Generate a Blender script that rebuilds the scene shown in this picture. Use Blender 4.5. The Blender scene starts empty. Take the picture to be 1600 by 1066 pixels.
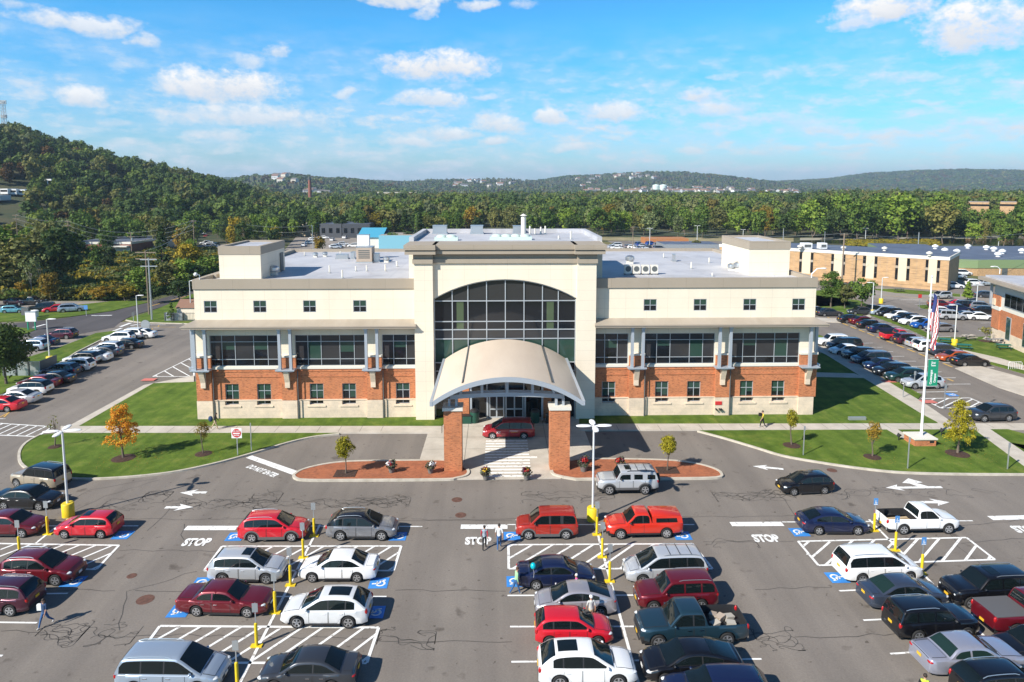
import bpy, bmesh, math, random
import numpy as np
from mathutils import Vector, Matrix
S=bpy.context.scene; COL=S.collection
rnd=random.Random(11)
# ------------------------------------------------------------------ camera model of the drone view
CAMH=24.3; FPX=1067.0; YAW=math.radians(1.3); PIT=math.radians(6.3); HZ=290.0
PYC=HZ+FPX*math.tan(PIT)
def ray(px,py):
    u=(px-800)/FPX; v=-(py-PYC)/FPX
    ca,sa,cp,sp=math.cos(YAW),math.sin(YAW),math.cos(PIT),math.sin(PIT)
    return (u*ca+v*sa*sp+sa*cp, -u*sa+v*ca*sp+ca*cp, v*cp-sp)
def G(px,py,z=0.0):                      # photo point -> place on the level z
    d=ray(px,py); t=(z-CAMH)/d[2]; return (d[0]*t,d[1]*t)
def F(px,py,Y):                          # photo point -> (x, z) on the upright plane y = Y
    d=ray(px,py); t=Y/d[1]; return (d[0]*t,CAMH+d[2]*t)
def FX(px,Y): return F(px,500,Y)[0]
def FZ(py,Y,px=800): return F(px,py,Y)[1]
cam=bpy.data.cameras.new('camera'); co=bpy.data.objects.new('camera',cam); COL.objects.link(co)
co.location=(0,0,CAMH); co.rotation_euler=(math.pi/2-PIT,0,-YAW)
cam.sensor_width=36; cam.lens=FPX*36/1600; cam.shift_y=(PYC-533)/1600
cam.clip_start=.5; cam.clip_end=20000; S.camera=co
# ------------------------------------------------------------------ mesh builder and scene helpers
class MB:
    def __init__(s): s.v=[]; s.f=[]; s.m=[]; s.cur=0
    def vs(s,pts):
        n=len(s.v); s.v.extend([tuple(p) for p in pts]); return n
    def face(s,idx,m=None): s.f.append(tuple(idx)); s.m.append(s.cur if m is None else m)
    def poly(s,pts,m=None):
        n=s.vs(pts); s.face(range(n,n+len(pts)),m)
    def box(s,x0,x1,y0,y1,z0,z1,m=None):
        n=s.vs([(x0,y0,z0),(x1,y0,z0),(x1,y1,z0),(x0,y1,z0),(x0,y0,z1),(x1,y0,z1),(x1,y1,z1),(x0,y1,z1)])
        for q in ((3,2,1,0),(4,5,6,7),(0,1,5,4),(1,2,6,5),(2,3,7,6),(3,0,4,7)): s.face([n+i for i in q],m)
    def prism(s,pts,z0,z1,m=None,side=None):
        k=len(pts); n=s.vs([(p[0],p[1],z0) for p in pts]+[(p[0],p[1],z1) for p in pts])
        a=sum(pts[i][0]*pts[(i+1)%k][1]-pts[(i+1)%k][0]*pts[i][1] for i in range(k))
        top=list(range(n+k,n+2*k)); s.face(top if a>0 else top[::-1],m)
        bot=list(range(n,n+k)); s.face(bot[::-1] if a>0 else bot,m)
        for i in range(k):
            j=(i+1)%k; q=[n+i,n+j,n+k+j,n+k+i]; s.face(q if a>0 else q[::-1],side if side is not None else m)
    def ring(s,c,ax,r,n,ph=0):
        ax=Vector(ax).normalized(); u=ax.orthogonal().normalized(); w=ax.cross(u); c=Vector(c)
        return s.vs([c+(u*math.cos(t)+w*math.sin(t))*r for t in [ph+2*math.pi*i/n for i in range(n)]])
    def tube(s,pts,rs,n=8,m=None,cap=True):
        pts=[Vector(p) for p in pts]
        if not isinstance(rs,(list,tuple)): rs=[rs]*len(pts)
        st=[]
        u0=None
        for i,p in enumerate(pts):
            a=(pts[min(i+1,len(pts)-1)]-pts[max(i-1,0)]).normalized()
            if u0 is None: u0=a.orthogonal().normalized()
            else: u0=(u0-a*u0.dot(a)).normalized()
            w=a.cross(u0); st.append(s.vs([p+(u0*math.cos(2*math.pi*k/n)+w*math.sin(2*math.pi*k/n))*rs[i] for k in range(n)]))
        for i in range(len(st)-1):
            for k in range(n):
                k2=(k+1)%n; s.face((st[i]+k,st[i]+k2,st[i+1]+k2,st[i+1]+k),m)
        if cap: s.face([st[0]+k for k in range(n)][::-1],m); s.face([st[-1]+k for k in range(n)],m)
    def cyl(s,x,y,z0,z1,r,n=12,m=None,r1=None): s.tube([(x,y,z0),(x,y,z1)],[r,r if r1 is None else r1],n,m)
    def lathe(s,prof,c=(0,0,0),axis='z',n=20,m=None):
        st=[]
        for r,h in prof:
            pts=[]
            for k in range(n):
                t=2*math.pi*k/n; a,b=r*math.cos(t),r*math.sin(t)
                pts.append((c[0]+a,c[1]+b,c[2]+h) if axis=='z' else (c[0]+b,c[1]+h,c[2]+a))
            st.append(s.vs(pts))
        for i in range(len(st)-1):
            for k in range(n): s.face((st[i]+k,st[i]+(k+1)%n,st[i+1]+(k+1)%n,st[i+1]+k),m)
        s.face([st[0]+k for k in range(n)][::-1],m); s.face([st[-1]+k for k in range(n)],m)
    def ell(s,c,r,n=10,k=6,m=None):
        st=[]
        for i in range(k+1):
            t=math.pi*i/k; st.append(s.vs([(c[0]+r[0]*math.sin(t)*math.cos(2*math.pi*j/n),c[1]+r[1]*math.sin(t)*math.sin(2*math.pi*j/n),c[2]-r[2]*math.cos(t)) for j in range(n)]))
        for i in range(k):
            for j in range(n): s.face((st[i]+j,st[i]+(j+1)%n,st[i+1]+(j+1)%n,st[i+1]+j),m)
    def grid(s,rows,m=None,close=False):
        st=[s.vs(r) for r in rows]; k=len(rows[0])
        for i in range(len(rows)-1):
            for j in range(k if close else k-1):
                j2=(j+1)%k; mm=m(i,j) if callable(m) else m
                s.face((st[i]+j,st[i]+j2,st[i+1]+j2,st[i+1]+j),mm)
        return st
    def merge(s,o,off=0):
        n=len(s.v); s.v+=o.v; s.f+=[tuple(i+n for i in f) for f in o.f]; s.m+=[k+off for k in o.m]
    def mesh(s,name,mats,smooth=None,off=(0,0,0)):
        me=bpy.data.meshes.new(name)
        vv=[(a-off[0],b-off[1],c-off[2]) for a,b,c in s.v] if any(off) else s.v
        me.from_pydata(vv,[],s.f)
        for m_ in mats: me.materials.append(m_)
        me.polygons.foreach_set('material_index',s.m)
        if smooth is not None:
            me.shade_smooth(); me.set_sharp_from_angle(angle=math.radians(smooth))
        me.update(); return me
    def build(s,name,mats,parent=None,smooth=None,world=False):
        if not isinstance(mats,(list,tuple)): mats=[mats]
        off=(0,0,0)
        if world and parent is not None:
            p=parent
            while p is not None: off=tuple(off[i]+p.location[i] for i in range(3)); p=p.parent
        o=bpy.data.objects.new(name,s.mesh(name,mats,smooth,off)); COL.objects.link(o)
        if parent is not None: o.parent=parent
        return o
def tag(o,label,cat,group=None,kind=None):
    o['label']=label; o['category']=cat
    if group: o['group']=group
    if kind: o['kind']=kind
    return o
def struct(o,label=None):
    o['kind']='structure'
    if label: o['label']=label
    return o
def empty(name,label,cat,loc=(0,0,0),rz=0,group=None):
    o=bpy.data.objects.new(name,None); o.empty_display_size=.2; COL.objects.link(o); o.location=loc; o.rotation_euler=(0,0,rz)
    return tag(o,label,cat,group)
def copy_tree(o,parent=None):
    c=o.copy(); COL.objects.link(c); c.parent=parent
    for ch in list(o.children): copy_tree(ch,c)
    return c
# ------------------------------------------------------------------ materials
def nd(nt,t,**k):
    n=nt.nodes.new(t)
    for a,b in k.items():
        if a.startswith('i_'): n.inputs[a[2:].replace('_',' ')].default_value=b
        else: setattr(n,a,b)
    return n
def c4(c): return (c[0],c[1],c[2],1)
def mat(name,c,rough=.7,c2=None,scale=1.0,detail=4,metal=0,coat=0,bump=0,bscale=None,spec=.5,stretch=(1,1,1),lo=.35,hi=.65,obj=False):
    m=bpy.data.materials.new(name); m.use_nodes=True; nt=m.node_tree; b=nt.nodes['Principled BSDF']
    b.inputs['Base Color'].default_value=c4(c); b.inputs['Roughness'].default_value=rough; b.inputs['Metallic'].default_value=metal
    b.inputs['Coat Weight'].default_value=coat; b.inputs['Coat Roughness'].default_value=.04; b.inputs['Specular IOR Level'].default_value=spec
    if c2 is not None or bump:
        tc=nd(nt,'ShaderNodeTexCoord'); mp=nd(nt,'ShaderNodeMapping'); mp.inputs['Scale'].default_value=stretch
        if obj: nt.links.new(tc.outputs['Object'],mp.inputs[0])
        else:
            g=nd(nt,'ShaderNodeNewGeometry'); nt.links.new(g.outputs['Position'],mp.inputs[0])
    if c2 is not None:
        n=nd(nt,'ShaderNodeTexNoise',i_Scale=scale,i_Detail=detail,i_Roughness=.6); nt.links.new(mp.outputs[0],n.inputs['Vector'])
        r=nd(nt,'ShaderNodeValToRGB'); r.color_ramp.elements[0].position=lo; r.color_ramp.elements[1].position=hi
        r.color_ramp.elements[0].color=c4(c); r.color_ramp.elements[1].color=c4(c2)
        nt.links.new(n.outputs['Fac'],r.inputs[0]); nt.links.new(r.outputs[0],b.inputs['Base Color'])
    if bump:
        n2=nd(nt,'ShaderNodeTexNoise',i_Scale=bscale or scale*6,i_Detail=4); nt.links.new(mp.outputs[0],n2.inputs['Vector'])
        bp=nd(nt,'ShaderNodeBump',i_Strength=bump,i_Distance=.05); nt.links.new(n2.outputs['Fac'],bp.inputs['Height']); nt.links.new(bp.outputs[0],b.inputs['Normal'])
    return m
def mixc(nt,fac,a,b,blend='MIX'):
    n=nd(nt,'ShaderNodeMix',data_type='RGBA',blend_type=blend)
    for s_,i in ((fac,0),(a,6),(b,7)):
        if hasattr(s_,'is_output'): nt.links.new(s_,n.inputs[i])
        elif i==0: n.inputs[0].default_value=s_
        else: n.inputs[i].default_value=c4(s_)
    return n.outputs[2]
def mth(nt,op,a,b=None,c=None,clamp=False):
    n=nd(nt,'ShaderNodeMath',operation=op); n.use_clamp=clamp
    for i,s_ in enumerate((a,b,c)):
        if s_ is None: continue
        if hasattr(s_,'is_output'): nt.links.new(s_,n.inputs[i])
        else: n.inputs[i].default_value=s_
    return n.outputs[0]
def pos(nt): return nd(nt,'ShaderNodeNewGeometry').outputs['Position']
def noise(nt,vec,scale,detail=4,rough=.6,stretch=None,rot=None):
    if stretch or rot:
        mp=nd(nt,'ShaderNodeMapping'); mp.inputs['Scale'].default_value=stretch or (1,1,1); mp.inputs['Rotation'].default_value=rot or (0,0,0)
        nt.links.new(vec,mp.inputs[0]); vec=mp.outputs[0]
    n=nd(nt,'ShaderNodeTexNoise',i_Scale=scale,i_Detail=detail,i_Roughness=rough); nt.links.new(vec,n.inputs['Vector']); return n.outputs['Fac']
def ramp(nt,fac,stops):
    r=nd(nt,'ShaderNodeValToRGB'); e=r.color_ramp.elements
    while len(e)<len(stops): e.new(.5)
    for q,(p,c) in zip(e,stops): q.position=p; q.color=c4(c)
    nt.links.new(fac,r.inputs[0]); return r.outputs[0]
def newmat(name,rough=.8):
    m=bpy.data.materials.new(name); m.use_nodes=True; nt=m.node_tree; b=nt.nodes['Principled BSDF']; b.inputs['Roughness'].default_value=rough
    return m,nt,b
def brick_mat(name,c1,c2,mortar,u='XY',flecks=True):
    m,nt,b=newmat(name,.85); p=pos(nt); s=nd(nt,'ShaderNodeSeparateXYZ'); nt.links.new(p,s.inputs[0])
    cx=mth(nt,'ADD',s.outputs[0],s.outputs[1]); cb=nd(nt,'ShaderNodeCombineXYZ'); nt.links.new(cx,cb.inputs[0])
    nt.links.new(s.outputs[1] if u=='FLAT' else s.outputs[2],cb.inputs[1])
    if u=='FLAT': nt.links.new(s.outputs[0],cb.inputs[0])
    t=nd(nt,'ShaderNodeTexBrick',i_Scale=1.0); t.inputs['Brick Width'].default_value=.4 if u=='FLAT' else .3; t.inputs['Row Height'].default_value=.2 if u=='FLAT' else .1
    t.inputs['Mortar Size'].default_value=.012; t.inputs['Color1'].default_value=c4(c1); t.inputs['Color2'].default_value=c4(c2); t.inputs['Mortar'].default_value=c4(mortar)
    nt.links.new(cb.outputs[0],t.inputs['Vector'])
    n=noise(nt,p,.9,4); k=ramp(nt,n,[(.3,(.82,.82,.82)),(.7,(1.12,1.08,1.05))])
    n2=noise(nt,cb.outputs[0],3.2,2,.5,(1,3.2,1)); k2=ramp(nt,n2,[(.36,(.62,.6,.62) if flecks else (.95,.94,.93)),(.47,(1,1,1)),(1,(1.06,1.04,1))])
    nt.links.new(mixc(nt,1.0,mixc(nt,1.0,t.outputs['Color'],k,'MULTIPLY'),k2,'MULTIPLY'),b.inputs['Base Color']); return m
def panel_mat(name,c,pw=2.2,ph=1.05,joint=.93):
    # stucco wall panels with thin joints
    m,nt,b=newmat(name,.85); p=pos(nt); s=nd(nt,'ShaderNodeSeparateXYZ'); nt.links.new(p,s.inputs[0])
    cx=mth(nt,'ADD',s.outputs[0],s.outputs[1]); cb=nd(nt,'ShaderNodeCombineXYZ'); nt.links.new(cx,cb.inputs[0]); nt.links.new(s.outputs[2],cb.inputs[1])
    t=nd(nt,'ShaderNodeTexBrick',i_Scale=1.0); t.offset=0; t.inputs['Brick Width'].default_value=pw; t.inputs['Row Height'].default_value=ph; t.inputs['Mortar Size'].default_value=.018
    t.inputs['Color1'].default_value=c4(c); t.inputs['Color2'].default_value=c4([q*.985 for q in c]); t.inputs['Mortar'].default_value=c4([q*joint*.8 for q in c])
    nt.links.new(cb.outputs[0],t.inputs['Vector'])
    n=noise(nt,p,.5,5,.6,(1,1,.35)); k=ramp(nt,n,[(.3,(.93,.93,.92)),(.65,(1,1,1))])
    nt.links.new(mixc(nt,1.0,t.outputs['Color'],k,'MULTIPLY'),b.inputs['Base Color']); return m
M={}
def asphalt(name,base,var=1.0):
    m,nt,b=newmat(name,.9); p=pos(nt)
    c=ramp(nt,noise(nt,p,.09,6,.62),[(.3,[q*.84 for q in base]),(.5,base),(.72,[q*1.14 for q in base])])
    st=ramp(nt,noise(nt,p,.35,3,.6,(1,.06,1)),[(.3,(.93,.93,.94)),(.6,(1.03,1.03,1.03))])
    c=mixc(nt,1,c,st,'MULTIPLY')
    g=ramp(nt,noise(nt,p,9,3,.7),[(.25,(.86,.86,.86)),(.7,(1.12,1.12,1.12))]); c=mixc(nt,1,c,g,'MULTIPLY')
    sp=ramp(nt,noise(nt,p,.8,3,.5),[(.26,(.55,.53,.52)),(.36,(1,1,1))]); c=mixc(nt,.9,c,sp,'MULTIPLY')
    sp2=ramp(nt,noise(nt,p,2.1,2,.5),[(.26,(.5,.48,.47)),(.31,(1,1,1))]); c=mixc(nt,.9,c,sp2,'MULTIPLY')
    tk=ramp(nt,noise(nt,p,.55,3,.55,(1,.035,1)),[(.38,(.90,.90,.905)),(.52,(1.0,1.0,1.0)),(.66,(1.09,1.09,1.08))]); c=mixc(nt,.9,c,tk,'MULTIPLY')
    nt.links.new(c,b.inputs['Base Color']); b.inputs['Specular IOR Level'].default_value=.3; return m
M['asphalt']=asphalt('asphalt',(.196,.172,.150)); M['asphalt_new']=asphalt('asphalt_new',(.085,.078,.080)); M['asphalt_old']=asphalt('asphalt_old',(.27,.24,.21))
def grassmat(name,a,bb,cc,stripe=True):
    m,nt,b=newmat(name,.95); p=pos(nt)
    c=ramp(nt,noise(nt,p,.5,6,.7),[(.3,a),(.52,bb),(.75,cc)])
    if stripe:
        st=ramp(nt,noise(nt,p,1.1,2,.5,(1,.05,1),(0,0,.9)),[(.35,(.82,.85,.8)),(.6,(1.1,1.08,1.05))]); c=mixc(nt,1,c,st,'MULTIPLY')
    g=ramp(nt,noise(nt,p,14,2,.7),[(.25,(.7,.72,.7)),(.7,(1.25,1.22,1.2))]); c=mixc(nt,1,c,g,'MULTIPLY')
    nt.links.new(c,b.inputs['Base Color']); b.inputs['Specular IOR Level'].default_value=.15; return m
M['lawn']=grassmat('lawn',(.055,.098,.012),(.095,.150,.022),(.18,.20,.045)); M['rough_grass']=grassmat('rough_grass',(.06,.075,.02),(.1,.11,.03),(.17,.15,.05),False)
M['concrete']=mat('concrete',(.43,.385,.325),.9,(.54,.49,.42),.6,5,bump=.1)
M['kerb']=mat('kerb',(.42,.38,.31),.9,(.55,.50,.42),1.5)
M['white_paint']=mat('white_paint',(.34,.31,.28),.8,(.80,.80,.785),3.2,8,lo=.33,hi=.45)
M['yellow_paint']=mat('yellow_paint',(.62,.36,.05),.8,(.5,.34,.12),2)
M['blue_paint']=mat('blue_paint',(.03,.21,.62),.7,(.05,.26,.66),2)
M['tar']=mat('tar',(.045,.041,.038),.7,(.085,.077,.07),.6)
M['paver']=brick_mat('paver',(.40,.135,.06),(.34,.11,.05),(.30,.13,.07),'FLAT')
M['mulch']=mat('mulch',(.035,.018,.012),1,(.08,.04,.025),6,3,bump=.6)
M['rust']=mat('rust',(.09,.045,.03),.8,(.15,.07,.05),4)
M['brick']=brick_mat('brick',(.54,.185,.070),(.48,.160,.064),(.48,.24,.13))
M['stone']=brick_mat('stone',(.70,.585,.455),(.675,.565,.44),(.60,.50,.39),flecks=False); M['stone'].node_tree.nodes['Brick Texture'].inputs['Brick Width'].default_value=.9; M['stone'].node_tree.nodes['Brick Texture'].inputs['Row Height'].default_value=.4
M['cream']=panel_mat('cream',(.79,.70,.56),joint=1.02); M['tan']=panel_mat('tan',(.36,.305,.24),3.9,3.0)
m,nt,b=newmat('roof',.6); p=pos(nt); s=nd(nt,'ShaderNodeSeparateXYZ'); nt.links.new(p,s.inputs[0])
c=ramp(nt,noise(nt,p,.22,6,.65),[(.28,(.35,.35,.375)),(.5,(.49,.49,.515)),(.75,(.57,.57,.585))])
l1=mth(nt,'LESS_THAN',mth(nt,'FRACT',mth(nt,'MULTIPLY',s.outputs[1],.42)),.035); l2=mth(nt,'LESS_THAN',mth(nt,'FRACT',mth(nt,'MULTIPLY',s.outputs[0],.085)),.006)
pond=ramp(nt,noise(nt,p,.11,3,.5),[(.56,(1,1,1)),(.6,(.82,.81,.80)),(.66,(.9,.9,.9))])
nt.links.new(mixc(nt,1,mixc(nt,mth(nt,'MULTIPLY',mth(nt,'MAXIMUM',l1,l2),.35),c,(.26,.27,.31)),pond,'MULTIPLY'),b.inputs['Base Color']); M['roof']=m
M['taupe']=mat('taupe',(.34,.285,.225),.6,(.38,.32,.255),.4); M['taupe_roof']=mat('taupe_roof',(.33,.28,.22),.45,(.39,.335,.27),.6,4,stretch=(1,.2,1))
M['frame']=mat('frame',(.44,.475,.51),.4,metal=.3); M['white_trim']=mat('white_trim',(.70,.665,.59),.6)
M['steel']=mat('steel',(.43,.475,.53),.4,metal=.3)
def glassmat(name,c,r=.06):
    m=mat(name,c,r,spec=.6,bump=.10,bscale=.5); return m
M['glass']=glassmat('glass',(.010,.012,.015)); M['glass2']=glassmat('glass2',(.036,.036,.038),.10); M['shade']=glassmat('shade',(.028,.062,.047)); M['shade2']=glassmat('shade2',(.07,.10,.055))
M['dark']=mat('dark',(.012,.012,.013),.8); M['black']=mat('black',(.02,.02,.021),.45)
M['pole']=mat('pole',(.72,.74,.74),.4,metal=.2); M['yellow']=mat('yellow',(.80,.58,.015),.5,(.70,.50,.02),3); M['galv']=mat('galv',(.45,.47,.48),.45,metal=.6)
M['white']=mat('white',(.80,.80,.79),.5); M['wood_pole']=mat('wood_pole',(.19,.14,.10),.9,(.27,.21,.16),2,stretch=(6,6,.4))
M['green_sign']=mat('green_sign',(.01,.27,.15),.5); M['red']=mat('red',(.55,.03,.03),.5); M['sign_blue']=mat('sign_blue',(.08,.25,.55),.5)
M['metal']=mat('metal',(.55,.57,.58),.35,metal=.8); M['louvre']=mat('louvre',(.10,.11,.11),.6)
# ------------------------------------------------------------------ daylight
SUN_EL=math.radians(37.0); SUN_AZ=math.atan2(-.79,-.614)      # compass of the sun seen from above (x, y)
SUNV=Vector((-.79*math.cos(SUN_EL),-.614*math.cos(SUN_EL),math.sin(SUN_EL))).normalized()
sl=bpy.data.lights.new('sun','SUN'); sl.energy=5.0; sl.angle=math.radians(.5); sl.color=(1,.94,.84)
so=bpy.data.objects.new('sun',sl); COL.objects.link(so); so.rotation_euler=SUNV.to_track_quat('Z','Y').to_euler(); so.location=(-60,-50,90)
W=bpy.data.worlds.new('World'); S.world=W; W.use_nodes=True; nt=W.node_tree
bg=nt.nodes['Background']
sky=nd(nt,'ShaderNodeTexSky'); sky.sky_type='NISHITA'; sky.sun_disc=False; sky.sun_elevation=SUN_EL
sky.sun_rotation=math.atan2(SUNV.x,SUNV.y); sky.air_density=1.0; sky.dust_density=.6; sky.ozone_density=2.0
tc=nd(nt,'ShaderNodeTexCoord'); nrm=nd(nt,'ShaderNodeVectorMath',operation='NORMALIZE'); nt.links.new(tc.outputs['Generated'],nrm.inputs[0])
sp=nd(nt,'ShaderNodeSeparateXYZ'); nt.links.new(nrm.outputs[0],sp.inputs[0])
az=mth(nt,'ARCTAN2',sp.outputs[0],sp.outputs[1]); el=mth(nt,'ARCSINE',sp.outputs[2])
cv=nd(nt,'ShaderNodeCombineXYZ'); nt.links.new(az,cv.inputs[0]); nt.links.new(el,cv.inputs[1])
wa=noise(nt,cv.outputs[0],11,3,.5,(1,1.5,1)); cv2=nd(nt,'ShaderNodeVectorMath',operation='ADD'); nt.links.new(cv.outputs[0],cv2.inputs[0]); cv2.inputs[1].default_value=(3.3,7.1,1.7); wb2=noise(nt,cv2.outputs[0],14,3,.5,(1,1.5,1))
azw=mth(nt,'MULTIPLY_ADD',mth(nt,'SUBTRACT',wa,.5),.075,az); elw=mth(nt,'MULTIPLY_ADD',mth(nt,'SUBTRACT',wb2,.5),.030,el)
wob=noise(nt,cv.outputs[0],20,9,.66,(1,1.5,1)); wob2=noise(nt,cv.outputs[0],75,6,.65,(1,1.4,1))
wobc=mth(nt,'ADD',mth(nt,'MULTIPLY',mth(nt,'SUBTRACT',wob,.5),3.6),mth(nt,'MULTIPLY',mth(nt,'SUBTRACT',wob2,.5),2.0))
def azel(px,py):
    d=Vector(ray(px,py)).normalized(); return math.atan2(d.x,d.y),math.asin(d.z)
CL=[(685,107,92,30,1),(340,140,105,34,1),(430,80,24,13,.8),(385,98,30,16,.7),(130,38,100,22,.85),(222,66,30,16,.8),(20,10,26,10,.7),(135,158,44,22,.9),(400,185,135,26,.8),(350,217,55,10,.7),
    (1370,20,88,30,1),(1530,45,115,48,1),(1325,40,34,16,.8),(620,4,80,14,.9),(672,18,22,14,.8),(745,8,30,12,.8),(815,8,20,10,.6),(1090,152,40,15,.9),(1110,172,90,16,.7),(960,180,65,18,.85),(852,182,22,15,.9),(668,158,62,16,.85),(640,222,55,10,.75),(700,208,55,12,.8),
    (780,197,45,16,.85),(775,222,36,11,.8),(900,232,40,8,.7),(1280,200,46,10,.7),(1220,190,60,16,.55),(1530,190,30,9,.7),(1425,120,46,13,.6),(1570,132,26,9,.5),(1450,158,24,6,.6),(545,148,18,7,.7),(757,152,16,7,.6),(700,258,40,6,.6),(560,240,45,7,.55),(590,250,30,6,.5),
    (1080,235,30,8,.6),(1180,240,45,6,.55),(1240,232,22,5,.6),(1125,122,18,5,.5),(955,217,20,6,.6),(350,240,30,6,.6),(205,222,40,9,.5),(170,192,28,8,.5),(470,195,60,14,.5),(1390,210,40,7,.45),(1330,228,50,6,.45),(1500,215,45,6,.4)]
dens=None; shade=None
for px,py,w,h,a in CL:
    A,E_=azel(px,py); A2,_=azel(px+w,py); _,E2=azel(px,py-h); sw=abs(A2-A)*1.12; sh=abs(E2-E_)*1.12
    u=mth(nt,'DIVIDE',mth(nt,'SUBTRACT',azw,A),sw); v=mth(nt,'DIVIDE',mth(nt,'SUBTRACT',elw,E_),sh)
    vb=mth(nt,'MULTIPLY',mth(nt,'MINIMUM',v,0),1.5); v2=mth(nt,'ADD',mth(nt,'MAXIMUM',v,0),vb)
    r=mth(nt,'ADD',mth(nt,'MULTIPLY',u,u),mth(nt,'MULTIPLY',v2,v2))
    q=mth(nt,'MULTIPLY',mth(nt,'MULTIPLY_ADD',r,-1.0,1.0),1.0)
    q=mth(nt,'MULTIPLY',mth(nt,'ADD',q,mth(nt,'MULTIPLY',wobc,.75)),1.12 if a>.75 else .9,clamp=True)
    q=mth(nt,'MULTIPLY',q,a); 
    s_=mth(nt,'MULTIPLY',q,v)
    dens=q if dens is None else mth(nt,'MAXIMUM',dens,q); shade=s_ if shade is None else mth(nt,'ADD',shade,s_)
# thin veil low over the hills
n3=noise(nt,cv.outputs[0],11,8,.62,(1,3.4,1)); lowm=mth(nt,'MULTIPLY',mth(nt,'SUBTRACT',.235,el),6,clamp=True)
pf=noise(nt,cv.outputs[0],30,7,.6,(1,2.3,1)); pfm=mth(nt,'MULTIPLY_ADD',pf,5.5,-2.62,clamp=True); bandm=mth(nt,'MULTIPLY',mth(nt,'MULTIPLY',mth(nt,'SUBTRACT',.21,el),9,clamp=True),mth(nt,'MULTIPLY_ADD',n3,3.2,-1.0,clamp=True))
puff=mth(nt,'MULTIPLY',mth(nt,'MULTIPLY',pfm,bandm),.9)
veil=mth(nt,'MULTIPLY',mth(nt,'MULTIPLY_ADD',n3,2.6,-.95,clamp=True),mth(nt,'MULTIPLY',lowm,.85))
vv=mth(nt,'MULTIPLY_ADD',mth(nt,'ADD',shade,mth(nt,'MULTIPLY',wobc,.28)),.62,.60,clamp=True)
SKYS=.085
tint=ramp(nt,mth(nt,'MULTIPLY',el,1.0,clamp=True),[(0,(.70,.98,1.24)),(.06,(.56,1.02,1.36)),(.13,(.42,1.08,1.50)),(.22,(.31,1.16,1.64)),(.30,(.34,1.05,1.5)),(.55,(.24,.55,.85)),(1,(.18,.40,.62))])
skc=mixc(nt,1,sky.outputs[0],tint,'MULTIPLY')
CB=7.4
cc=mixc(nt,vv,(.60*CB,.68*CB,.82*CB),(1.12*CB,1.11*CB,1.10*CB))
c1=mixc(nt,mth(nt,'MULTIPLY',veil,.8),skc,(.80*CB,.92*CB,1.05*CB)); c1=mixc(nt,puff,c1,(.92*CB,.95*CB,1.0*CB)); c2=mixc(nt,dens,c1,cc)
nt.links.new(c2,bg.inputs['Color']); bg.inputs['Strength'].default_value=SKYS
S.view_settings.view_transform='Standard'; S.view_settings.look='None'; S.view_settings.gamma=1; S.view_settings.exposure=.58
try:
    S.cycles.use_denoising=True; S.cycles.max_bounces=6; S.cycles.diffuse_bounces=3; S.cycles.glossy_bounces=3; S.cycles.volume_bounces=0; S.cycles.caustics_reflective=False; S.cycles.caustics_refractive=False; S.cycles.sample_clamp_indirect=6
except Exception: pass
# ------------------------------------------------------------------ land: one sheet to the horizon, hills included
def interp(x,pts):
    if x<=pts[0][0]: return pts[0][1]
    for (a,b),(c,d) in zip(pts,pts[1:]):
        if x<=c: return b+(d-b)*(x-a)/(c-a)
    return pts[-1][1]
def sst(t): t=max(0,min(1,t)); return t*t*(3-2*t)
def az2px(a): return 800+FPX*math.tan(a-YAW)
NEARR=[(-900,105),(-400,98),(-150,80),(0,62),(50,59),(100,51),(150,44),(200,37),(250,31),(300,25),(350,19),(400,9),(450,1),(500,0),(540,0)]
LAY=[(1900,[(300,0),(380,40),(420,44),(470,44),(510,36),(560,34),(600,22),(640,6),(700,0)],420),
     (2600,[(540,0),(600,26),(680,36),(740,38),(790,40),(850,30),(950,12),(1000,0)],500),
     (3100,[(760,0),(830,30),(880,52),(950,62),(1010,72),(1050,72),(1100,62),(1160,44),(1210,26),(1290,8),(1350,0)],600),
     (4600,[(-900,60),(400,60),(600,45),(700,20),(1100,30),(1200,36),(1290,52),(1350,84),(1420,96),(1500,102),(1560,96),(1640,86),(2000,110),(2600,120)],900)]
def hill(x,y):
    d=math.hypot(x,y); px=az2px(max(-1.3,min(1.3,math.atan2(x,y)))) if y>1 else (-3000 if x<0 else 3000)
    z=interp(px,NEARR)*sst((d-300)/380)*(1-sst((d-760)/700))
    for D,pr,wd in LAY: z=max(z,interp(px,pr)*math.exp(-((d-D)/wd)**2))
    return z
def polar(name,azs,ds,jit,mat_):
    rows=[]; R=np.random.RandomState(5)
    for d in ds:
        row=[]
        for a in azs:
            x,y=d*math.sin(a),d*math.cos(a); z=hill(x,y)-.06
            if jit and d>880 and z>1: z+=R.rand()**2*jit*min(1,d/2500)
            row.append((x,y,z))
        rows.append(row)
    mb=MB(); mb.grid(rows); return struct(mb.build(name,mat_,smooth=None))
m,nt,b=newmat('land',.95); p=pos(nt); s=nd(nt,'ShaderNodeSeparateXYZ'); nt.links.new(p,s.inputs[0])
near_c=ramp(nt,noise(nt,p,.05,6,.6),[(.3,(.06,.07,.02)),(.5,(.10,.11,.03)),(.7,(.17,.14,.05))])
far_c=ramp(nt,noise(nt,p,.022,6,.72),[(.3,(.018,.03,.012)),(.48,(.04,.055,.02)),(.58,(.075,.07,.03)),(.68,(.05,.065,.025)),(.8,(.13,.12,.05))])
rr=nd(nt,'ShaderNodeVectorMath',operation='LENGTH'); nt.links.new(p,rr.inputs[0])
fl=ramp(nt,noise(nt,p,.004,2,.5),[(.6,(0,0,0)),(.66,(1,1,1))]); lowland=mth(nt,'LESS_THAN',s.outputs[2],30); 
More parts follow.
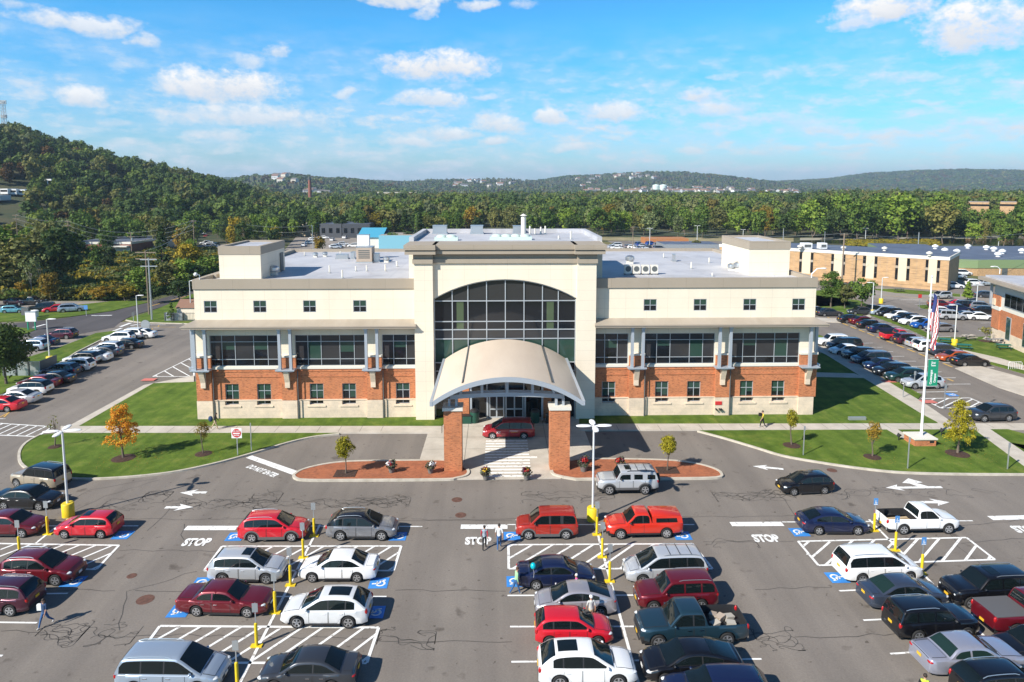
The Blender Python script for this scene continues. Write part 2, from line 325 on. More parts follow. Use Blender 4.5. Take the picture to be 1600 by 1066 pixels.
far2=mixc(nt,mth(nt,'MULTIPLY',fl,mth(nt,'MULTIPLY',lowland,.5)),far_c,(.15,.16,.06))
nt.links.new(mixc(nt,mth(nt,'GREATER_THAN',rr.outputs['Value'],300),near_c,far2),b.inputs['Base Color'])
M['land']=m
azs=[math.radians(-62+i*.11) for i in range(1128)]
ds=[4,60,120,180,240,300,340,380,420,460,500,540,580,620,660,700,760,830,900,1000,1150,1300]+[1400+40*i for i in range(60)]+[3850+90*i for i in range(30)]+[7000,9000]
polar('terrain',azs,ds,16,M['land'])
mb=MB(); mb.poly([(-700,-700,-.1),(700,-700,-.1),(700,3,-.1),(-700,3,-.1)]); struct(mb.build('ground',M['rough_grass']))
# haze box
mb=MB(); mb.box(-9500,9500,-800,9500,-1.2,190); hz=mb.build('haze',[]); hz['kind']='stuff'
hm=bpy.data.materials.new('haze_air'); hm.use_nodes=True; hn=hm.node_tree
for n in list(hn.nodes):
    if n.type!='OUTPUT_MATERIAL': hn.nodes.remove(n)
pv=hn.nodes.new('ShaderNodeVolumePrincipled'); pv.inputs['Color'].default_value=(.62,.80,1,1); pv.inputs['Density'].default_value=.000125; pv.inputs['Anisotropy'].default_value=.1
hn.links.new(pv.outputs[0],[n for n in hn.nodes if n.type=='OUTPUT_MATERIAL'][0].inputs['Volume']); hz.data.materials.append(hm)
# ------------------------------------------------------------------ paved and planted ground
def PX(*pts): return [G(*p) for p in pts]
def smooth_line(pts,n=6):
    out=[]; P_=[pts[0]]+list(pts)+[pts[-1]]
    for i in range(1,len(P_)-2):
        a,b_,c,d=P_[i-1:i+3]
        for k in range(n):
            t=k/n; out.append(tuple(.5*((2*b_[j])+(-a[j]+c[j])*t+(2*a[j]-5*b_[j]+4*c[j]-d[j])*t*t+(-a[j]+3*b_[j]-3*c[j]+d[j])*t**3) for j in (0,1)))
    out.append(pts[-1]); return out
def slab(name,pts,z,mat_,z0=-.05): 
    mb=MB(); mb.prism(pts,z0,z); return struct(mb.build(name,mat_))
def band(line,w,side=0):
    # offset polygon of a polyline; side 0 centred, +1 to the left, -1 to the right
    L=[];R=[]
    for i,p in enumerate(line):
        a=line[max(0,i-1)]; b_=line[min(len(line)-1,i+1)]; dx,dy=b_[0]-a[0],b_[1]-a[1]; l=math.hypot(dx,dy) or 1; nx,ny=-dy/l,dx/l
        lo,hi=(-w/2,w/2) if side==0 else ((0,w) if side>0 else (-w,0))
        L.append((p[0]+nx*hi,p[1]+ny*hi)); R.append((p[0]+nx*lo,p[1]+ny*lo))
    return L,R
def strip(mb,line,w,z,side=0,m=None):
    L,R=band(line,w,side); mb.grid([[(p[0],p[1],z) for p in R],[(p[0],p[1],z) for p in L]],m)
def kerb(mb,line,w=.22,z=.15,side=0):
    L,R=band(line,w,side); rows=[[(p[0],p[1],-.04) for p in R],[(p[0],p[1],z) for p in R],[(p[0],p[1],z) for p in L],[(p[0],p[1],-.04) for p in L]]; mb.grid(rows)
# main asphalt sheets
slab('parking_lot',[(-49,2),(120,2),(120,60),(120,300),(49,300),(45,100),(-42,100),(-43,122),(-95,122),(-95,2)],0,M['asphalt'],-.055)
# left: woodland road (newer dark asphalt), small lots and lawns
road=PX((40,520),(130,497),(185,487),(232,480),(300,463)); 
slab('side_road',PX((20,506),(100,497),(178,486),(232,472),(305,452),(330,460),(262,477),(205,494),(190,502),(178,512),(120,523),(60,530),(20,524)),.012,M['asphalt_new'])
slab('upper_lot',PX((-120,470),(178,471),(140,482),(100,490),(-120,500)),.004,M['asphalt_old'],-.04)
slab('middle_lot',PX((-120,545),(-20,545),(30,527),(60,525),(118,528),(122,533),(85,545),(40,560),(-60,572)),.008,M['asphalt_old'],-.04)
mb=MB()
for q in [PX((-160,498),(0,489),(60,485),(110,478),(176,471),(214,470.5),(232,473),(176,486),(110,495),(50,501),(-160,507)),
          PX((-160,516),(28,512),(58,515),(30,526),(-40,531),(-160,534)),
          PX((-80,600),(8,572),(40,560),(88,545),(125,531),(150,521),(184,517),(196,520),(160,530),(120,550),(76,578),(30,604),(-20,626)),
          PX((197,499),(232,489),(303,459),(303,506),(232,504),(212,503)),
          PX((237,518),(244,517),(240,526),(222,524))]:
    mb.prism(q,-.05,.07)
struct(mb.build('lawn_verge',M['lawn']))
mb=MB(); kerb(mb,PX((197,501),(212,504),(232,505),(303,507))); kerb(mb,PX((184,518),(160,531),(120,551),(76,579),(30,605))); struct(mb.build('verge_kerb',M['kerb']))
# left lawn beside the building and island lawn in front
slab('lawn_left',PX((240,600),(262,598),(400,596),(700,640),(700,655),(690,667.5),(122,668)),.10,M['lawn'])
LK=smooth_line(PX((62,681),(40,694),(30,710),(36,729),(70,744),(139,750),(250,742),(330,727),(400,708),(450,693),(490,684),(530,679.5)),5)
slab('island_lawn_left',LK+PX((530,678),(95,678)),.10,M['lawn'])
mb=MB(); kerb(mb,LK); 
LR=smooth_line(PX((1090,675),(1131,686),(1178,700),(1225,714),(1287,725),(1350,734),(1412,740),(1506,742.5),(1620,743)),5)
kerb(mb,LR); struct(mb.build('island_kerb',M['kerb']))
slab('island_lawn_right',LR+PX((1620,700),(1560,690),(1537,672),(1090,674)),.10,M['lawn'])
slab('lawn_right',PX((905,664.5),(905,640),(1240,590),(1268,590),(1268,562),(1290,548),(1440,640),(1466,663)),.095,M['lawn'])
slab('lawn_corner',PX((1512,664),(1560,668),(1640,690),(1640,722),(1525,670)),.10,M['lawn'])
# pavements
mb=MB()
mb.prism(PX((95,678),(95,667.5),(690,667.5),(690,678)),-.05,.12); mb.prism(PX((905,674),(905,664),(1640,663),(1640,672)),-.05,.12)
mb.prism(PX((88,678),(122,668),(240,600),(303,598),(303,588),(225,603)),-.05,.115)
mb.prism(PX((1275,548),(1275,536),(1300,545),(1445,632),(1490,663),(1470,664),(1440,648),(1290,555)),-.05,.115)
mb.prism(PX((1268,590),(1268,583),(1335,585),(1352,592)),-.05,.117)
mb.prism(PX((1520,671),(1545,671),(1640,735),(1640,760)),-.05,.115)
mb.prism(PX((1385,672.5),(1402,672.5),(1424,686),(1410,687)),-.05,.117)
struct(mb.build('pavement',M['concrete']))
mb=MB()
def joints(x0,x1,y0,y1,z,step,axis):
    n=int((x1-x0 if axis=='x' else y1-y0)/step)
    for i in range(1,n):
        if axis=='x': x=x0+i*step; mb.poly([(x-.02,y0,z),(x+.02,y0,z),(x+.02,y1,z),(x-.02,y1,z)])
        else: y=y0+i*step; mb.poly([(x0,y-.02,z),(x1,y-.02,z),(x1,y+.02,z),(x0,y+.02,z)])
yl,yh=G(400,678)[1],G(400,667.5)[1]; joints(-43,-8,yl+.05,yh-.05,.124,2.1,'x')
yl,yh=G(1200,673.5)[1],G(1200,664)[1]; joints(10,66,yl+.05,yh-.05,.124,2.1,'x')
# entrance plaza
CXT=.95
plaza=[(-6.9,57.4),(-6.75,69.5),(8.6,69.5),(8.6,57.4),(5.4,57.4),(5.0,54.55),(-3.1,54.55),(-3.5,57.4)]
o_=MB(); o_.prism([(-6.9,58.0),(-6.75,70.6),(8.65,70.6),(8.8,58.0),(5.6,56.4),(5.3,54.45),(-3.3,54.45),(-3.6,56.4)],-.05,.06); struct(o_.build('entrance_plaza',M['concrete']))
joints(-6.7,8.6,58,70,.066,3.0,'y'); joints(-6.7,8.6,57.9,69.5,.066,3.8,'x')
struct(mb.build('pavement_joints',mat('joint',(.16,.145,.125),.9)))
# brick paver islands
def island(outline,name):
    o_=MB(); o_.prism(outline,-.05,.13); struct(o_.build(name,M['paver'])); k=MB(); kerb(k,outline+[outline[0]],.24,.165); struct(k.build(name+'_kerb',M['kerb']))
IL=smooth_line(PX((459,744),(475,735),(515,726),(560,722.5),(640,721.5),(700,721.5))+[(-3.6,57.6),(-2.55,56.3),(-2.55,55.2),(-3.4,54.6)]+PX((690,751),(560,752),(480,752),(462,749),(459,744)),4)[:-1]
IR=smooth_line([(5.55,54.6),(4.75,55.2),(4.75,56.3),(5.6,57.6)]+PX((905,720),(950,719),(1040,721),(1085,726),(1115,734),(1127,742),(1120,748),(1060,749.5),(950,750),(900,750.5)),4)
island(IL,'paver_island_left'); island(IR,'paver_island_right')
# right-hand lots: lanes, median grass, right building lawn
mb=MB()
for q in [PX((1268,520),(1300,531),(1287,548),(1268,540)),
          PX((1318,547),(1328,546),(1374,572),(1372,584),(1330,563)), PX((1381,590),(1392,592),(1440,618),(1432,627),(1394,606)),
          PX((1345,495),(1352,490),(1420,515),(1462,534),(1470,540),(1500,556),(1640,596),(1640,545),(1560,526),(1500,528),(1461,528),(1425,508),(1375,486),(1342,470),(1275,462),(1275,490)),
          PX((1434,478),(1445,477),(1500,490),(1440,482)),PX((1360,452),(1400,452),(1500,460),(1500,464),(1400,458)),PX((1270,455),(1310,452),(1330,478),(1275,480))]:
    mb.prism(q,-.05,.09)
struct(mb.build('lawn_median',M['lawn']))
slab('side_court',PX((1492,576),(1522,570),(1640,602),(1640,632),(1560,606)),.06,M['concrete'])
mb=MB(); mb.prism(PX((1462,534),(1470,540),(1560,560),(1640,584),(1640,590),(1535,563),(1462,542)),-.05,.10); mb.prism(PX((1275,497),(1340,500),(1358,492),(1362,496),(1342,506),(1275,503)),-.05,.10)
mb.prism(PX((1540,527),(1640,557),(1640,562),(1535,530)),-.05,.10); mb.prism(PX((1310,565),(1330,563),(1394,606),(1382,608)),-.05,.10)
struct(mb.build('side_pavement',M['concrete']))
slab('back_street',PX((1275,452),(1345,440),(1360,448),(1440,455),(1640,468),(1640,482),(1480,474),(1275,460)),.010,M['asphalt_old'])
# ------------------------------------------------------------------ painted markings
wl=MB(); yl_=MB(); bl=MB(); arrows=MB(); letters=None
def seg(mb,a,b_,w,z=.012): strip(mb,[a,b_],w,z)
def pseg(mb,a,b_,w,z=.012): seg(mb,G(*a),G(*b_),w,z)
def clip(poly,nx,ny,c):
    out=[]
    for i,p in enumerate(poly):
        q=poly[(i+1)%len(poly)]; dp=p[0]*nx+p[1]*ny-c; dq=q[0]*nx+q[1]*ny-c
        if dp>=0: out.append(p)
        if dp*dq<0: t=dp/(dp-dq); out.append((p[0]+(q[0]-p[0])*t,p[1]+(q[1]-p[1])*t))
    return out
def hatch(quad,d,sp,w=.16,border=.17,z=.012,ph=.3):
    for i in range(len(quad)): 
        a,b_=quad[i],quad[(i+1)%len(quad)]; seg(wl,a,b_,border,z+.004*(1+i%2))
    l=math.hypot(*d); nx,ny=-d[1]/l,d[0]/l; vals=[p[0]*nx+p[1]*ny for p in quad]; c=min(vals)+sp*ph
    while c<max(vals):
        pl=clip(clip(quad,nx,ny,c-w/2),-nx,-ny,-(c+w/2))
        if len(pl)>2:
            a=sum(pl[i][0]*pl[(i+1)%len(pl)][1]-pl[(i+1)%len(pl)][0]*pl[i][1] for i in range(len(pl)))
            wl.poly([(p[0],p[1],z) for p in (pl if a>0 else pl[::-1])])
        c+=sp
def dirp(a,b_): A=G(*a);B=G(*b_); return (B[0]-A[0],B[1]-A[1])
DH=dirp((354.8,1028.5),(429.4,981))
hatch(PX((347,854),(627,853.6),(615,892),(319,892)),DH,.95); hatch(PX((250,978.5),(591.7,981),(573,1036.5),(207,1036)),DH,.95)
hatch(PX((-120,848),(186,852.5),(151,890),(-150,888)),DH,.95)
hatch(PX((794.4,851.6),(1082,850),(1113,889),(795,889)),dirp((797,883),(848,853)),1.0)
hatch(PX((1247,846.3),(1510,840.4),(1554.4,874.7),(1278.8,883.9)),dirp((1268.5,869),(1293,848)),1.0)
hatch(PX((-90,656),(82,667),(59,682.5),(-90,677)),dirp((30,680),(62,665)),1.0)
hatch(PX((238.7,588.6),(303,557),(303,588.6)),dirp((250,583),(260,589)),1.5)
hatch(PX((1440,623),(1515,622),(1545,635),(1470,638)),dirp((1460,637),(1490,623)),.9)
# bay lines of the four double rows
for a,b_ in [((386,822),(660,823)),((340,932.5),(604,932.5)),((70,822),(216,822)),((-60,930),(106,927.5)),((-60,972),(58,973.5)),((-60,1022),(4,1025)),((55,1085),(600,1085)),
             ((793,820),(1085,820)),((793,930.8),(1120,930)),((797,979.5),(1120,979)),((799,1034.5),(1190,1030)),((1222,816),(1520,814)),((1311,923.6),(1560,913)),((1349,969.5),(1620,957)),((1391,1022),(1620,1007)),((1260,866),(1262,866.5))]:
    pseg(wl,a,b_,.13)
for a,b_ in [((95,818),(55,850)),((30,872),(-60,945)),((500,820),(366,1085)),((928.5,815),(1002,1085)),((1358,812),(1620,1078))]: pseg(wl,a,b_,.16,.016)
for a,b_ in [((290,825.5),(370,825.5)),((720,823.5),(793,823.5)),((1142,819.5),(1223,819)),((1547,810),(1640,808))]: pseg(wl,a,b_,.62,.020)
wl.poly([(p[0],p[1],.016) for p in PX((384,715.5),(394,712),(468,737.5),(459,743))][::-1])
# crosswalk ladder on the plaza
for k in range(13):
    y=62.9-k*.66; x1=2.9 if k!=6 else 3.6; wl.box(-1.05-.012*k,x1,y-.15,y+.15,.064,.070)
# lanes and stalls left and right
a,b_=G(300,505),G(150,505)
for (p,q) in [((70,655),(-40,690)),]: pass
XL=-55.6
for k in range(22):
    y=70.5+2.72*k; xr=interp(y,[(70,-51.6),(80,-53.6),(90,-55.2),(112,-57.8),(122,-58.6)])
    seg(yl_,(xr-.3,y+.5),(xr-.9,y+2.2),.16,.016); seg(wl,(xr-5.2,y),(xr+.2,y),.12)
seg(yl_,G(0,652),G(35,634),.14,.018)
pseg(yl_,(232,479.5),(295,462),.3,.03); pseg(wl,(143,493.5),(175,493),.5,.03); pseg(wl,(52,512),(71,507),.5,.03); pseg(wl,(188,511),(204,505),.6,.03); pseg(wl,(176,518),(190,513),.5,.03); pseg(yl_,(205,511),(275,511.5),.15,.018); pseg(wl,(204,509),(214,507.5),.5,.018)
for k in range(6): pseg(yl_,(100+22*k,484-2.2*k),(128+22*k,473),.14,.016)
RY=[(61.5,88+2.75*k) for k in range(13)]
for x,y in RY:
    seg(yl_,(x-.2,y+.4),(x-.2,y+2.3),.32,.016); seg(wl,(x,y),(x+5.2,y),.12)
for k in range(9): seg(wl,(53.3,80.6+2.75*k),(58.3,80.6+2.75*k),.12)
for k in range(12): seg(wl,(68.2,104+2.75*k),(73.4,104+2.75*k),.12); seg(wl,(86,112+2.75*k),(91,112+2.75*k),.12)
pseg(yl_,(1275,462.5),(1345,468),.2,.02); pseg(yl_,(1380,462),(1600,476),.2,.02); pseg(wl,(1273,512),(1291,501),.5,.016); pseg(yl_,(1480,592),(1490,596),.3,.016)
pseg(wl,(1432,613),(1496,612),.13); pseg(wl,(1530,516),(1548,521),.25); pseg(yl_,(1544,513),(1560,516),.3)
# arrows
def arrow(c,ang,L,wd,k=1):
    ca,sa=math.cos(ang),math.sin(ang)
    pts=[(L/2,0),(L/2-1.25*k,wd*1.35),(L/2-1.0*k,wd*.42),(-L/2,wd*.42),(-L/2,-wd*.42),(L/2-1.0*k,-wd*.42),(L/2-1.25*k,-wd*1.35)]
    arrows.poly([(c[0]+x*ca-y*sa,c[1]+x*sa+y*ca,.014) for x,y in pts])
arrow(G(302,770),math.pi,2.1,.42); arrow(G(280,793),0,2.1,.42); arrow(G(1200,731),math.pi-.28,2.5,.42); arrow(G(1428,762),math.pi,4.6,.42); arrow(G(1455,785),-.03,2.8,.45)
arrows.poly([(p[0],p[1],.018) for p in PX((1409.4,755),(1421,755.8),(1441,762.8),(1456,762),(1432.5,755.2),(1442,754.2),(1419,747.8))])
def textmesh(s_,size,offset=0.0,shear=0.0):
    cu=bpy.data.curves.new('lettering','FONT'); cu.body=s_; cu.size=size; cu.offset=offset; cu.align_x='CENTER'; cu.align_y='CENTER'; cu.shear=shear; cu.resolution_u=3
    ob=bpy.data.objects.new('lettering',cu); COL.objects.link(ob); bpy.context.view_layer.update()
    me=bpy.data.meshes.new_from_object(ob.evaluated_get(bpy.context.evaluated_depsgraph_get())); bpy.data.objects.remove(ob); bpy.data.curves.remove(cu); me.materials.clear(); return me
def text(name,s_,mat_,size,M4,parent=None,offset=0,sx=1,sy=1):
    me=textmesh(s_,size,offset); me.transform(Matrix.Diagonal((sx,sy,1,1))); me.transform(M4); me.materials.append(mat_)
    o=bpy.data.objects.new(name,me); COL.objects.link(o)
    if parent: o.parent=parent
    return o
for (px,py) in [(307,848),(747,846),(1197,842),(1604,828)]:
    g=G(px,py); struct(text('stop_lettering','STOP',M['white_paint'],1.12,Matrix.Translation((g[0],g[1],.018)),offset=.06,sx=.66,sy=1.15))
g=G(409.5,736.3); g2=G(383,726.5); g3=G(438,746); ang=math.atan2(g3[1]-g2[1],g3[0]-g2[0])
struct(text('enter_lettering','DO NOT ENTER',M['white_paint'],.85,Matrix.Translation((g[0],g[1],.018))@Matrix.Rotation(ang,4,'Z'),offset=.035,sx=.60,sy=1.1))
# accessible bays: blue square with wheelchair figure
wc=MB()
def access(px,py,flip=0,s_=1.15,sk=0):
    x,y=G(px,py); fx=-1 if flip else 1
    bl.poly([(x-s_/2,y-s_/2,.018),(x+s_/2,y-s_/2,.018),(x+s_/2+sk,y+s_/2,.018),(x-s_/2+sk,y+s_/2,.018)])
    def T(u,v): 
        # the figure lies turned so that it reads from the lane
        return (x+fx*v*.9*s_,y-fx*u*.9*s_,.024)
    for k in range(14):
        a0=math.radians(120+k*17.1);a1=math.radians(120+(k+1)*17.1)
        wc.poly([T(.30*math.cos(a0)-.05,.30*math.sin(a0)-.1),T(.30*math.cos(a1)-.05,.30*math.sin(a1)-.1),T(.19*math.cos(a1)-.05,.19*math.sin(a1)-.1),T(.19*math.cos(a0)-.05,.19*math.sin(a0)-.1)][::-1])
    def bar(p,q,w):
        dx,dy=q[0]-p[0],q[1]-p[1]; l=math.hypot(dx,dy); nx,ny=-dy/l*w/2,dx/l*w/2
        wc.poly([T(p[0]+nx,p[1]+ny),T(q[0]+nx,q[1]+ny),T(q[0]-nx,q[1]-ny),T(p[0]-nx,p[1]-ny)])
    bar((-.08,.25),(-.02,-.05),.12); bar((-.02,-.05),(.2,-.08),.10); bar((.2,-.08),(.30,-.36),.10); bar((-.06,.12),(.15,.1),.08); bar((-.14,.33),(-.02,.33),.13)
for px,py,fl in [(368,839,0),(622,838.5,1),(317,911,0),(592,911.5,1),(281,955.5,0),(585,957,1),(192,836.5,1),(115,909,1),(800,838,0),(1066,837.5,1),(806,909,0),(1249,832,0),(1308,903,0),(1487,617,1)]: access(px,py,fl)
struct(wl.build('parking_lines',M['white_paint'])); struct(yl_.build('yellow_lines',M['yellow_paint'])); struct(bl.build('accessible_bay_paint',M['blue_paint'])); struct(wc.build('wheelchair_symbols',M['white_paint'])); struct(arrows.build('lane_arrows',M['white_paint']))
# tactile warning pads
mb=MB()
for px,py in [(233,594.5),(1336,568),(1388,597),(1450,629)]: x,y=G(px,py); mb.box(x-.8,x+.8,y-.5,y+.5,.09,.124)
struct(mb.build('tactile_paving',mat('tactile',(.55,.16,.13),.8)))
# crack sealant squiggles
tar=MB(); tr=random.Random(4)
def squig(x0,x1,y,amp,n,w=.042,loops=True):
    for k in range(n):
        xa=tr.uniform(x0,x1); ln=tr.uniform(2.5,8); yy=y+tr.uniform(-amp,amp); pts=[(xa,yy)]; h=0 if tr.random()<.5 else math.pi
        for i in range(int(ln/.35)):
            h+=tr.uniform(-1.15,1.15); h=h*.93 if abs(h)<1.7 else math.pi+(h-math.pi)*.93
            if not loops: h*=.5
            p=pts[-1]; pts.append((min(x1,max(x0,p[0]+.35*math.cos(h))),p[1]+.28*math.sin(h)+.22*(y-p[1])))
        strip(tar,smooth_line(pts,2),w,.0045)
def crack(pts,w=.048,j=.12):
    P_=PX(*pts); out=[]
    for a,b_ in zip(P_,P_[1:]):
        n=max(2,int(math.hypot(b_[0]-a[0],b_[1]-a[1])/.7))
        for i in range(n): t=i/n; out.append((a[0]+(b_[0]-a[0])*t+tr.uniform(-j,j),a[1]+(b_[1]-a[1])*t+tr.uniform(-j,j)))
    out.append(P_[-1]); strip(tar,out,w,.0045)
def sq(pxa,pxb,py,amp,n): a=G(pxa,py);b2=G(pxb,py); squig(a[0],b2[0],(a[1]+b2[1])/2,amp,n)
sq(165,640,786,.75,60); sq(225,265,775,1.3,10); sq(395,440,775,1.6,8); sq(815,960,776,.6,13); sq(1115,1240,774,.55,22); sq(1240,1600,770,.35,12); sq(58,130,991,.5,9); sq(130,215,990,.4,6); sq(590,680,1000,.35,6); sq(1180,1245,996,.3,6); sq(1100,1180,845,.2,3)
for c_ in [((0,812),(400,811),(640,813),(800,811),(1100,808),(1250,806)),((190,860),(345,861)),((640,812),(800,813)),((310,892),(200,925),(187,985)),((60,922),(180,923)),((210,924),(300,924)),((0,985),(70,988)),((215,992),(470,996),(680,1003)),
           ((1240,806),(1225,780),(1215,772)),((1440,784),(1480,830),(1500,855),(1560,905)),((1500,822),(1600,812)),((1240,998),(1400,990)),((1180,920),(1300,918)),((620,922),(790,924)),((620,1003),(800,1003)),((1100,846),(1240,846)),((1500,848),(1600,842)),((100,805),(165,775),(250,750)),((85,795),(140,765),(245,748)),((290,818),(285,835),(290,850),(320,853)),((232,830),(258,805),(270,790)),((1085,1000),(1240,985))]: crack(c_)
struct(tar.build('crack_sealant',M['tar']))
mb=MB()
for px,py,r in [(227,937,.5),(714,781,.42),(720,805,.42),(1300,735,.42),(206,900,.3)]: x,y=G(px,py); mb.cyl(x,y,-.01,.006,r,20)
struct(mb.build('manhole_covers',M['rust']))
# ------------------------------------------------------------------ wall / window helpers (walls facing -y)
def wall(mb,x0,x1,z0,z1,y,holes=(),d=.22,m=0,mr=None):
    xs=sorted({x0,x1,*[q for h in holes for q in h[:2]]}); zs=sorted({z0,z1,*[q for h in holes for q in h[2:4]]})
    for i in range(len(xs)-1):
        for j in range(len(zs)-1):
            a,b_,c,e=xs[i],xs[i+1],zs[j],zs[j+1]; cx,cz=(a+b_)/2,(c+e)/2
            if a<x0 or b_>x1 or c<z0 or e>z1 or any(h[0]<cx<h[1] and h[2]<cz<h[3] for h in holes): continue
            mb.poly([(a,y,c),(b_,y,c),(b_,y,e),(a,y,e)],m)
    for h in holes:
        a,b_,c,e=h; r=m if mr is None else mr
        mb.poly([(a,y,c),(a,y+d,c),(a,y+d,e),(a,y,e)][::-1],r); mb.poly([(b_,y,c),(b_,y+d,c),(b_,y+d,e),(b_,y,e)],r)
        mb.poly([(a,y,e),(b_,y,e),(b_,y+d,e),(a,y+d,e)],r); mb.poly([(a,y,c),(b_,y,c),(b_,y+d,c),(a,y+d,c)][::-1],r)
wr=random.Random(3)
def window(parent,xs,zs,y,bar=.06,matsel=None,name='window',T=None):
    """one window: frame bars as its mesh, one pane sheet as its sub-part"""
    f=MB(); x0,x1,z0,z1=xs[0],xs[-1],zs[0],zs[-1]
    for i,x in enumerate(xs):
        w=bar; f.box(x-w/2 if 0<i<len(xs)-1 else (x if i==0 else x-w),x+w/2 if 0<i<len(xs)-1 else (x+w if i==0 else x),y-.05,y+.04,z0,z1)
    for i,z in enumerate(zs):
        a=z-bar/2 if 0<i<len(zs)-1 else (z if i==0 else z-bar); f.box(x0+.001,x1-.001,y-.045,y+.035,a,a+bar)
    p=MB()
    for i in range(len(xs)-1):
        for j in range(len(zs)-1):
            m=matsel(i,j) if matsel else 0
            if isinstance(m,tuple):
                s_=zs[j+1]-(zs[j+1]-zs[j])*m[1]
                p.poly([(xs[i],y,zs[j]),(xs[i+1],y,zs[j]),(xs[i+1],y,s_),(xs[i],y,s_)],0); p.poly([(xs[i],y,s_),(xs[i+1],y,s_),(xs[i+1],y,zs[j+1]),(xs[i],y,zs[j+1])],m[0])
            else: p.poly([(xs[i],y,zs[j]),(xs[i+1],y,zs[j]),(xs[i+1],y,zs[j+1]),(xs[i],y,zs[j+1])],m)
    if T:
        f.v=[T(v) for v in f.v]; p.v=[T(v) for v in p.v]
    fo=f.build(name,M['frame'],parent,world=True)
    p.build('pane',[M['glass'],M['glass2'],M['shade'],M['shade2']],fo,world=True); return fo
YW=70.0; YP=69.66; YPL=69.82
B=empty('office_building','large three storey brick and cream office building with arched glass entrance tower','building',(0,YW,0))
ZP,ZB,ZE=14.72,13.72,10.42
XL0,XL1=FX(304,YW),FX(650,69.0); XR0,XR1=FX(929,69.0),FX(1274,YW)
z1,z2=lambda q:340+q/3.135, lambda q:360+q/3.33
def Xl(q,Y=YW): return FX(280+q/3.135,Y)
def Xr(q,Y=YW): return FX(900+q/3.33,Y)
smallL=[(Xl(a),Xl(b_)) for a,b_ in ((122,186),(364,428),(608,671),(853,918))]; smallR=[(Xr(a),Xr(b_)) for a,b_ in ((352,420),(612,680),(870,938),(1124,1192))]
bigL=[[Xl(q) for q in L] for L in ((142,201,266,358,427,484),(562,625,690,782,853,911),(990,1047,1110,1175))]
bigR=[[Xr(q) for q in L] for L in ((85,152,218,275),(360,424,494,596,665,727),(812,875,943,1040,1107,1170))]
lowL=[(Xl(a),Xl(b_)) for a,b_ in ((209,277),(367,436),(628,696),(789,857),(1055,1123))]; lowR=[(Xr(a),Xr(b_)) for a,b_ in ((140,211),(420,490),(589,659),(866,936),(1032,1101))]
SZ=(11.25,12.5); BZ=[5.60,6.32,8.18,8.90]; LZ=(1.50,3.72)
piersL=[(Xl(75),Xl(150)),(Xl(495),Xl(568)),(Xl(915),Xl(990))]; piersR=[(Xr(280),Xr(358)),(Xr(732),Xr(808)),(Xr(1170),Xr(1246))]
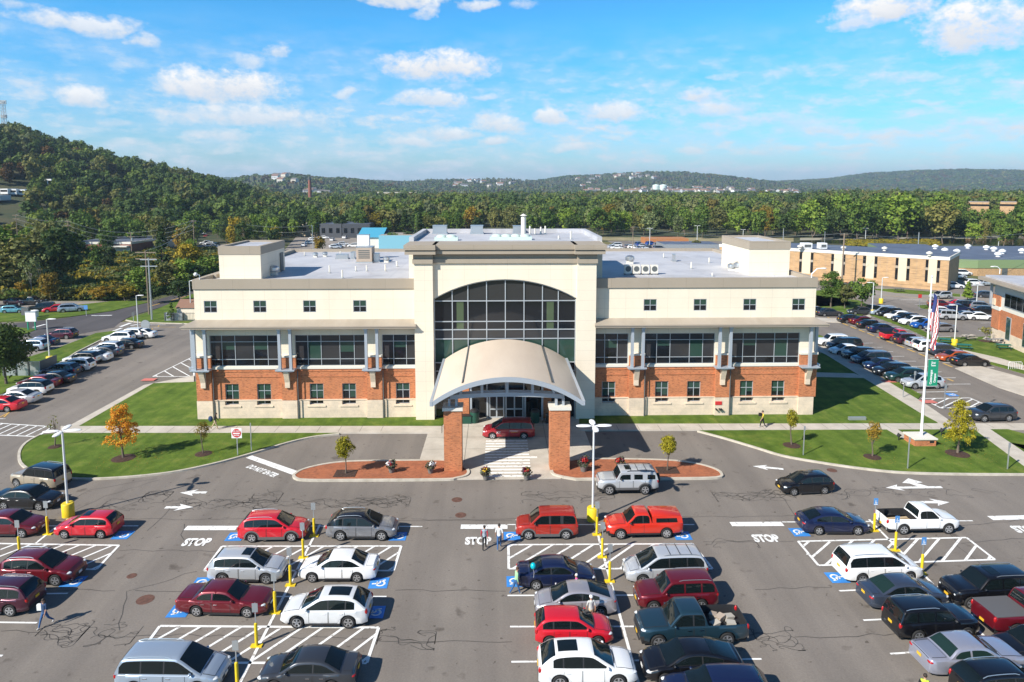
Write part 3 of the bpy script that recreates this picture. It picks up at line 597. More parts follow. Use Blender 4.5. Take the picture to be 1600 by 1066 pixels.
for (x0,x1,small,big,low,piers,side) in ((XL0,XL1,smallL,bigL,lowL,piersL,-1),(XR0,XR1,smallR,bigR,lowR,piersR,1)):
    w=MB(); wall(w,x0,x1,ZE-1.4,ZB,YW+.12,[(a,b_,*SZ) for a,b_ in small],.12)
    # end and rear faces of this wing
    xe=x0 if side<0 else x1
    w.poly([(xe,YW+.12,0),(xe,104,0),(xe,104,ZB),(xe,YW+.12,ZB)][::-1 if side<0 else 1][:4]); w.poly([(x0,104,0),(x1,104,0),(x1,104,ZB),(x0,104,ZB)][::-1])
    w.build('upper_wall',M['cream'],B,world=True)
    w=MB(); wall(w,x0,x1,BZ[0]-.06,ZE-.5,YW,[(L[0],L[-1],BZ[0],BZ[-1]) for L in big],.2); w.build('middle_wall',M['cream'],B,world=True)
    w=MB(); wall(w,x0,x1,2.05,BZ[0]-.30,YW+.005,[(a,b_,max(2.05,LZ[0]),LZ[1]) for a,b_ in low],.2)
    w.build('brick_wall',M['brick'],B,world=True)
    w=MB()
    for zz in (5.02,4.45): w.box(x0,x1,YW-.05,YW+.003,zz,zz+.10)
    w.build('soldier_course',M['brick'],B,world=True)
    w=MB(); wall(w,x0,x1,0,1.98,YPL,[(a,b_,LZ[0],1.98) for a,b_ in low],.3); w.box(x0,x1,YPL-.05,YW,1.98,2.05); 
    for a,b_ in low: w.box(a-.25,b_+.25,YPL-.08,YPL-.001,1.28,1.44)
    w.build('stone_base',M['stone'],B,world=True)
    w=MB()
    for L in big: w.box(L[0]-.05,L[-1]+.05,YW-.08,YW+.1,BZ[0]-.30,BZ[0]-.06)
    w.build('window_sill',M['white_trim'],B,world=True)
    w=MB(); w.box(x0-.06,x1+.06,YW-.02,YW+.5,ZB,ZP); w.box(xe-.06 if side<0 else xe-.44,xe+.44 if side<0 else xe+.06,YW+.5,104.1,ZB,ZP); w.box(x0,x1,103.6,104.1,ZB,ZP)
    w.build('parapet',M['tan'],B,world=True)
    w=MB(); w.box(x0+.4 if side<0 else x0,x1 if side<0 else x1-.4,YW+.5,103.6,ZP-1.2,ZP-.42)
    w.build('flat_roof',M['roof'],B,world=True)
    # sloping eave
    e0,e1=(FX(281,68.4),x1) if side<0 else (x0,FX(1296,68.4)); ye=68.45
    w=MB(); i0,i1=(x0,x1)
    w.grid([[(e0,ye,10.12),(e1,ye,10.12)],[(i0 if side<0 else e0,YW+.11,10.50),(e1 if side<0 else i1,YW+.11,10.50)]],0)
    xo,xi=(e0,i0) if side<0 else (e1,i1)
    q=[(xo,ye,10.12),(xo,104,10.12),(xi,104,10.50),(xi,YW+.11,10.50)]; w.poly(q if side>0 else q[::-1],0)
    w.box(e0,e1,ye-.03,ye+.02,9.84,10.115,1); w.box(xo-.03,xo+.03,ye-.03,104,9.84,10.115,1)
    w.box(e0+.02,e1-.02,ye+.02,YW,9.86,9.92,1)
    w.box(e0-.05,e1+.05,ye-.10,ye-.031,10.0,10.13,1)
    w.build('eave_roof',[M['taupe_roof'],M['taupe']],B,world=True)
    for a,b_ in small: window(B,[a,(a+b_)/2,b_],[SZ[0],(SZ[0]+SZ[1])/2-.02,SZ[1]],YW+.2,.06,lambda i,j:(2 if j==1 else 0))
    for L in big:
        sel=(lambda i,j:(0 if j==0 else 1) if (j!=1 or i not in (1,3)) else (2,wr.choice([.35,.45,1,.6])))
        window(B,L,BZ,YW+.14,.062,sel)
    for a,b_ in low:
        window(B,[a,(a+b_)/2,b_],[LZ[0],2.95,LZ[1]],YW+.17,.062,lambda i,j:(2 if j==1 else (2 if wr.random()<.35 else (2,wr.choice([.0,.3,.5])))))
    for a,b_ in piers:
        w=MB(); w.box(a,b_,YP-.02,YW+.01,2.05,6.62); w.build('brick_pier',M['brick'],B,world=True)
        w=MB(); w.box(a-.03,b_+.02,YPL-.2,YPL-.002,0,2.02); w.build('pier_base',M['stone'],B,world=True)
        w=MB(); w.box(a-.06,b_+.06,YP-.10,YW+.008,6.62,6.80); w.build('pier_cap',M['white_trim'],B,world=True)
        c=(a+b_)/2+(-.1 if a!=piersR[-1][0] and a!=piersL[0][0] else .0); sp_=.56
        cols=(-sp_,sp_) if not (a==piersR[-1][0]) else (-.05,)
        w=MB(); w.box(c-1.0,c+.95,68.75,YP-.025,5.38,5.50); w.box(c-.85,c+.8,68.9,YP-.022,5.26,5.38); w.build('bracket',M['steel'],B,world=True)
        w=MB(); w.grid([[(c-.27,68.95,5.26),(c+.27,68.95,5.26)],[(c-.25,YP-.03,3.45),(c+.25,YP-.03,3.45)]]); w.grid([[(c-.27,68.95,5.26),(c-.25,YP-.03,3.45)],[(c-.27,YP-.03,5.26),(c-.25,YP-.031,3.45)]]); w.box(c-.25,c+.25,YP-.25,YP-.024,3.45,5.25); w.build('stone_corbel',M['stone'],B,world=True)
        for dx in cols:
            w=MB(); w.box(c+dx-.14,c+dx+.14,68.92,69.22,5.50,9.86); w.build('steel_column',M['steel'],B,world=True)
            w=MB(); w.box(c+dx-.20,c+dx+.20,68.83,69.31,9.60,9.85); w.build('column_head',M['steel'],B,world=True)
# outer corner columns at the left end
w=MB(); w.box(XL0-.62,XL0-.30,70.1,70.4,5.5,9.86); w.box(XL0-.8,XL0+.02,69.9,70.6,5.3,5.5); w.build('corner_column',M['steel'],B,world=True)
w=MB(); w.box(XR1+.15,XR1+.45,70.1,70.4,5.5,9.86); w.box(XR1+.02,XR1+.7,69.9,70.6,5.3,5.5); w.build('corner_column',M['steel'],B,world=True)
w=MB(); w.box(XR1-.002,XR1+.25,YP,70.6,2.05,6.62); w.box(XR1,XR1+.32,YP-.06,70.7,6.63,6.86,1); w.build('brick_corner',[M['brick'],M['white_trim']],B,world=True)
# entrance tower
YT=68.92; YC=69.3; TX0,TX1=FX(647.6,YT),FX(931,YT); PX0,PX1=FX(677.5,YC),FX(900.6,YC)
w=MB(); w.box(TX0,PX0,YT,72.2,0,16.5); w.build('tower_pier',M['cream'],B,world=True)
w=MB(); w.box(PX1,TX1,YT,72.2,0,16.5); w.build('tower_pier',M['cream'],B,world=True)
SPR,APX=FZ(466.6,YC),FZ(436.5,YC); hw=(PX1-PX0)/2; cxa=(PX0+PX1)/2; rise=APX-SPR; RA=(hw*hw+rise*rise)/(2*rise)
def archz(x): return APX-RA+math.sqrt(max(0,RA*RA-(x-cxa)**2))
w=MB(); N=40; xs=[PX0+(PX1-PX0)*i/N for i in range(N+1)]
w.grid([[(x,YC+.5,archz(x)) for x in xs],[(x,YC,archz(x)) for x in xs],[(x,YC,16.5) for x in xs]]); w.build('arch_wall',M['cream'],B,world=True)
w=MB()
for (a,b_,dy) in ((TX0,PX0,0),(PX1,TX1,0),(PX0,PX1,.38)):
    e=.0 if dy else .9; l=a-(.9 if a==TX0 else (-.0)); r=b_+(.9 if b_==TX1 else 0)
    l2=a-(.05 if a==TX0 else 0); r2=b_+(.05 if b_==TX1 else 0)
    ex=.35 if not dy else 0
    if a==TX0: r+=ex; r2+=.03
    if b_==TX1: l-=ex; l2-=.03
    w.box(l,r,68.22+dy,73,17.86,18.36,0); w.box(l+.08 if a==TX0 else l+.001,r-.08 if b_==TX1 else r-.001,68.36+dy,72.9,17.40,17.78,0); w.box(l+.2,r-.2,68.5+dy,72.8,17.78,17.86,1)
    w.box(l2,r2,68.95+dy,72.5,16.9,17.40,0); w.box(l2-.06 if a==TX0 else l2,r2+.06 if b_==TX1 else r2,68.72+dy,72.4,16.44,16.86,0); w.box(l2,r2,68.85+dy,72.3,16.86,16.9,1)
w.build('cornice',[M['tan'],M['taupe']],B,world=True)
w=MB(); BX0,BX1=-9.3,11.3; w.box(BX0,BX1,72.25,87,13.6,18.3); w.build('penthouse_wall',M['cream'],B,world=True)
w=MB(); w.box(BX0-.05,BX0+.45,73.05,87.05,18.3,18.82); w.box(BX1-.45,BX1+.05,73.05,87.05,18.3,18.82); w.box(BX0+.45,BX1-.45,86.6,87.05,18.3,18.82); w.build('penthouse_parapet',M['roof'],B,world=True)
w=MB(); w.box(BX0+.45,BX1-.45,73.0,86.6,18.3,18.36); w.build('penthouse_roof',M['roof'],B,world=True)
# glazing of the arch
YG=69.72; z2_=lambda q: FX(620+q/4.706,YG)
mx=[PX0]+[z2_(q) for q in (409,524,661,798,935,1070,1186)]+[PX1]
rz=[0,2.55,FZ(613.5,YG),FZ(579,YG),FZ(566,YG),FZ(529,YG),FZ(514.7,YG),FZ(502,YG),FZ(470,YG)]
f=MB(); p=MB()
for i,x in enumerate(mx):
    xx=min(max(x,PX0+.06),PX1-.06); f.box(xx-.048,xx+.048,YG-.1,YG+.05,2.55 if 0<i<8 else 0,archz(xx)-.02)
for z in rz[1:]: f.box(PX0,PX1,YG-.095,YG+.045,z-.048,z+.048)
xs=[PX0+(PX1-PX0)*i/32 for i in range(33)]
f.grid([[(x,YG-.1,archz(x)-.14) for x in xs],[(x,YG-.1,archz(x)-.005) for x in xs]])
for i in range(8):
    for j in range(1,8):
        a,b_,c,e=mx[i],mx[i+1],rz[j],rz[j+1]
        if j in (6,7) and i in (1,6):
            l=(b_-a); u,v=a+l*.27,a+l*.72
            p.poly([(a,YG,c),(u,YG,c),(u,YG,e),(a,YG,e)],0); p.poly([(u,YG,c),(v,YG,c),(v,YG,e),(u,YG,e)],3); p.poly([(v,YG,c),(b_,YG,c),(b_,YG,e),(v,YG,e)],0)
        else: p.poly([(a,YG,c),(b_,YG,c),(b_,YG,e),(a,YG,e)],(2 if j in (4,) else 1 if j==5 else 0))
    xx=[mx[i]+(mx[i+1]-mx[i])*k/6 for k in range(7)]
    p.grid([[(x,YG,rz[8]) for x in xx],[(x,YG,max(rz[8],archz(x)-.01)) for x in xx]],1)
fo=f.build('arched_window',M['frame'],B,world=True); p.build('pane',[M['glass'],M['glass2'],M['shade'],M['shade2']],fo,world=True)
# ground floor of the entrance
DX=[FX(640+q/4.44,69.6) for q in (325,410,545,660,795,918,985)]
w=MB(); w.box(DX[0],DX[1],69.2,69.9,0,4.3); w.build('brick_pier',M['brick'],B,world=True)
w=MB(); w.box(DX[5],DX[6],69.2,69.9,0,4.3); w.build('brick_pier',M['brick'],B,world=True)
for a,b_ in ((PX0+.1,DX[0]),(DX[1],DX[2]),(DX[4],DX[5]),(DX[6],PX1-.1)): w=MB(); w.box(a,b_,69.66,69.7,0,2.5); w.build('entrance_glass',M['glass'],B,world=True)
for k in range(2):
    a,b_=DX[2+k]+.05,DX[3+k]-.05; c=(a+b_)/2
    window(B,[a,c,b_],[.06,1.0,2.5],69.5,.14,lambda i,j:1 if j==1 else 0,name='entrance_door')
w=MB(); w.box(DX[2]-.2,DX[4]+.2,69.3,69.62,2.5,2.9); w.box(DX[2]-.2,DX[2]-.02,69.35,69.62,0,2.5); w.box(DX[4]+.02,DX[4]+.2,69.35,69.62,0,2.5); w.build('door_frame',M['frame'],B,world=True)
# stair towers on the roof
def stair_tower(x0,x1,y0,y1,zt,name):
    w=MB(); w.box(x0,x1,y0,y1,ZP-.42,zt-.9); w.build('roof_house_wall',M['cream'],B,world=True)
    w=MB(); w.box(x0-.05,x1+.05,y0-.05,y0+.35,zt-.9,zt); w.box(x0-.05,x1+.05,y1-.35,y1+.05,zt-.9,zt); w.box(x0-.05,x0+.35,y0+.35,y1-.35,zt-.9,zt); w.box(x1-.35,x1+.05,y0+.35,y1-.35,zt-.9,zt); w.build('roof_house_parapet',M['tan'],B,world=True)
    w=MB(); w.box(x0+.35,x1-.35,y0+.35,y1-.35,zt-.9,zt-.2); w.build('roof_house_roof',M['roof'],B,world=True)
ya=73.2; stair_tower(FX(346.5,ya),FX(411,ya),ya,81.5,FZ(384,ya),'a')
yb=75.2; stair_tower(FX(1167,yb),FX(1229.5,yb),yb,84.5,FZ(378,yb),'b')
w=MB(); w.box(FX(411,ya)+.051,FX(411,ya)+.09,79.6,80.7,14.3,16.5); w.build('roof_door',M['louvre'],B,world=True)
# left and right return parapets (low wedge walls beside the stair towers)
w=MB(); xa=XL0+.45; w.poly([(xa,72,ZP-.41),(xa,80,ZP-.41),(xa,80,ZP+1.2)]); w.poly([(xa+.01,80,ZP+1.2),(FX(378,ya),ya-.05,ZP-.41),(xa+.01,72,ZP-.41)]); w.poly([(xa+.02,80,ZP+1.2),(xa+.02,80,ZP-.41),(FX(346,ya),ya,ZP-.41),(FX(346,ya),ya,ZP+.6)]); 
w=MB(); w.box(XL0+.44,XL0+.8,74,103,ZP-.4,ZP+.02); w.build('side_parapet',M['tan'],B,world=True)
for xq in (Xl(148,YP)+.12,Xl(566,YP)+.12,Xl(988,YP)+.12,Xr(358,YP)+.12,Xr(806,YP)+.12):
    w=MB(); w.cyl(xq,YPL-.28,.1,5.2,.055,8); w.build('downpipe',M['louvre'],B,world=True)
# building mounted small lamps and fire connection
w=MB(); x=FX(1126,YPL); w.box(x-.35,x+.35,YPL-.26,YPL-.201,1.25,1.62,0); w.build('fire_connection_sign',[M['red']],B,world=True)
w=MB()
for dx in (-.25,.1,.3): w.tube([(x+dx,YPL-.2,.8),(x+dx,YPL-.5,.78)],.09,8)
w.build('hose_connection',M['black'],B,world=True)
# ------------------------------------------------------------------ vaulted entrance canopy
CX=.88; HWC=6.25; YF,YB=55.0,69.15; ZT,ZA=6.46,8.52
E=empty('entrance_canopy','vaulted cream metal canopy on two brick pillars over the drop-off drive','canopy',(CX,YF,0))
rc=(HWC**2+(ZA-ZT)**2)/(2*(ZA-ZT))
def vz(x): return ZA-rc+math.sqrt(rc*rc-(x-CX)**2)
xs=[CX-HWC+2*HWC*i/36 for i in range(37)]
canm,nt_,b_=newmat('canopy_skin',.45); p_=pos(nt_); s_=nd(nt_,'ShaderNodeSeparateXYZ'); nt_.links.new(p_,s_.inputs[0])
fr=mth(nt_,'FRACT',mth(nt_,'MULTIPLY',s_.outputs[1],1.6)); ln=mth(nt_,'LESS_THAN',fr,.05)
cb=ramp(nt_,noise(nt_,p_,.5,5,.6,(1,.3,1)),[(.3,(.61,.50,.395)),(.7,(.68,.57,.455))]); nt_.links.new(mixc(nt_,mth(nt_,'MULTIPLY',ln,.10),cb,(.42,.35,.28)),b_.inputs['Base Color'])
w=MB(); w.grid([[(x,y,vz(x)) for x in xs] for y in [YF+(YB-YF)*k/8 for k in range(9)]]); w.build('vault_roof',canm,E,smooth=30,world=True)
w=MB(); w.grid([[(x,YF,vz(x)-.38) for x in xs],[(x,YF,vz(x)+.03) for x in xs],[(x,YF+.10,vz(x)+.03) for x in xs],[(x,YF+.10,vz(x)-.38) for x in xs]]); w.build('fascia',M['steel'],E,world=True)
w=MB(); w.grid([[(x,y,vz(x)-.3) for x in xs][::-1] for y in (YF+.10,YB)]); w.build('soffit',mat('soffit',(.45,.46,.47),.6),E,world=True)
for x in (CX-HWC,CX+HWC):
    w=MB(); w.box(x-.2,x+.04,YF-.02,YB,ZT-.34,ZT+.06) if x<CX else w.box(x-.04,x+.2,YF-.02,YB,ZT-.34,ZT+.06); w.build('gutter',M['steel'],E,world=True)
for sx in (-1,1):
    xx=CX+sx*3.78
    w=MB(); w.grid([[(xx+dx,y,vz(xx+dx)+dz) for dx,dz in ((-.06,.0),(-.06,.09),(.06,.09),(.06,.0))] for y in (YF+.9,YB)]); w.build('snow_rail',M['louvre'],E,world=True)
w=MB(); 
for (y0) in (56.3,56.95):
    N=16; cs=[CX-4.85+9.7*k/N for k in range(N+1)]
    zc=lambda x: 6.28+.22*(1-((x-CX)/4.85)**2)
    w.grid([[(x,y0,zc(x)) for x in cs],[(x,y0,zc(x)+.36) for x in cs],[(x,y0+.14,zc(x)+.36) for x in cs],[(x,y0+.14,zc(x)) for x in cs],[(x,y0,zc(x)) for x in cs]])
    for k in (-2.15,0,2.15,-3.95,3.95): w.box(CX+k-.11,CX+k+.11,y0+.002,y0+.138,zc(CX+k)+.3,vz(CX+k)-.3)
w.build('truss',M['steel'],E,world=True)
for (a,bq) in ((FX(691.4,55.9),FX(720,55.9)),(FX(860.7,55.9),FX(892.2,55.9))):
    w=MB(); w.box(a,bq,55.9,57.3,.13,5.42); pl=w.build('brick_pillar',M['brick'],E,world=True)
    w=MB(); w.box(a-.1,bq+.1,55.8,57.4,5.42,5.7); w.build('pillar_cap',M['white_trim'],pl,world=True)
    for (u,v) in ((.3,0),(-.3,0)):
        w=MB(); c=(a+bq)/2; w.box(c+u-.1,c+u+.1,56.28,57.1,5.7,6.35); w.build('steel_post',M['steel'],E,world=True)
for (a,y) in ((FX(735,68.6),68.6),(FX(848,68.6),68.6)):
    w=MB(); w.box(a-.1,a+.1,y,y+.3,0,6.9); w.build('rear_post',M['steel'],E,world=True)
# ------------------------------------------------------------------ equipment on the roofs (things of their own)
ZR=ZP-.42
def rooftop(px,py,z=ZR): return G(px,py,z)
def dome_fan(px,py,r,label,z=ZR,grp='roof exhaust fans'):
    x,y=G(px,py,z); t=empty('exhaust_fan',label,'exhaust fan',(x,y,z),0,grp)
    w=MB(); w.box(-r*.7,r*.7,-r*.7,r*.7,0,r*.7); w.build('curb',M['white_trim'],t)
    w=MB(); w.lathe([(r*.75,r*.7),(r*1.05,r*.85),(r*1.1,r*1.2),(r*1.05,r*1.6),(r*.5,r*1.95),(.01,r*2.0)],n=16); w.build('hood',M['metal'],t,smooth=40)
for a in [(428,430,.55,'round silver exhaust fan beside the left roof stair tower'),(418,414,.5,'low silver exhaust fan behind the left roof stair tower'),(984,412,.55,'round silver exhaust fan behind the row of condensers'),(1143,423,.45,'silver exhaust fan left of the pair near the right roof stair tower'),(1155,424,.6,'larger silver exhaust fan nearest the right roof stair tower'),(604,410,.4,'small silver exhaust fan on the left roof beside the entrance tower'),(493,402,.35,'small exhaust fan on the left roof towards its rear edge'),(508,401,.35,'second small exhaust fan along the rear edge of the left roof')]: dome_fan(*a)
def condenser(px,py,label,w_=.8,h_=1.1,z=ZR):
    x,y=G(px,py,z); t=empty('condenser_unit',label,'condenser',(x,y,z),0,'condensers on the right roof')
    w=MB(); w.box(-w_/2,w_/2,-.2,.3,.12,h_); w.build('casing',M['white_trim'],t); w=MB(); w.lathe([(.001,-.215),(w_*.38,-.22),(w_*.4,-.205)],(0,0,.65),'y',14); w.build('fan_grille',M['louvre'],t)
    w=MB(); w.box(-w_/2,-w_/2+.08,-.3,.4,0,.12); w.box(w_/2-.08,w_/2,-.3,.4,0,.12); w.build('feet',M['black'],t)
for k,(px,l) in enumerate([(981,'white condenser nearest the entrance tower in the roof row of four'),(994,'white roof condenser second from the entrance tower'),(1008,'white roof condenser third from the entrance tower'),(1022,'white condenser at the outer end of the roof row of four')]): condenser(px,429,l)
def box_unit(px,py,w_,d_,h_,label,m_,z=ZR,lou=True,cat='roof unit'):
    x,y=G(px,py,z); t=empty('roof_unit',label,cat,(x,y,z))
    w=MB(); w.box(-w_/2,w_/2,0,d_,.15,h_); w.build('casing',m_,t); w=MB(); w.box(-w_/2-.1,w_/2+.1,-.1,d_+.1,0,.15); w.build('curb',M['metal'],t)
    if lou:
        w=MB()
        for k in range(5): w.box(-w_*.36,w_*.36,-.03,-.002,h_*(.3+.12*k),h_*(.36+.12*k))
        w.build('louvres',M['louvre'],t)
    w=MB(); w.box(-w_/2-.04,w_/2+.04,-.04,d_+.04,h_,h_+.06); w.build('lid',M['metal'],t)
box_unit(569,411,2.0,2.2,2.0,'tan boxy air handling unit on the left roof',mat('tan_unit',(.42,.34,.27),.6)); box_unit(568,405,1.6,.8,3.3,'white upright panel unit behind the tan box on the left roof',M['white'],lou=False)
for px,py,w_,h_,l in [(534,405,1.6,.6,'low dark duct run on the left roof'),(551,405,.5,.9,'narrow grey unit beside the tan box on the left roof'),(588,410,.7,1.1,'slim white unit right of the tan box on the left roof'),(1054,409,.25,.9,'white vent pipe box in the middle of the right roof')]: box_unit(px,py,w_,.8,h_,l,M['metal'],lou=False)
def vent_pipe(px,py,h,label,z=ZR,r=.09):
    x,y=G(px,py,z); t=empty('vent_pipe',label,'vent pipe',(x,y,z),0,'roof vent pipes'); w=MB(); w.cyl(0,0,0,h,r,8); w.build('pipe',M['white_trim'],t); w=MB(); w.cyl(0,0,0,.08,r*2.2,10); w.build('collar',M['metal'],t)
for px,py,h in [(535,435,.9),(1080,420,.8),(1108,411,.7),(1037,403,.6),(1113,432,.4),(1209,430,.5),(476,400,.6),(620,417,.7),(532,398,.5),(556,424,.6),(515,427,.9),(573,424,.7),(602,424,.8)]: vent_pipe(px,py,h,'thin white vent pipe standing on the flat grey roof')
ZQ=18.36
for px,py,h in [(892,374,.9),(873,374,.4),(845,366,.9),(852,366,1.0),(836,366,.7),(828,366,1.0)]: vent_pipe(px,py,h,'white vent pipe on the upper roof behind the entrance tower',ZQ,.1)
box_unit(687,366,1.7,1.4,1.0,'silver roof unit at the far corner of the tower roof',M['metal'],ZQ,False); box_unit(745,366,1.5,1.4,1.0,'silver roof unit in the middle of the tower roof rear edge',M['metal'],ZQ,False); box_unit(808,365,1.0,1.2,.9,'small silver unit left of the tall white flue',M['metal'],ZQ,False)
x,y=G(818,368,ZQ); t=empty('flue_stack','tall white round flue with conical cap on the tower roof','flue',(x,y,ZQ)); w=MB(); w.cyl(0,0,0,2.1,.3,14); w.build('shaft',M['white_trim'],t,smooth=40); w=MB(); w.lathe([(.3,2.1),(.22,2.25),(.22,2.35),(.46,2.36),(.02,2.6)],n=14); w.build('cap',M['white_trim'],t)
for i,px in enumerate((690,705,776,791,806,820)):
    x,y=G(px,375.5 if i<2 else 374.5,ZQ); o=MB(); o.box(-.75,.75,-.5,.7,0,.35); o.ell((0,.1,.35),(.6,.5,.28),12,6); tag(o.build('roof_skylight',mat('sky_dome',(.55,.66,.60),.2) if i==0 else bpy.data.materials['sky_dome'],smooth=40),['pale green dome skylight left of the roof floodlight, outer one','pale green dome skylight left of the roof floodlight, inner one','pale green dome skylight in the right group, furthest from the flue','pale green dome skylight in the right group, second','pale green dome skylight in the right group, third','pale green dome skylight directly in front of the white flue'][i],'skylight','dome skylights').location=(x,y,ZQ)
for (px,py,l) in [(312,437,'white globe camera on a bracket at the left roof corner'),]:
    x,y=G(px,py,ZP); t=empty('roof_camera',l,'camera',(x,y,ZP)); w=MB(); w.tube([(0,0,0),(0,0,.45),(-.3,-.1,.6)],.05,6); w.build('bracket',M['white'],t); w=MB(); w.ell((-.35,-.1,.55),(.2,.2,.2),10,6); w.build('globe',M['white'],t,smooth=60)
x,y=G(1268,434,ZP); t=empty('roof_lamp','white curved arm lamp on the right roof corner','lamp',(x,y,ZP)); w=MB(); w.tube([(0,0,0),(0,0,.4),(.5,-.1,.95),(1.0,-.1,1.0)],.06,6); w.build('arm',M['white'],t); w=MB(); w.ell((1.2,-.1,.97),(.32,.14,.09),10,6); w.build('lamp_head',M['white'],t,smooth=60)

# ------------------------------------------------------------------ cars
def paint(name,c,metal=.25,rough=.32):
    return mat('paint_'+name,c,rough,metal=metal,coat=1.0)
PAINT={k:paint(k,*v) for k,v in dict(red=((.56,.012,.025),.05),maroon=((.15,.008,.016),.35),wine=((.34,.010,.02),.2),plum=((.075,.012,.03),.4),orange=((.62,.030,.012),.1),rust=((.40,.026,.014),.2),black=((.006,.006,.008),.2),navy=((.010,.018,.065),.35),slate=((.05,.065,.10),.4),
    white=((.80,.80,.80),0),pearl=((.70,.71,.72),.1),silver=((.60,.62,.65),.45),lilac=((.42,.40,.43),.5),bluesilver=((.36,.43,.52),.4),grey=((.25,.255,.275),.45),dgrey=((.045,.05,.06),.4),tan=((.47,.40,.30),.4),teal=((.018,.05,.075),.4),green=((.015,.05,.045),.35),skyblue=((.12,.35,.45),.3),blue=((.01,.10,.42),.3),lavender=((.40,.41,.49),.5),burnt=((.50,.10,.02),.3)).items()}
CGL=mat('car_glass',(.006,.010,.011),.03,spec=.5); CGT=mat('car_glass_light',(.012,.028,.024),.04,spec=.5)
TYR=mat('tyre',(.016,.016,.017),.85); RIM=mat('rim',(.58,.59,.61),.3,metal=.75); TRIM=mat('car_trim',(.022,.022,.024),.55); CLAD=mat('cladding',(.10,.098,.10),.65); CHR=mat('chrome',(.7,.7,.72),.15,metal=1)
LAMP=mat('headlamp',(.62,.64,.66),.12,spec=.8); TAIL=mat('tail_lamp',(.40,.012,.015),.2); AMB=mat('amber',(.7,.2,.02),.3); PLY=mat('plate_yellow',(.75,.45,.03),.5); PLW=mat('plate_white',(.75,.75,.74),.5)
def lerp_pts(x,pts): return interp(x,pts)
def smooth_pts(pts,n=5): return smooth_line(pts,n)
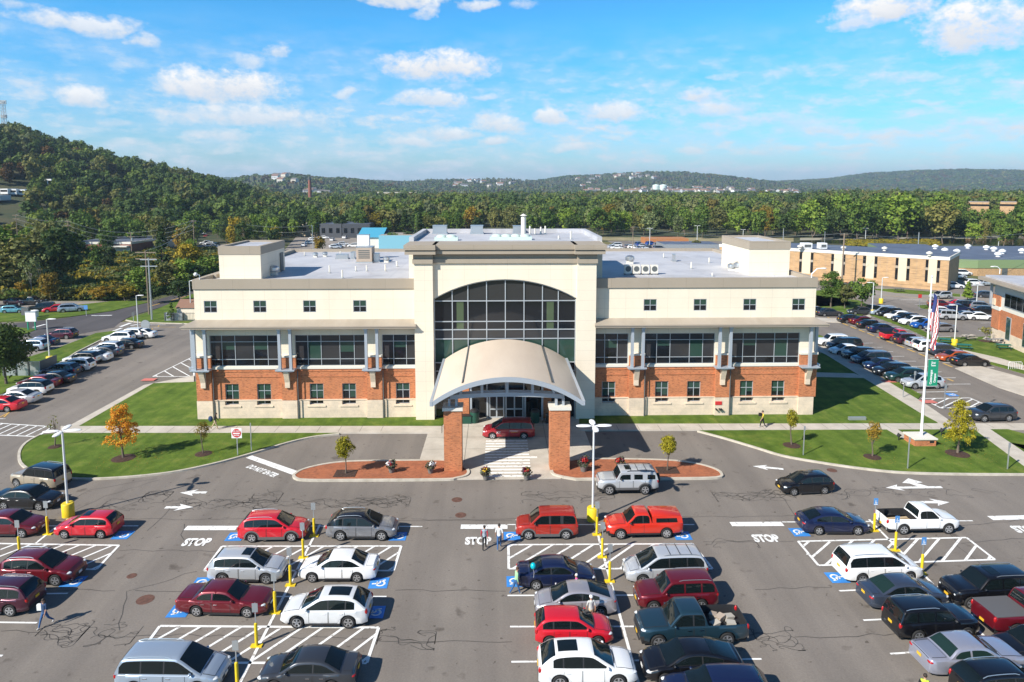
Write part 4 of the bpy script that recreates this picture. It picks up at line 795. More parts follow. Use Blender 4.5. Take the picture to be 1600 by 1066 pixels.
# profiles: x as a share of length from the rear bumper, z in metres
SH={
 'sedan':dict(L=4.8,W=1.82,wb=2.75,fo=.92,wr=.325,sill=.24,belt=[(0,.58),(.006,.88),(.03,.99),(.17,1.0),(.3,.96),(.74,.95),(.86,.87),(.95,.76),(.985,.66),(1,.50)],roof=[(.13,.99),(.20,1.16),(.30,1.39),(.38,1.455),(.46,1.47),(.56,1.45),(.62,1.38),(.70,1.15),(.765,.96)],win=[(.20,.415),(.43,.71)],doors=[(.285,.42),(.425,.645)],rail=0),
 'sedan_long':dict(L=5.25,W=1.89,wb=2.92,fo=1.06,wr=.33,sill=.25,belt=[(0,.60),(.006,.9),(.02,.98),(.19,1.0),(.3,.96),(.71,.95),(.86,.90),(.965,.80),(.99,.7),(1,.50)],roof=[(.185,.99),(.225,1.14),(.285,1.37),(.35,1.43),(.45,1.45),(.53,1.43),(.585,1.36),(.66,1.12),(.715,.96)],win=[(.25,.40),(.42,.655)],doors=[(.275,.41),(.415,.62)],rail=0),
 'coupe':dict(L=4.75,W=1.82,wb=2.72,fo=.95,wr=.33,sill=.22,belt=[(0,.6),(.006,.9),(.03,1.0),(.1,1.02),(.3,.96),(.73,.93),(.86,.85),(.95,.74),(.985,.63),(1,.48)],roof=[(.07,1.02),(.16,1.2),(.26,1.37),(.36,1.43),(.46,1.43),(.54,1.40),(.6,1.33),(.68,1.12),(.755,.94)],win=[(.20,.40),(.42,.70)],doors=[(.30,.42),(.425,.645)],rail=0),
 'liftback':dict(L=4.6,W=1.77,wb=2.7,fo=.95,wr=.325,sill=.22,belt=[(0,.62),(.006,.98),(.03,1.06),(.08,1.06),(.3,1.0),(.75,.95),(.88,.86),(.96,.72),(.988,.62),(1,.48)],roof=[(.05,1.07),(.15,1.22),(.27,1.38),(.40,1.47),(.50,1.48),(.58,1.44),(.65,1.32),(.74,1.08),(.79,.96)],win=[(.22,.42),(.435,.735)],doors=[(.28,.43),(.435,.66)],rail=0),
 'hatch':dict(L=4.25,W=1.76,wb=2.55,fo=.84,wr=.31,sill=.23,belt=[(0,.50),(.006,.88),(.02,.98),(.3,.97),(.74,.95),(.88,.87),(.96,.74),(.988,.63),(1,.48)],roof=[(.012,1.0),(.05,1.18),(.10,1.36),(.17,1.45),(.34,1.48),(.52,1.46),(.58,1.40),(.67,1.18),(.755,.97)],win=[(.10,.22),(.24,.44),(.455,.69)],doors=[(.235,.435),(.44,.66)],rail=0),
 'suv':dict(L=4.6,W=1.85,wb=2.68,fo=.92,wr=.36,sill=.28,belt=[(0,.55),(.006,.95),(.02,1.08),(.3,1.07),(.74,1.05),(.87,.99),(.95,.88),(.985,.76),(1,.55)],roof=[(.015,1.10),(.05,1.30),(.10,1.53),(.17,1.62),(.34,1.66),(.52,1.64),(.59,1.56),(.68,1.30),(.77,1.06)],win=[(.11,.235),(.25,.44),(.455,.71)],doors=[(.245,.435),(.44,.665)],rail=1),
 'murano':dict(L=4.85,W=1.9,wb=2.83,fo=.98,wr=.37,sill=.28,belt=[(0,.55),(.006,.95),(.02,1.10),(.3,1.06),(.74,1.04),(.87,.98),(.95,.87),(.985,.74),(1,.54)],roof=[(.02,1.12),(.07,1.32),(.14,1.54),(.21,1.63),(.36,1.67),(.50,1.65),(.57,1.58),(.67,1.30),(.765,1.05)],win=[(.15,.24),(.255,.44),(.455,.71)],doors=[(.25,.435),(.44,.66)],rail=1),
 'boxy':dict(L=4.65,W=1.86,wb=2.75,fo=.85,wr=.37,sill=.34,belt=[(0,.60),(.005,1.0),(.015,1.12),(.3,1.11),(.72,1.09),(.88,1.07),(.965,1.0),(.99,.86),(1,.6)],roof=[(.012,1.14),(.04,1.45),(.065,1.68),(.11,1.74),(.30,1.76),(.55,1.74),(.605,1.67),(.66,1.42),(.725,1.10)],win=[(.06,.21),(.23,.42),(.44,.685)],doors=[(.225,.415),(.42,.64)],rail=1),
 'hummer':dict(L=4.78,W=1.98,wb=2.84,fo=.86,wr=.42,sill=.48,belt=[(0,.68),(.005,1.1),(.015,1.24),(.3,1.23),(.70,1.22),(.85,1.20),(.97,1.16),(.992,1.0),(1,.7)],roof=[(.012,1.26),(.03,1.55),(.05,1.80),(.09,1.85),(.3,1.87),(.59,1.86),(.635,1.78),(.67,1.52),(.705,1.23)],win=[(.06,.19),(.27,.41),(.47,.645)],doors=[(.225,.425),(.43,.655)],rail=0,flat=1),
 'element':dict(L=4.3,W=1.82,wb=2.58,fo=.86,wr=.35,sill=.30,belt=[(0,.58),(.005,1.0),(.015,1.1),(.3,1.09),(.76,1.08),(.90,1.03),(.975,.93),(.992,.8),(1,.55)],roof=[(.012,1.12),(.03,1.45),(.05,1.70),(.10,1.76),(.3,1.78),(.57,1.76),(.63,1.68),(.70,1.40),(.775,1.09)],win=[(.05,.24),(.29,.44),(.475,.715)],doors=[(.265,.45),(.455,.69)],rail=0),
 'minivan':dict(L=5.05,W=1.95,wb=3.03,fo=.98,wr=.34,sill=.24,belt=[(0,.55),(.005,.9),(.015,1.05),(.3,1.04),(.78,1.0),(.89,.92),(.955,.81),(.986,.68),(1,.50)],roof=[(.012,1.07),(.04,1.38),(.07,1.62),(.12,1.70),(.30,1.73),(.55,1.71),(.63,1.63),(.74,1.28),(.835,.99)],win=[(.06,.255),(.27,.475),(.49,.76)],doors=[(.265,.48),(.485,.69)],rail=1),
 'pickup':dict(L=5.85,W=2.0,wb=3.68,fo=.95,wr=.40,sill=.42,belt=[(0,.62),(.005,1.05),(.012,1.20),(.3,1.20),(.42,1.19),(.74,1.18),(.88,1.15),(.965,1.07),(.99,.9),(1,.62)],roof=[(.385,1.21),(.40,1.55),(.42,1.80),(.45,1.86),(.58,1.87),(.63,1.81),(.68,1.55),(.735,1.19)],win=[(.415,.51),(.525,.705)],doors=[(.41,.515),(.52,.69)],rail=0,bed=(.015,.375,.72)),
 'small_pickup':dict(L=5.3,W=1.88,wb=3.2,fo=.92,wr=.38,sill=.40,belt=[(0,.60),(.005,1.0),(.012,1.12),(.3,1.12),(.42,1.11),(.74,1.10),(.88,1.05),(.96,.96),(.99,.8),(1,.58)],roof=[(.415,1.13),(.43,1.45),(.45,1.68),(.48,1.73),(.575,1.74),(.63,1.68),(.68,1.42),(.75,1.11)],win=[(.45,.525),(.54,.715)],doors=[(.52,.70)],rail=0,bed=(.015,.405,.66)),
}
def car_parts(kind,opt):
    s=dict(SH[kind]); s.update(opt.get('dims',{})); L,Wd,wr_=s['L'],s['W'],s['wr']; P=[]
    bp=[(a*L,z) for a,z in s['belt']]; rp=[(a*L,z) for a,z in smooth_pts(s['roof'],4)]
    belt=lambda x: interp(x,bp); roof=lambda x: interp(x,rp)
    xf=L-s['fo']; xr=xf-s['wb']; hw=Wd/2; ra=wr_+.07
    def width(x):
        e=min(x,L-x); t=max(0,1-e/(.62 if x>L/2 else .5)); w=hw*(1-.05*(max(0,1-e/1.3))**2); return w-hw*(.20 if x>L/2 else .13)*t**2.6
    def low(x):
        z=s['sill']; e=min(x,L-x); z+=.06*max(0,1-e/.45)
        for xw in (xf,xr):
            d=abs(x-xw)
            if d<ra: z=max(z,wr_+math.sqrt(ra*ra-d*d)*.98)
        return z
    bed=s.get('bed')
    def rows(x):
        w,z0,zt=width(x),low(x),belt(x); z0=min(z0,zt-.06); h=zt-z0
        inner=[(w*.55,zt+.030),(0,zt+.042)]
        if bed and bed[0]*L<x<bed[1]*L: inner=[(w-.115,bed[2]),(0,bed[2])]
        elif x<.03 or x>L-.03: inner=[(w*.55,zt+.005),(0,zt+.008)]
        return [(w-.05,z0),(w-.008,z0+.10*h+.01),(w,z0+.42*h),(w-.008,z0+.70*h),(w-.035,zt-.055),(w-.10,zt)]+inner
    xs=set([0,.02,.05,.1,.18,.3,L-.02,L-.05,L-.1,L-.17,L-.28,L-.42,L-.6])
    for xw in (xf,xr):
        for k in (-1.001,-1,-.95,-.8,-.55,-.28,0,.28,.55,.8,.95,1,1.001): xs.add(xw+ra*k)
    for a,z in bp: xs.add(a)
    k=int(L/.3)
    for i in range(1,k): xs.add(L*i/k)
    if bed: xs|={bed[0]*L-.002,bed[0]*L+.004,bed[1]*L-.004,bed[1]*L+.002}
    xs=sorted(x for x in xs if 0<=x<=L)
    o=[xs[0]]
    for x in xs[1:]:
        if x-o[-1]>.0015: o.append(x)
    xs=o; c=L/2
    b=MB(); rr=[]
    for x in xs:
        r=rows(x); pts=[(x-c,-y,z) for y,z in r]+[(x-c,y,z) for y,z in r[::-1][1:]]; rr.append(pts)
    b.grid([q[::-1] for q in rr]); 
    # dark bed floor handled by material test below
    for i,x in ((0,0),(-1,L)):
        r=rr[i]; f=[p for p in r]; b.poly(f if i==0 else f[::-1])
    if bed:
        for fi,f in enumerate(b.f):
            zz=[b.v[i] for i in f]
            if all(v[2]<=bed[2]+.001 for v in zz) and all(abs(v[1])<=hw-.1 for v in zz) and len(f)==4: b.m[fi]=1
            elif any(abs(v[2]-bed[2])<.001 and abs(v[1])<hw-.1 for v in zz) and len(f)==4: b.m[fi]=1
    P.append(('body',b,['P','trim'],38,None))
    u=MB(); u.box(.12-c,L-.12-c,-hw+.24,hw-.24,.2,.66); P.append(('underbody',u,['black'],None,None))
    # greenhouse
    wb_=hw-.085; tum=s.get('tum',dict(hummer=.10,boxy=.19,element=.15,minivan=.22,pickup=.2,small_pickup=.22).get(kind,.30))
    def ys(z,zb): return wb_-max(0,z-zb)*tum
    x0,x1=rp[0][0],rp[-1][0]
    g=MB(); gr=[]; n=30
    gx=sorted({x0+(x1-x0)*i/n for i in range(n+1)}|{a for a,z in rp})
    for x in gx:
        zb=belt(x)-.03; zr=max(roof(x),zb+.015); e=min(.06,(zr-zb)*.5)
        y1_=ys(zr-e,zb+.03); 
        r=[(wb_,zb),(y1_,zr-e),(y1_-.055,zr-e*.25),(y1_*.6,zr+.012),(0,zr+.022)]
        gr.append([(x-c,y,z) for y,z in r]+[(x-c,-y,z) for y,z in r[::-1][1:]])
    g.grid(gr); g.poly(gr[0]); 
    P.append(('cabin',g,['P2' if opt.get('roof2') else 'P'],40,None))
    def cap(x,y):   # height of the cabin skin
        zb=belt(x)-.03; zr=max(roof(x),zb+.015); e=min(.06,(zr-zb)*.5); y1_=ys(zr-e,zb+.03); a=abs(y)
        return zr+.022-.010*(a/(y1_*.6+1e-6)) if a<y1_*.6 else zr+.012-(e*.25+.012)*((a-y1_*.6)/max(1e-6,(y1_-.055-y1_*.6)))
    def halfw(x):
        zb=belt(x)-.03; zr=max(roof(x),zb+.015); e=min(.06,(zr-zb)*.5); return ys(zr-e,zb+.03)-.055
    zmax=max(z for a,z in rp); 
    def slope_glass(xa,xb,nm,m_,inset=.03):
        q=MB(); R_=[]
        for i in range(9):
            x=xa+(xb-xa)*i/8; w=halfw(x)-inset; R_.append([(x-c+(.006 if xb>c else -.006),-w+2*w*j/8,cap(x,-w+2*w*j/8)+.010) for j in range(9)])
        q.grid(R_ if xb>xa else R_[::-1]); P.append((nm,q,[m_],30,None))
    # windscreen: from the cowl up to 93% of roof height
    def xat(frac,front):
        zc=belt(x1 if front else x0); tgt=zc+(zmax-zc)*frac
        rng=[x1-(x1-x0)*.5*i/200 for i in range(201)] if front else [x0+(x1-x0)*.5*i/200 for i in range(201)]
        for x in rng:
            if roof(x)>=tgt: return x
        return rng[-1]
    gm=opt.get('glass','g')
    slope_glass(xat(.89,True),xat(.08,True),'windscreen',gm)
    slope_glass(xat(.12,False),xat(.87,False),'rear_window',opt.get('rglass',gm),.05 if kind in('sedan','sedan_long','coupe') else .04)
    for (a,bq) in s['win']:
        for sd in (1,-1):
            q=MB(); n=8; R0=[];R1=[]; first=True
            for i in range(n+1):
                x=(a+(bq-a)*i/n)*L; zb=belt(x)+.035; zt=min(roof(x),roof(x-.05),roof(x+.05))-(.22 if kind=='hummer' else .115)
                if zt<zb+.02: zt=zb+.004
                R0.append((x-c,sd*(ys(zb,belt(x))+.009),zb)); R1.append((x-c,sd*(ys(zt,belt(x))+.009),zt))
            q.grid([R0,R1] if sd<0 else [R1,R0]); P.append(('side_window',q,[gm],None,None))
    # dark pillar band behind the side glass
    for sd in (1,-1):
        q=MB(); a=s['win'][0][0]*L-.02; e=s['win'][-1][1]*L; R0=[];R1=[]
        for i in range(21):
            x=a+(e-a)*i/20; zb=belt(x)+.018; zt=min(roof(x),roof(x-.05),roof(x+.05))-.098
            if zt<zb+.01: zt=zb+.003
            R0.append((x-c,sd*(ys(zb,belt(x))+.004),zb)); R1.append((x-c,sd*(ys(zt,belt(x))+.004),zt))
        q.grid([R0,R1] if sd<0 else [R1,R0])
        if not (opt.get('bodypillars') or kind in('hummer','boxy')): P.append(('window_trim',q,['trim'],None,None))
    def side(x,z):
        r=rows(x)
        for (ya,za),(yb_,zb) in zip(r,r[1:6]):
            if z<=zb: t=(z-za)/max(1e-6,zb-za); return ya+(yb_-ya)*max(0,t)
        return r[5][0]
    for (a,bq) in s['doors']:
        for sd in (1,-1):
            q=MB(); xsd=[a*L,a*L+.02]+[a*L+.02+(bq*L-a*L-.04)*i/4 for i in range(1,4)]+[bq*L-.02,bq*L]
            R_=[]
            for j,t in enumerate((0,.035,.25,.5,.75,.965,1)):
                row=[]
                for x in xsd:
                    z0=max(low(x),s['sill'])+.07; zt=belt(x)-.058; z=z0+(zt-z0)*t; row.append((x-c,sd*(side(x,z)+.006),z))
                R_.append(row)
            nx_,nz_=len(xsd)-1,6
            q.grid(R_ if sd<0 else [r[::-1] for r in R_],lambda i,j: 1 if (i==0 or j in (0,nx_-1)) else 0)
            h=MB(); xh=a*L+.12; zh=belt(xh)-.17; h.box(xh-c,xh+.2-c,sd*(side(xh,zh)+.004) if sd>0 else sd*(side(xh,zh)+.035),sd*(side(xh,zh)+.035) if sd>0 else sd*(side(xh,zh)+.004),zh-.018,zh+.018)
            P.append(('door',q,['P','trim'],30,[('handle',h,['chrome' if opt.get('chrome') else 'P'],None)]))
    def top(x,y):
        r=rows(x); a=abs(y); pts=[(r[7][0],r[7][1]),(r[6][0],r[6][1]),(r[5][0],r[5][1])]
        return interp(a,pts)
    def lid(nm,xa,xb,k):
        q=MB(); R_=[]; us=[0,.025]+[.025+.95*i/5 for i in range(1,5)]+[.975,1]; n_=len(us)-1
        for u in us:
            x=xa+(xb-xa)*u; w=width(x)*k; R_.append([(x-c,-w+2*w*v,top(x,-w+2*w*v)+.007) for v in us])
        q.grid([r[::-1] for r in R_] if xb<xa else R_,lambda i,j: 1 if i in(0,n_-1) or j in(0,n_-1) else 0); P.append((nm,q,['P','trim'],35,None))
    lid('bonnet',x1+.06,L-.22 if kind not in('hummer','boxy') else L-.10,.80)
    if kind in('sedan','sedan_long','coupe'): lid('boot_lid',.05,x0-.03,.74)
    for sd in (1,-1):
        q=MB(); q.box(xr+ra+.02-c,xf-ra-.02-c,sd*(hw-.05) if sd>0 else sd*(hw-.004),sd*(hw-.004) if sd>0 else sd*(hw-.05),s['sill']-.06,s['sill']+.045); P.append(('sill_trim',q,['trim'],None,None))
    q=MB(); q.tube([(x1-.01-c,-.5,belt(x1)+.045),(x1+.02-c,0,belt(x1)+.06),(x1-.01-c,.5,belt(x1)+.045)],.022,5); P.append(('wiper_cowl',q,['trim'],None,None))
    # lamps
    boxyf=s.get('flat') or kind in ('boxy','element')
    for sd in (1,-1):
        xh=L-(.10 if boxyf else .24); wh=width(xh); zh=belt(xh)-(.16 if boxyf else .075); q=MB()
        q.ell((xh-c-(.03 if boxyf else .05),sd*(wh-.18 if boxyf else wh-.155),zh-.01),(.125 if boxyf else .24,.11 if boxyf else .145,.09 if boxyf else .075),14,8); P.append(('headlight',q,['lamp'],60,None))
        xt=.06; zt=belt(.1); q=MB(); tall=kind in('suv','murano','boxy','hummer','element','minivan','hatch','pickup','small_pickup'); wt=width(xt)
        if tall: q.ell((xt-c+.03,sd*(wt-.05),zt-(.16 if kind not in('pickup','small_pickup') else .18)),(.11,.075,.17),10,7)
        else: q.ell((xt-c+.06,sd*(wt-.14),zt-.14),(.14,.18,.085),10,7)
        P.append(('tail_light',q,['tail'],60,None))
        xm=s['win'][-1][1]*L-.10; zm=belt(xm)+.085; q=MB(); q.ell((xm-c,sd*(wb_+.10),zm),(.075,.11,.07),10,6); q.tube([(xm-c,sd*(wb_-.02),zm-.05),(xm-c,sd*(wb_+.06),zm-.02)],.025,5); P.append(('mirror',q,['trim' if opt.get('blackmirror') else 'P'],60,None))
    q=MB(); zg=belt(L-.03); q.box(L-.05-c,L+.006-c,-.42,.42,max(.42,zg-.22),zg-.04); P.append(('grille',q,['chrome' if boxyf else 'trim'],None,None))
    q=MB(); q.box(L-.05-c,L+.010-c,-.55,.55,.27,.37); P.append(('air_intake',q,['trim'],None,None))
    for (xa,nm) in ((L-.0-c,1),(-c,-1)):
        q=MB(); zz=.48 if nm>0 else (.78 if kind not in('pickup','small_pickup') else .55); q.box(xa-.012+.012*nm,xa+.012+.012*nm,-.15,.15,zz-.07,zz+.07); P.append(('number_plate',q,[opt.get('plate','ply') if nm<0 or kind in('hatch','pickup','boxy') else 'plw'],None,None))
    q=MB(); q.box(-c-.012,.06-c,-hw*.78,hw*.78,.34,.50); P.append(('rear_bumper',q,['chrome' if bed else ('trim' if kind in('suv','boxy','element','hummer','murano') else 'P')],None,None))
    if (s['rail'] and not opt.get('norail')) or opt.get('rack'):
        for sd in (1,-1):
            xa,xb=s['roof'][2][0]*L+.12,s['win'][-1][0]*L+.25; q=MB(); pts=[]
            for i in range(9):
                x=xa+(xb-xa)*i/8; pts.append((x-c,sd*(halfw(x)-.03),cap(x,halfw(x)-.03)+(.055 if 0<i<8 else .005)))
            q.tube(pts,.018 if not opt.get('rack') else .03,5); P.append(('roof_rail',q,['trim' if opt.get('rack') else opt.get('railm','metal')],40,None))
    if opt.get('crossbars'):
        for fx in (.2,.34,.46):
            x=fx*L; w=halfw(x)-.05; q=MB(); q.tube([(x-c,-w,cap(x,w)+.05),(x-c,w,cap(x,w)+.05)],.018,5); P.append(('cross_bar',q,['trim'],None,None))
    if opt.get('sunroof'):
        a,e=opt['sunroof']; q=MB(); R_=[]
        for i in range(5):
            x=(a+(e-a)*i/4)*L; w=.42; R_.append([(x-c,-w+2*w*j/4,cap(x,-w+2*w*j/4)+.012) for j in range(5)])
        q.grid(R_); P.append(('sunroof',q,['g'],30,None))
    if opt.get('clad'):
        for sd in (1,-1):
            for xw in (xf,xr):
                q=MB(); n=14; R0=[];R1=[]
                for i in range(n+1):
                    t=math.pi*i/n; ca,sa=math.cos(t),math.sin(t); ro=ra+.10; x=xw+ra*ca; xo=xw+ro*ca; z=wr_+ra*sa*.98; zo=wr_+ro*sa
                    z=max(z,low(xw+ra*ca*1.0001) if i in(0,n) else z); zo=max(zo,s['sill']+.02); z=max(z,s['sill']+.01)
                    R0.append((x-c,sd*(hw+.012),z)); R1.append((xo-c,sd*(side(min(max(xo,0.01),L-.01),zo)+.012),zo))
                q.grid([R0,R1] if sd>0 else [R1,R0]); P.append(('wheel_arch',q,['clad'],40,None))
            q=MB(); xa,xb=xr+ra,xf-ra; q.box(xa-c,xb-c,sd*hw-.03,sd*hw+.014,s['sill']-.03,s['sill']+.15); P.append(('sill_cladding',q,['clad'],None,None))
    if bed and opt.get('bed')=='cap':
        q=MB(); a,e=.01*L,bed[1]*L+.02; zt=1.62; R_=[]
        for x,zz in ((a,1.10),(a+.06,zt-.06),(a+.14,zt),(e-.12,zt+.03),(e,zt-.02),(e+.001,1.10)):
            w=hw-.07; R_.append([(x-c,-w,1.09),(x-c,-(w-(zz-1.09)*.18),zz-.05 if zz>1.2 else zz),(x-c,-w+.22,zz),(x-c,0,zz+.02),(x-c,w-.22,zz),(x-c,w-(zz-1.09)*.18,zz-.05 if zz>1.2 else zz),(x-c,w,1.09)])
        q.grid([r[::-1] for r in R_]); P.append(('bed_cap',q,['P'],40,None))
        for sd in (1,-1):
            q=MB(); y0,y1_=hw-.07-.07*.18+.012,hw-.07-.36*.18+.012; q.poly([(.08*L-c,sd*y0,1.17),(.36*L-c,sd*y0,1.17),(.36*L-c,sd*y1_,1.45),(.09*L-c,sd*y1_,1.45)][::1 if sd<0 else -1]); P.append(('cap_window',q,['g'],None,None))
    if bed and opt.get('bed')=='tonneau':
        q=MB(); q.box(.02*L-c,bed[1]*L-.02-c,-hw+.10,hw-.10,1.19,1.235); P.append(('tonneau_cover',q,['clad'],None,None))
    if opt.get('spare'):
        q=MB(); q.lathe([(.02,-.02),(.36,-.02),(.38,.04),(.38,.18),(.3,.22),(.02,.22)],(0,0,0),'z',18); q.v=[(-c-.02-z,y,1.0+x) for x,y,z in q.v]; P.append(('spare_wheel',q,['tyre'],40,None))
    if opt.get('spoiler'):
        q=MB(); x=rp[0][0]+.12; zz=zmax-.06; w=halfw(.17*L)-.02; q.box(.06*L-c,.15*L-c,-w,w,zz-.03,zz+.02); P.append(('spoiler',q,['P'],None,None))
    # wheels
    for xw in (xf,xr):
        for sd in (1,-1):
            t=MB(); yo=sd*(hw-.135); wd=.11; r=wr_
            t.lathe([(r*.62,-wd),(r*.9,-wd),(r*.98,-wd*.75),(r,-wd*.4),(r,wd*.4),(r*.98,wd*.75),(r*.9,wd),(r*.62,wd)],(xw-c,yo,r),'y',22)
            k=MB(); yf=yo+sd*wd; k.lathe([(.01,-.004),(r*.64,-.004),(r*.66,.004)],(xw-c,yf-sd*.012,r),'y',20,1)
            nsp=opt.get('spokes',5)
            for i in range(nsp):
                t_=2*math.pi*i/nsp+.3; ca,sa=math.cos(t_),math.sin(t_); pa,pb=r*.06,r*.62; wq=r*.13
                pts=[(xw-c+ca*pa-sa*wq*.8,yf+sd*.004,r+sa*pa+ca*wq*.8),(xw-c+ca*pb-sa*wq,yf+sd*.002,r+sa*pb+ca*wq),(xw-c+ca*pb+sa*wq,yf+sd*.002,r+sa*pb-ca*wq),(xw-c+ca*pa+sa*wq*.8,yf+sd*.004,r+sa*pa-ca*wq*.8)]
                k.poly(pts if sd<0 else pts[::-1],0)
            n1=[]; rows_=[]
            for rad in (r*.58,r*.67): rows_.append([(xw-c+rad*math.cos(2*math.pi*i/20),yf+sd*.005,r+rad*math.sin(2*math.pi*i/20)) for i in range(20)])
            k.grid(rows_,0,True); k.lathe([(.01,0),(r*.13,0)],(xw-c,yf+sd*.006,r),'y',10,0)
            P.append(('wheel',t,['tyre'],40,[('rim',k,['rim','trim'],None)]))
    return P,s
MM=dict(trim=TRIM,black=M['dark'],g=CGL,gt=CGT,tyre=TYR,rim=RIM,chrome=CHR,lamp=LAMP,tail=TAIL,ply=PLY,plw=PLW,clad=CLAD,metal=M['metal'])
_cache={}
def car_meshes(kind,opt):
    key=(kind,repr(sorted((k,repr(v)) for k,v in opt.items())))
    if key not in _cache:
        P,s=car_parts(kind,opt); out=[]
        for nm,mb,ms,sm,sub in P:
            out.append((nm,mb.mesh(nm,[MM.get(q,TRIM) for q in ms],sm),ms,[(a,b.mesh(a,[MM.get(q,TRIM) for q in m2],s2),m2) for a,b,m2,s2 in (sub or [])]))
        _cache[key]=(out,s)
    return _cache[key]
def setpaint(o,ms,col):
    for i,q in enumerate(ms):
        if q in('P','P2'): o.material_slots[i].link='OBJECT'; o.material_slots[i].material=PAINT[col] if q=='P' else PAINT['black']
NAMES={'sedan':'sedan_car','sedan_long':'sedan_car','coupe':'sedan_car','liftback':'hatchback_car','hatch':'hatchback_car','suv':'crossover_car','murano':'crossover_car','boxy':'off_road_car','hummer':'off_road_car','element':'boxy_car','minivan':'minivan','pickup':'pickup_truck','small_pickup':'pickup_truck'}
CATS={'sedan_car':'car','hatchback_car':'car','crossover_car':'SUV','off_road_car':'SUV','boxy_car':'car','minivan':'minivan','pickup_truck':'pickup truck'}
def car(kind,col,x,y,ang,label,opt=None,group='cars in the main car park',z=.0,sc=1.0):
    opt=opt or {}; parts,s=car_meshes(kind,opt); nm=NAMES[kind]
    e=empty(nm,label,CATS[nm],(x,y,z),math.radians(ang),group); e.scale=(sc,sc,sc)
    for n,me,ms,sub in parts:
        o=bpy.data.objects.new(n,me); COL.objects.link(o); o.parent=e; setpaint(o,ms,col)
        for n2,me2,ms2 in sub:
            o2=bpy.data.objects.new(n2,me2); COL.objects.link(o2); o2.parent=o; setpaint(o2,ms2,col)
    return e
_far={}
def far_car(kind,col,x,y,ang,label,group,z=0,sc=1):
    # small in the photo: the whole car is one mesh
    if kind not in _far:
        P,s=car_parts(kind,{}); mb=MB(); mats=[]; keys=[]
        for nm,b,ms,sm,sub in P:
            if nm in('underbody','air_intake','number_plate','rear_bumper'): continue
            for bb,m2 in [(b,ms)]+[(q[1],q[2]) for q in (sub or []) if q[0]=='rim']:
                mp=[]
                for q in m2:
                    if q not in keys: keys.append(q); mats.append(MM.get(q,TRIM))
                    mp.append(keys.index(q))
                n=len(mb.v); mb.v+=bb.v; mb.f+=[tuple(i+n for i in f) for f in bb.f]; mb.m+=[mp[k] for k in bb.m]
        _far[kind]=(mb.mesh('car',mats,40),keys)
    me,keys=_far[kind]; nm=NAMES[kind]; o=bpy.data.objects.new(nm,me); COL.objects.link(o); o.location=(x,y,z); o.rotation_euler=(0,0,math.radians(ang)); o.scale=(sc,sc,sc)
    setpaint(o,keys,col); return tag(o,label,CATS[nm],group)
def contact(kind,col,fr,re,label,opt=None,group='cars in the main car park',da=0,snap=None):
    """place from the ground points of the two near-side wheels"""
    s=SH[kind]; A,B_=G(*fr),G(*re); d=Vector((A[0]-B_[0],A[1]-B_[1])); ang=math.degrees(math.atan2(d.y,d.x))
    if snap is not None: ang=snap
    a=math.radians(ang); u=Vector((math.cos(a),math.sin(a))); nrm_=Vector((-u.y,u.x)); nrm_=nrm_ if nrm_.y>0 else -nrm_
    xm=s['L']-s['fo']-s['wb']/2-s['L']/2; m_=Vector(((A[0]+B_[0])/2,(A[1]+B_[1])/2)); p=m_+nrm_*(s['W']/2-.1)-u*xm
    return car(kind,col,p.x,p.y,ang,label,opt,group)
# the cars of the main car park
contact('boxy','tan',(26.5,761.7),(70.8,767.5),'tan off-road SUV with dark roof stopped against the grass island kerb',dict(roof2=1,chrome=1,norail=0))
contact('sedan','black',(58.7,798),(10,796.5),'black sedan in front of the tan SUV, facing the left lamp post',dict(chrome=1))
contact('sedan','maroon',(30.5,840.5),(-22,840.5),'dark red sedan with its tail cut off by the left edge, below the black sedan',{})
contact('hatch','red',(101.7,842),(156,842),'small bright red hatchback beside the yellow lamp post base, facing left',dict(sunroof=(.42,.55),blackmirror=1,dims=dict(L=4.15,wb=2.51,fo=.86)))
contact('murano','maroon',(84.2,916.4),(19,914.5),'dark red crossover with shiny roof rails beside the striped bay, facing right',dict(chrome=1),snap=-2)
contact('suv','plum',(-50,963.5),(9.2,963.5),'dark plum crossover with its rear in the picture, facing left',{})
car('suv','black',-36.6,33.4,180,'black crossover mostly out of the picture, only its shadow on the lot',{}); car('suv','dgrey',-35.2,30.9,180,'dark grey crossover out of the picture behind the woman walking, casting a shadow',{})
contact('suv','red',(455.3,847),(394.4,847.9),'bright red crossover with silver roof rails in the bay next to the STOP marking',dict(clad=1))
contact('murano','grey',(596.5,845.3),(532.2,845.3),'grey crossover with dark glass roof nose to the lane, beside the red crossover',dict(roof2=1))
contact('suv','silver',(416,914.5),(349,911),'silver crossover with sunroof between the striped bay and the red sedan',dict(sunroof=(.44,.56),norail=1),snap=-2)
contact('sedan','white',(488.9,910.2),(557.5,910.2),'white sedan nose to nose with the silver crossover',{})
contact('sedan_long','maroon',(386.6,965.3),(308,963.3),'long red four door sedan with pale rear pillar between two accessible bays',dict(chrome=1,bodypillars=1))
contact('murano','pearl',(465,982),(544.3,982),'pearl white crossover with large dark sunroof above the lower striped bay',dict(sunroof=(.22,.46),norail=1))
contact('minivan','bluesilver',(310,1085),(212,1085),'blue silver minivan with ribbed roof at the bottom edge of the lot',dict(chrome=1))
contact('sedan','dgrey',(430,1082),(518,1082),'dark grey sedan on the lower striped bay at the bottom edge',dict(chrome=1))
contact('element','rust',(825.7,843.5),(884.3,843),'orange red boxy car with grey plastic fenders beside the walking couple',dict(clad=1,blackmirror=1))
contact('small_pickup','orange',(968.7,843),(1041.9,841.3),'bright orange red pickup with matching bed cap beside the yellow lamp base',dict(bed='cap',blackmirror=1,spokes=6))
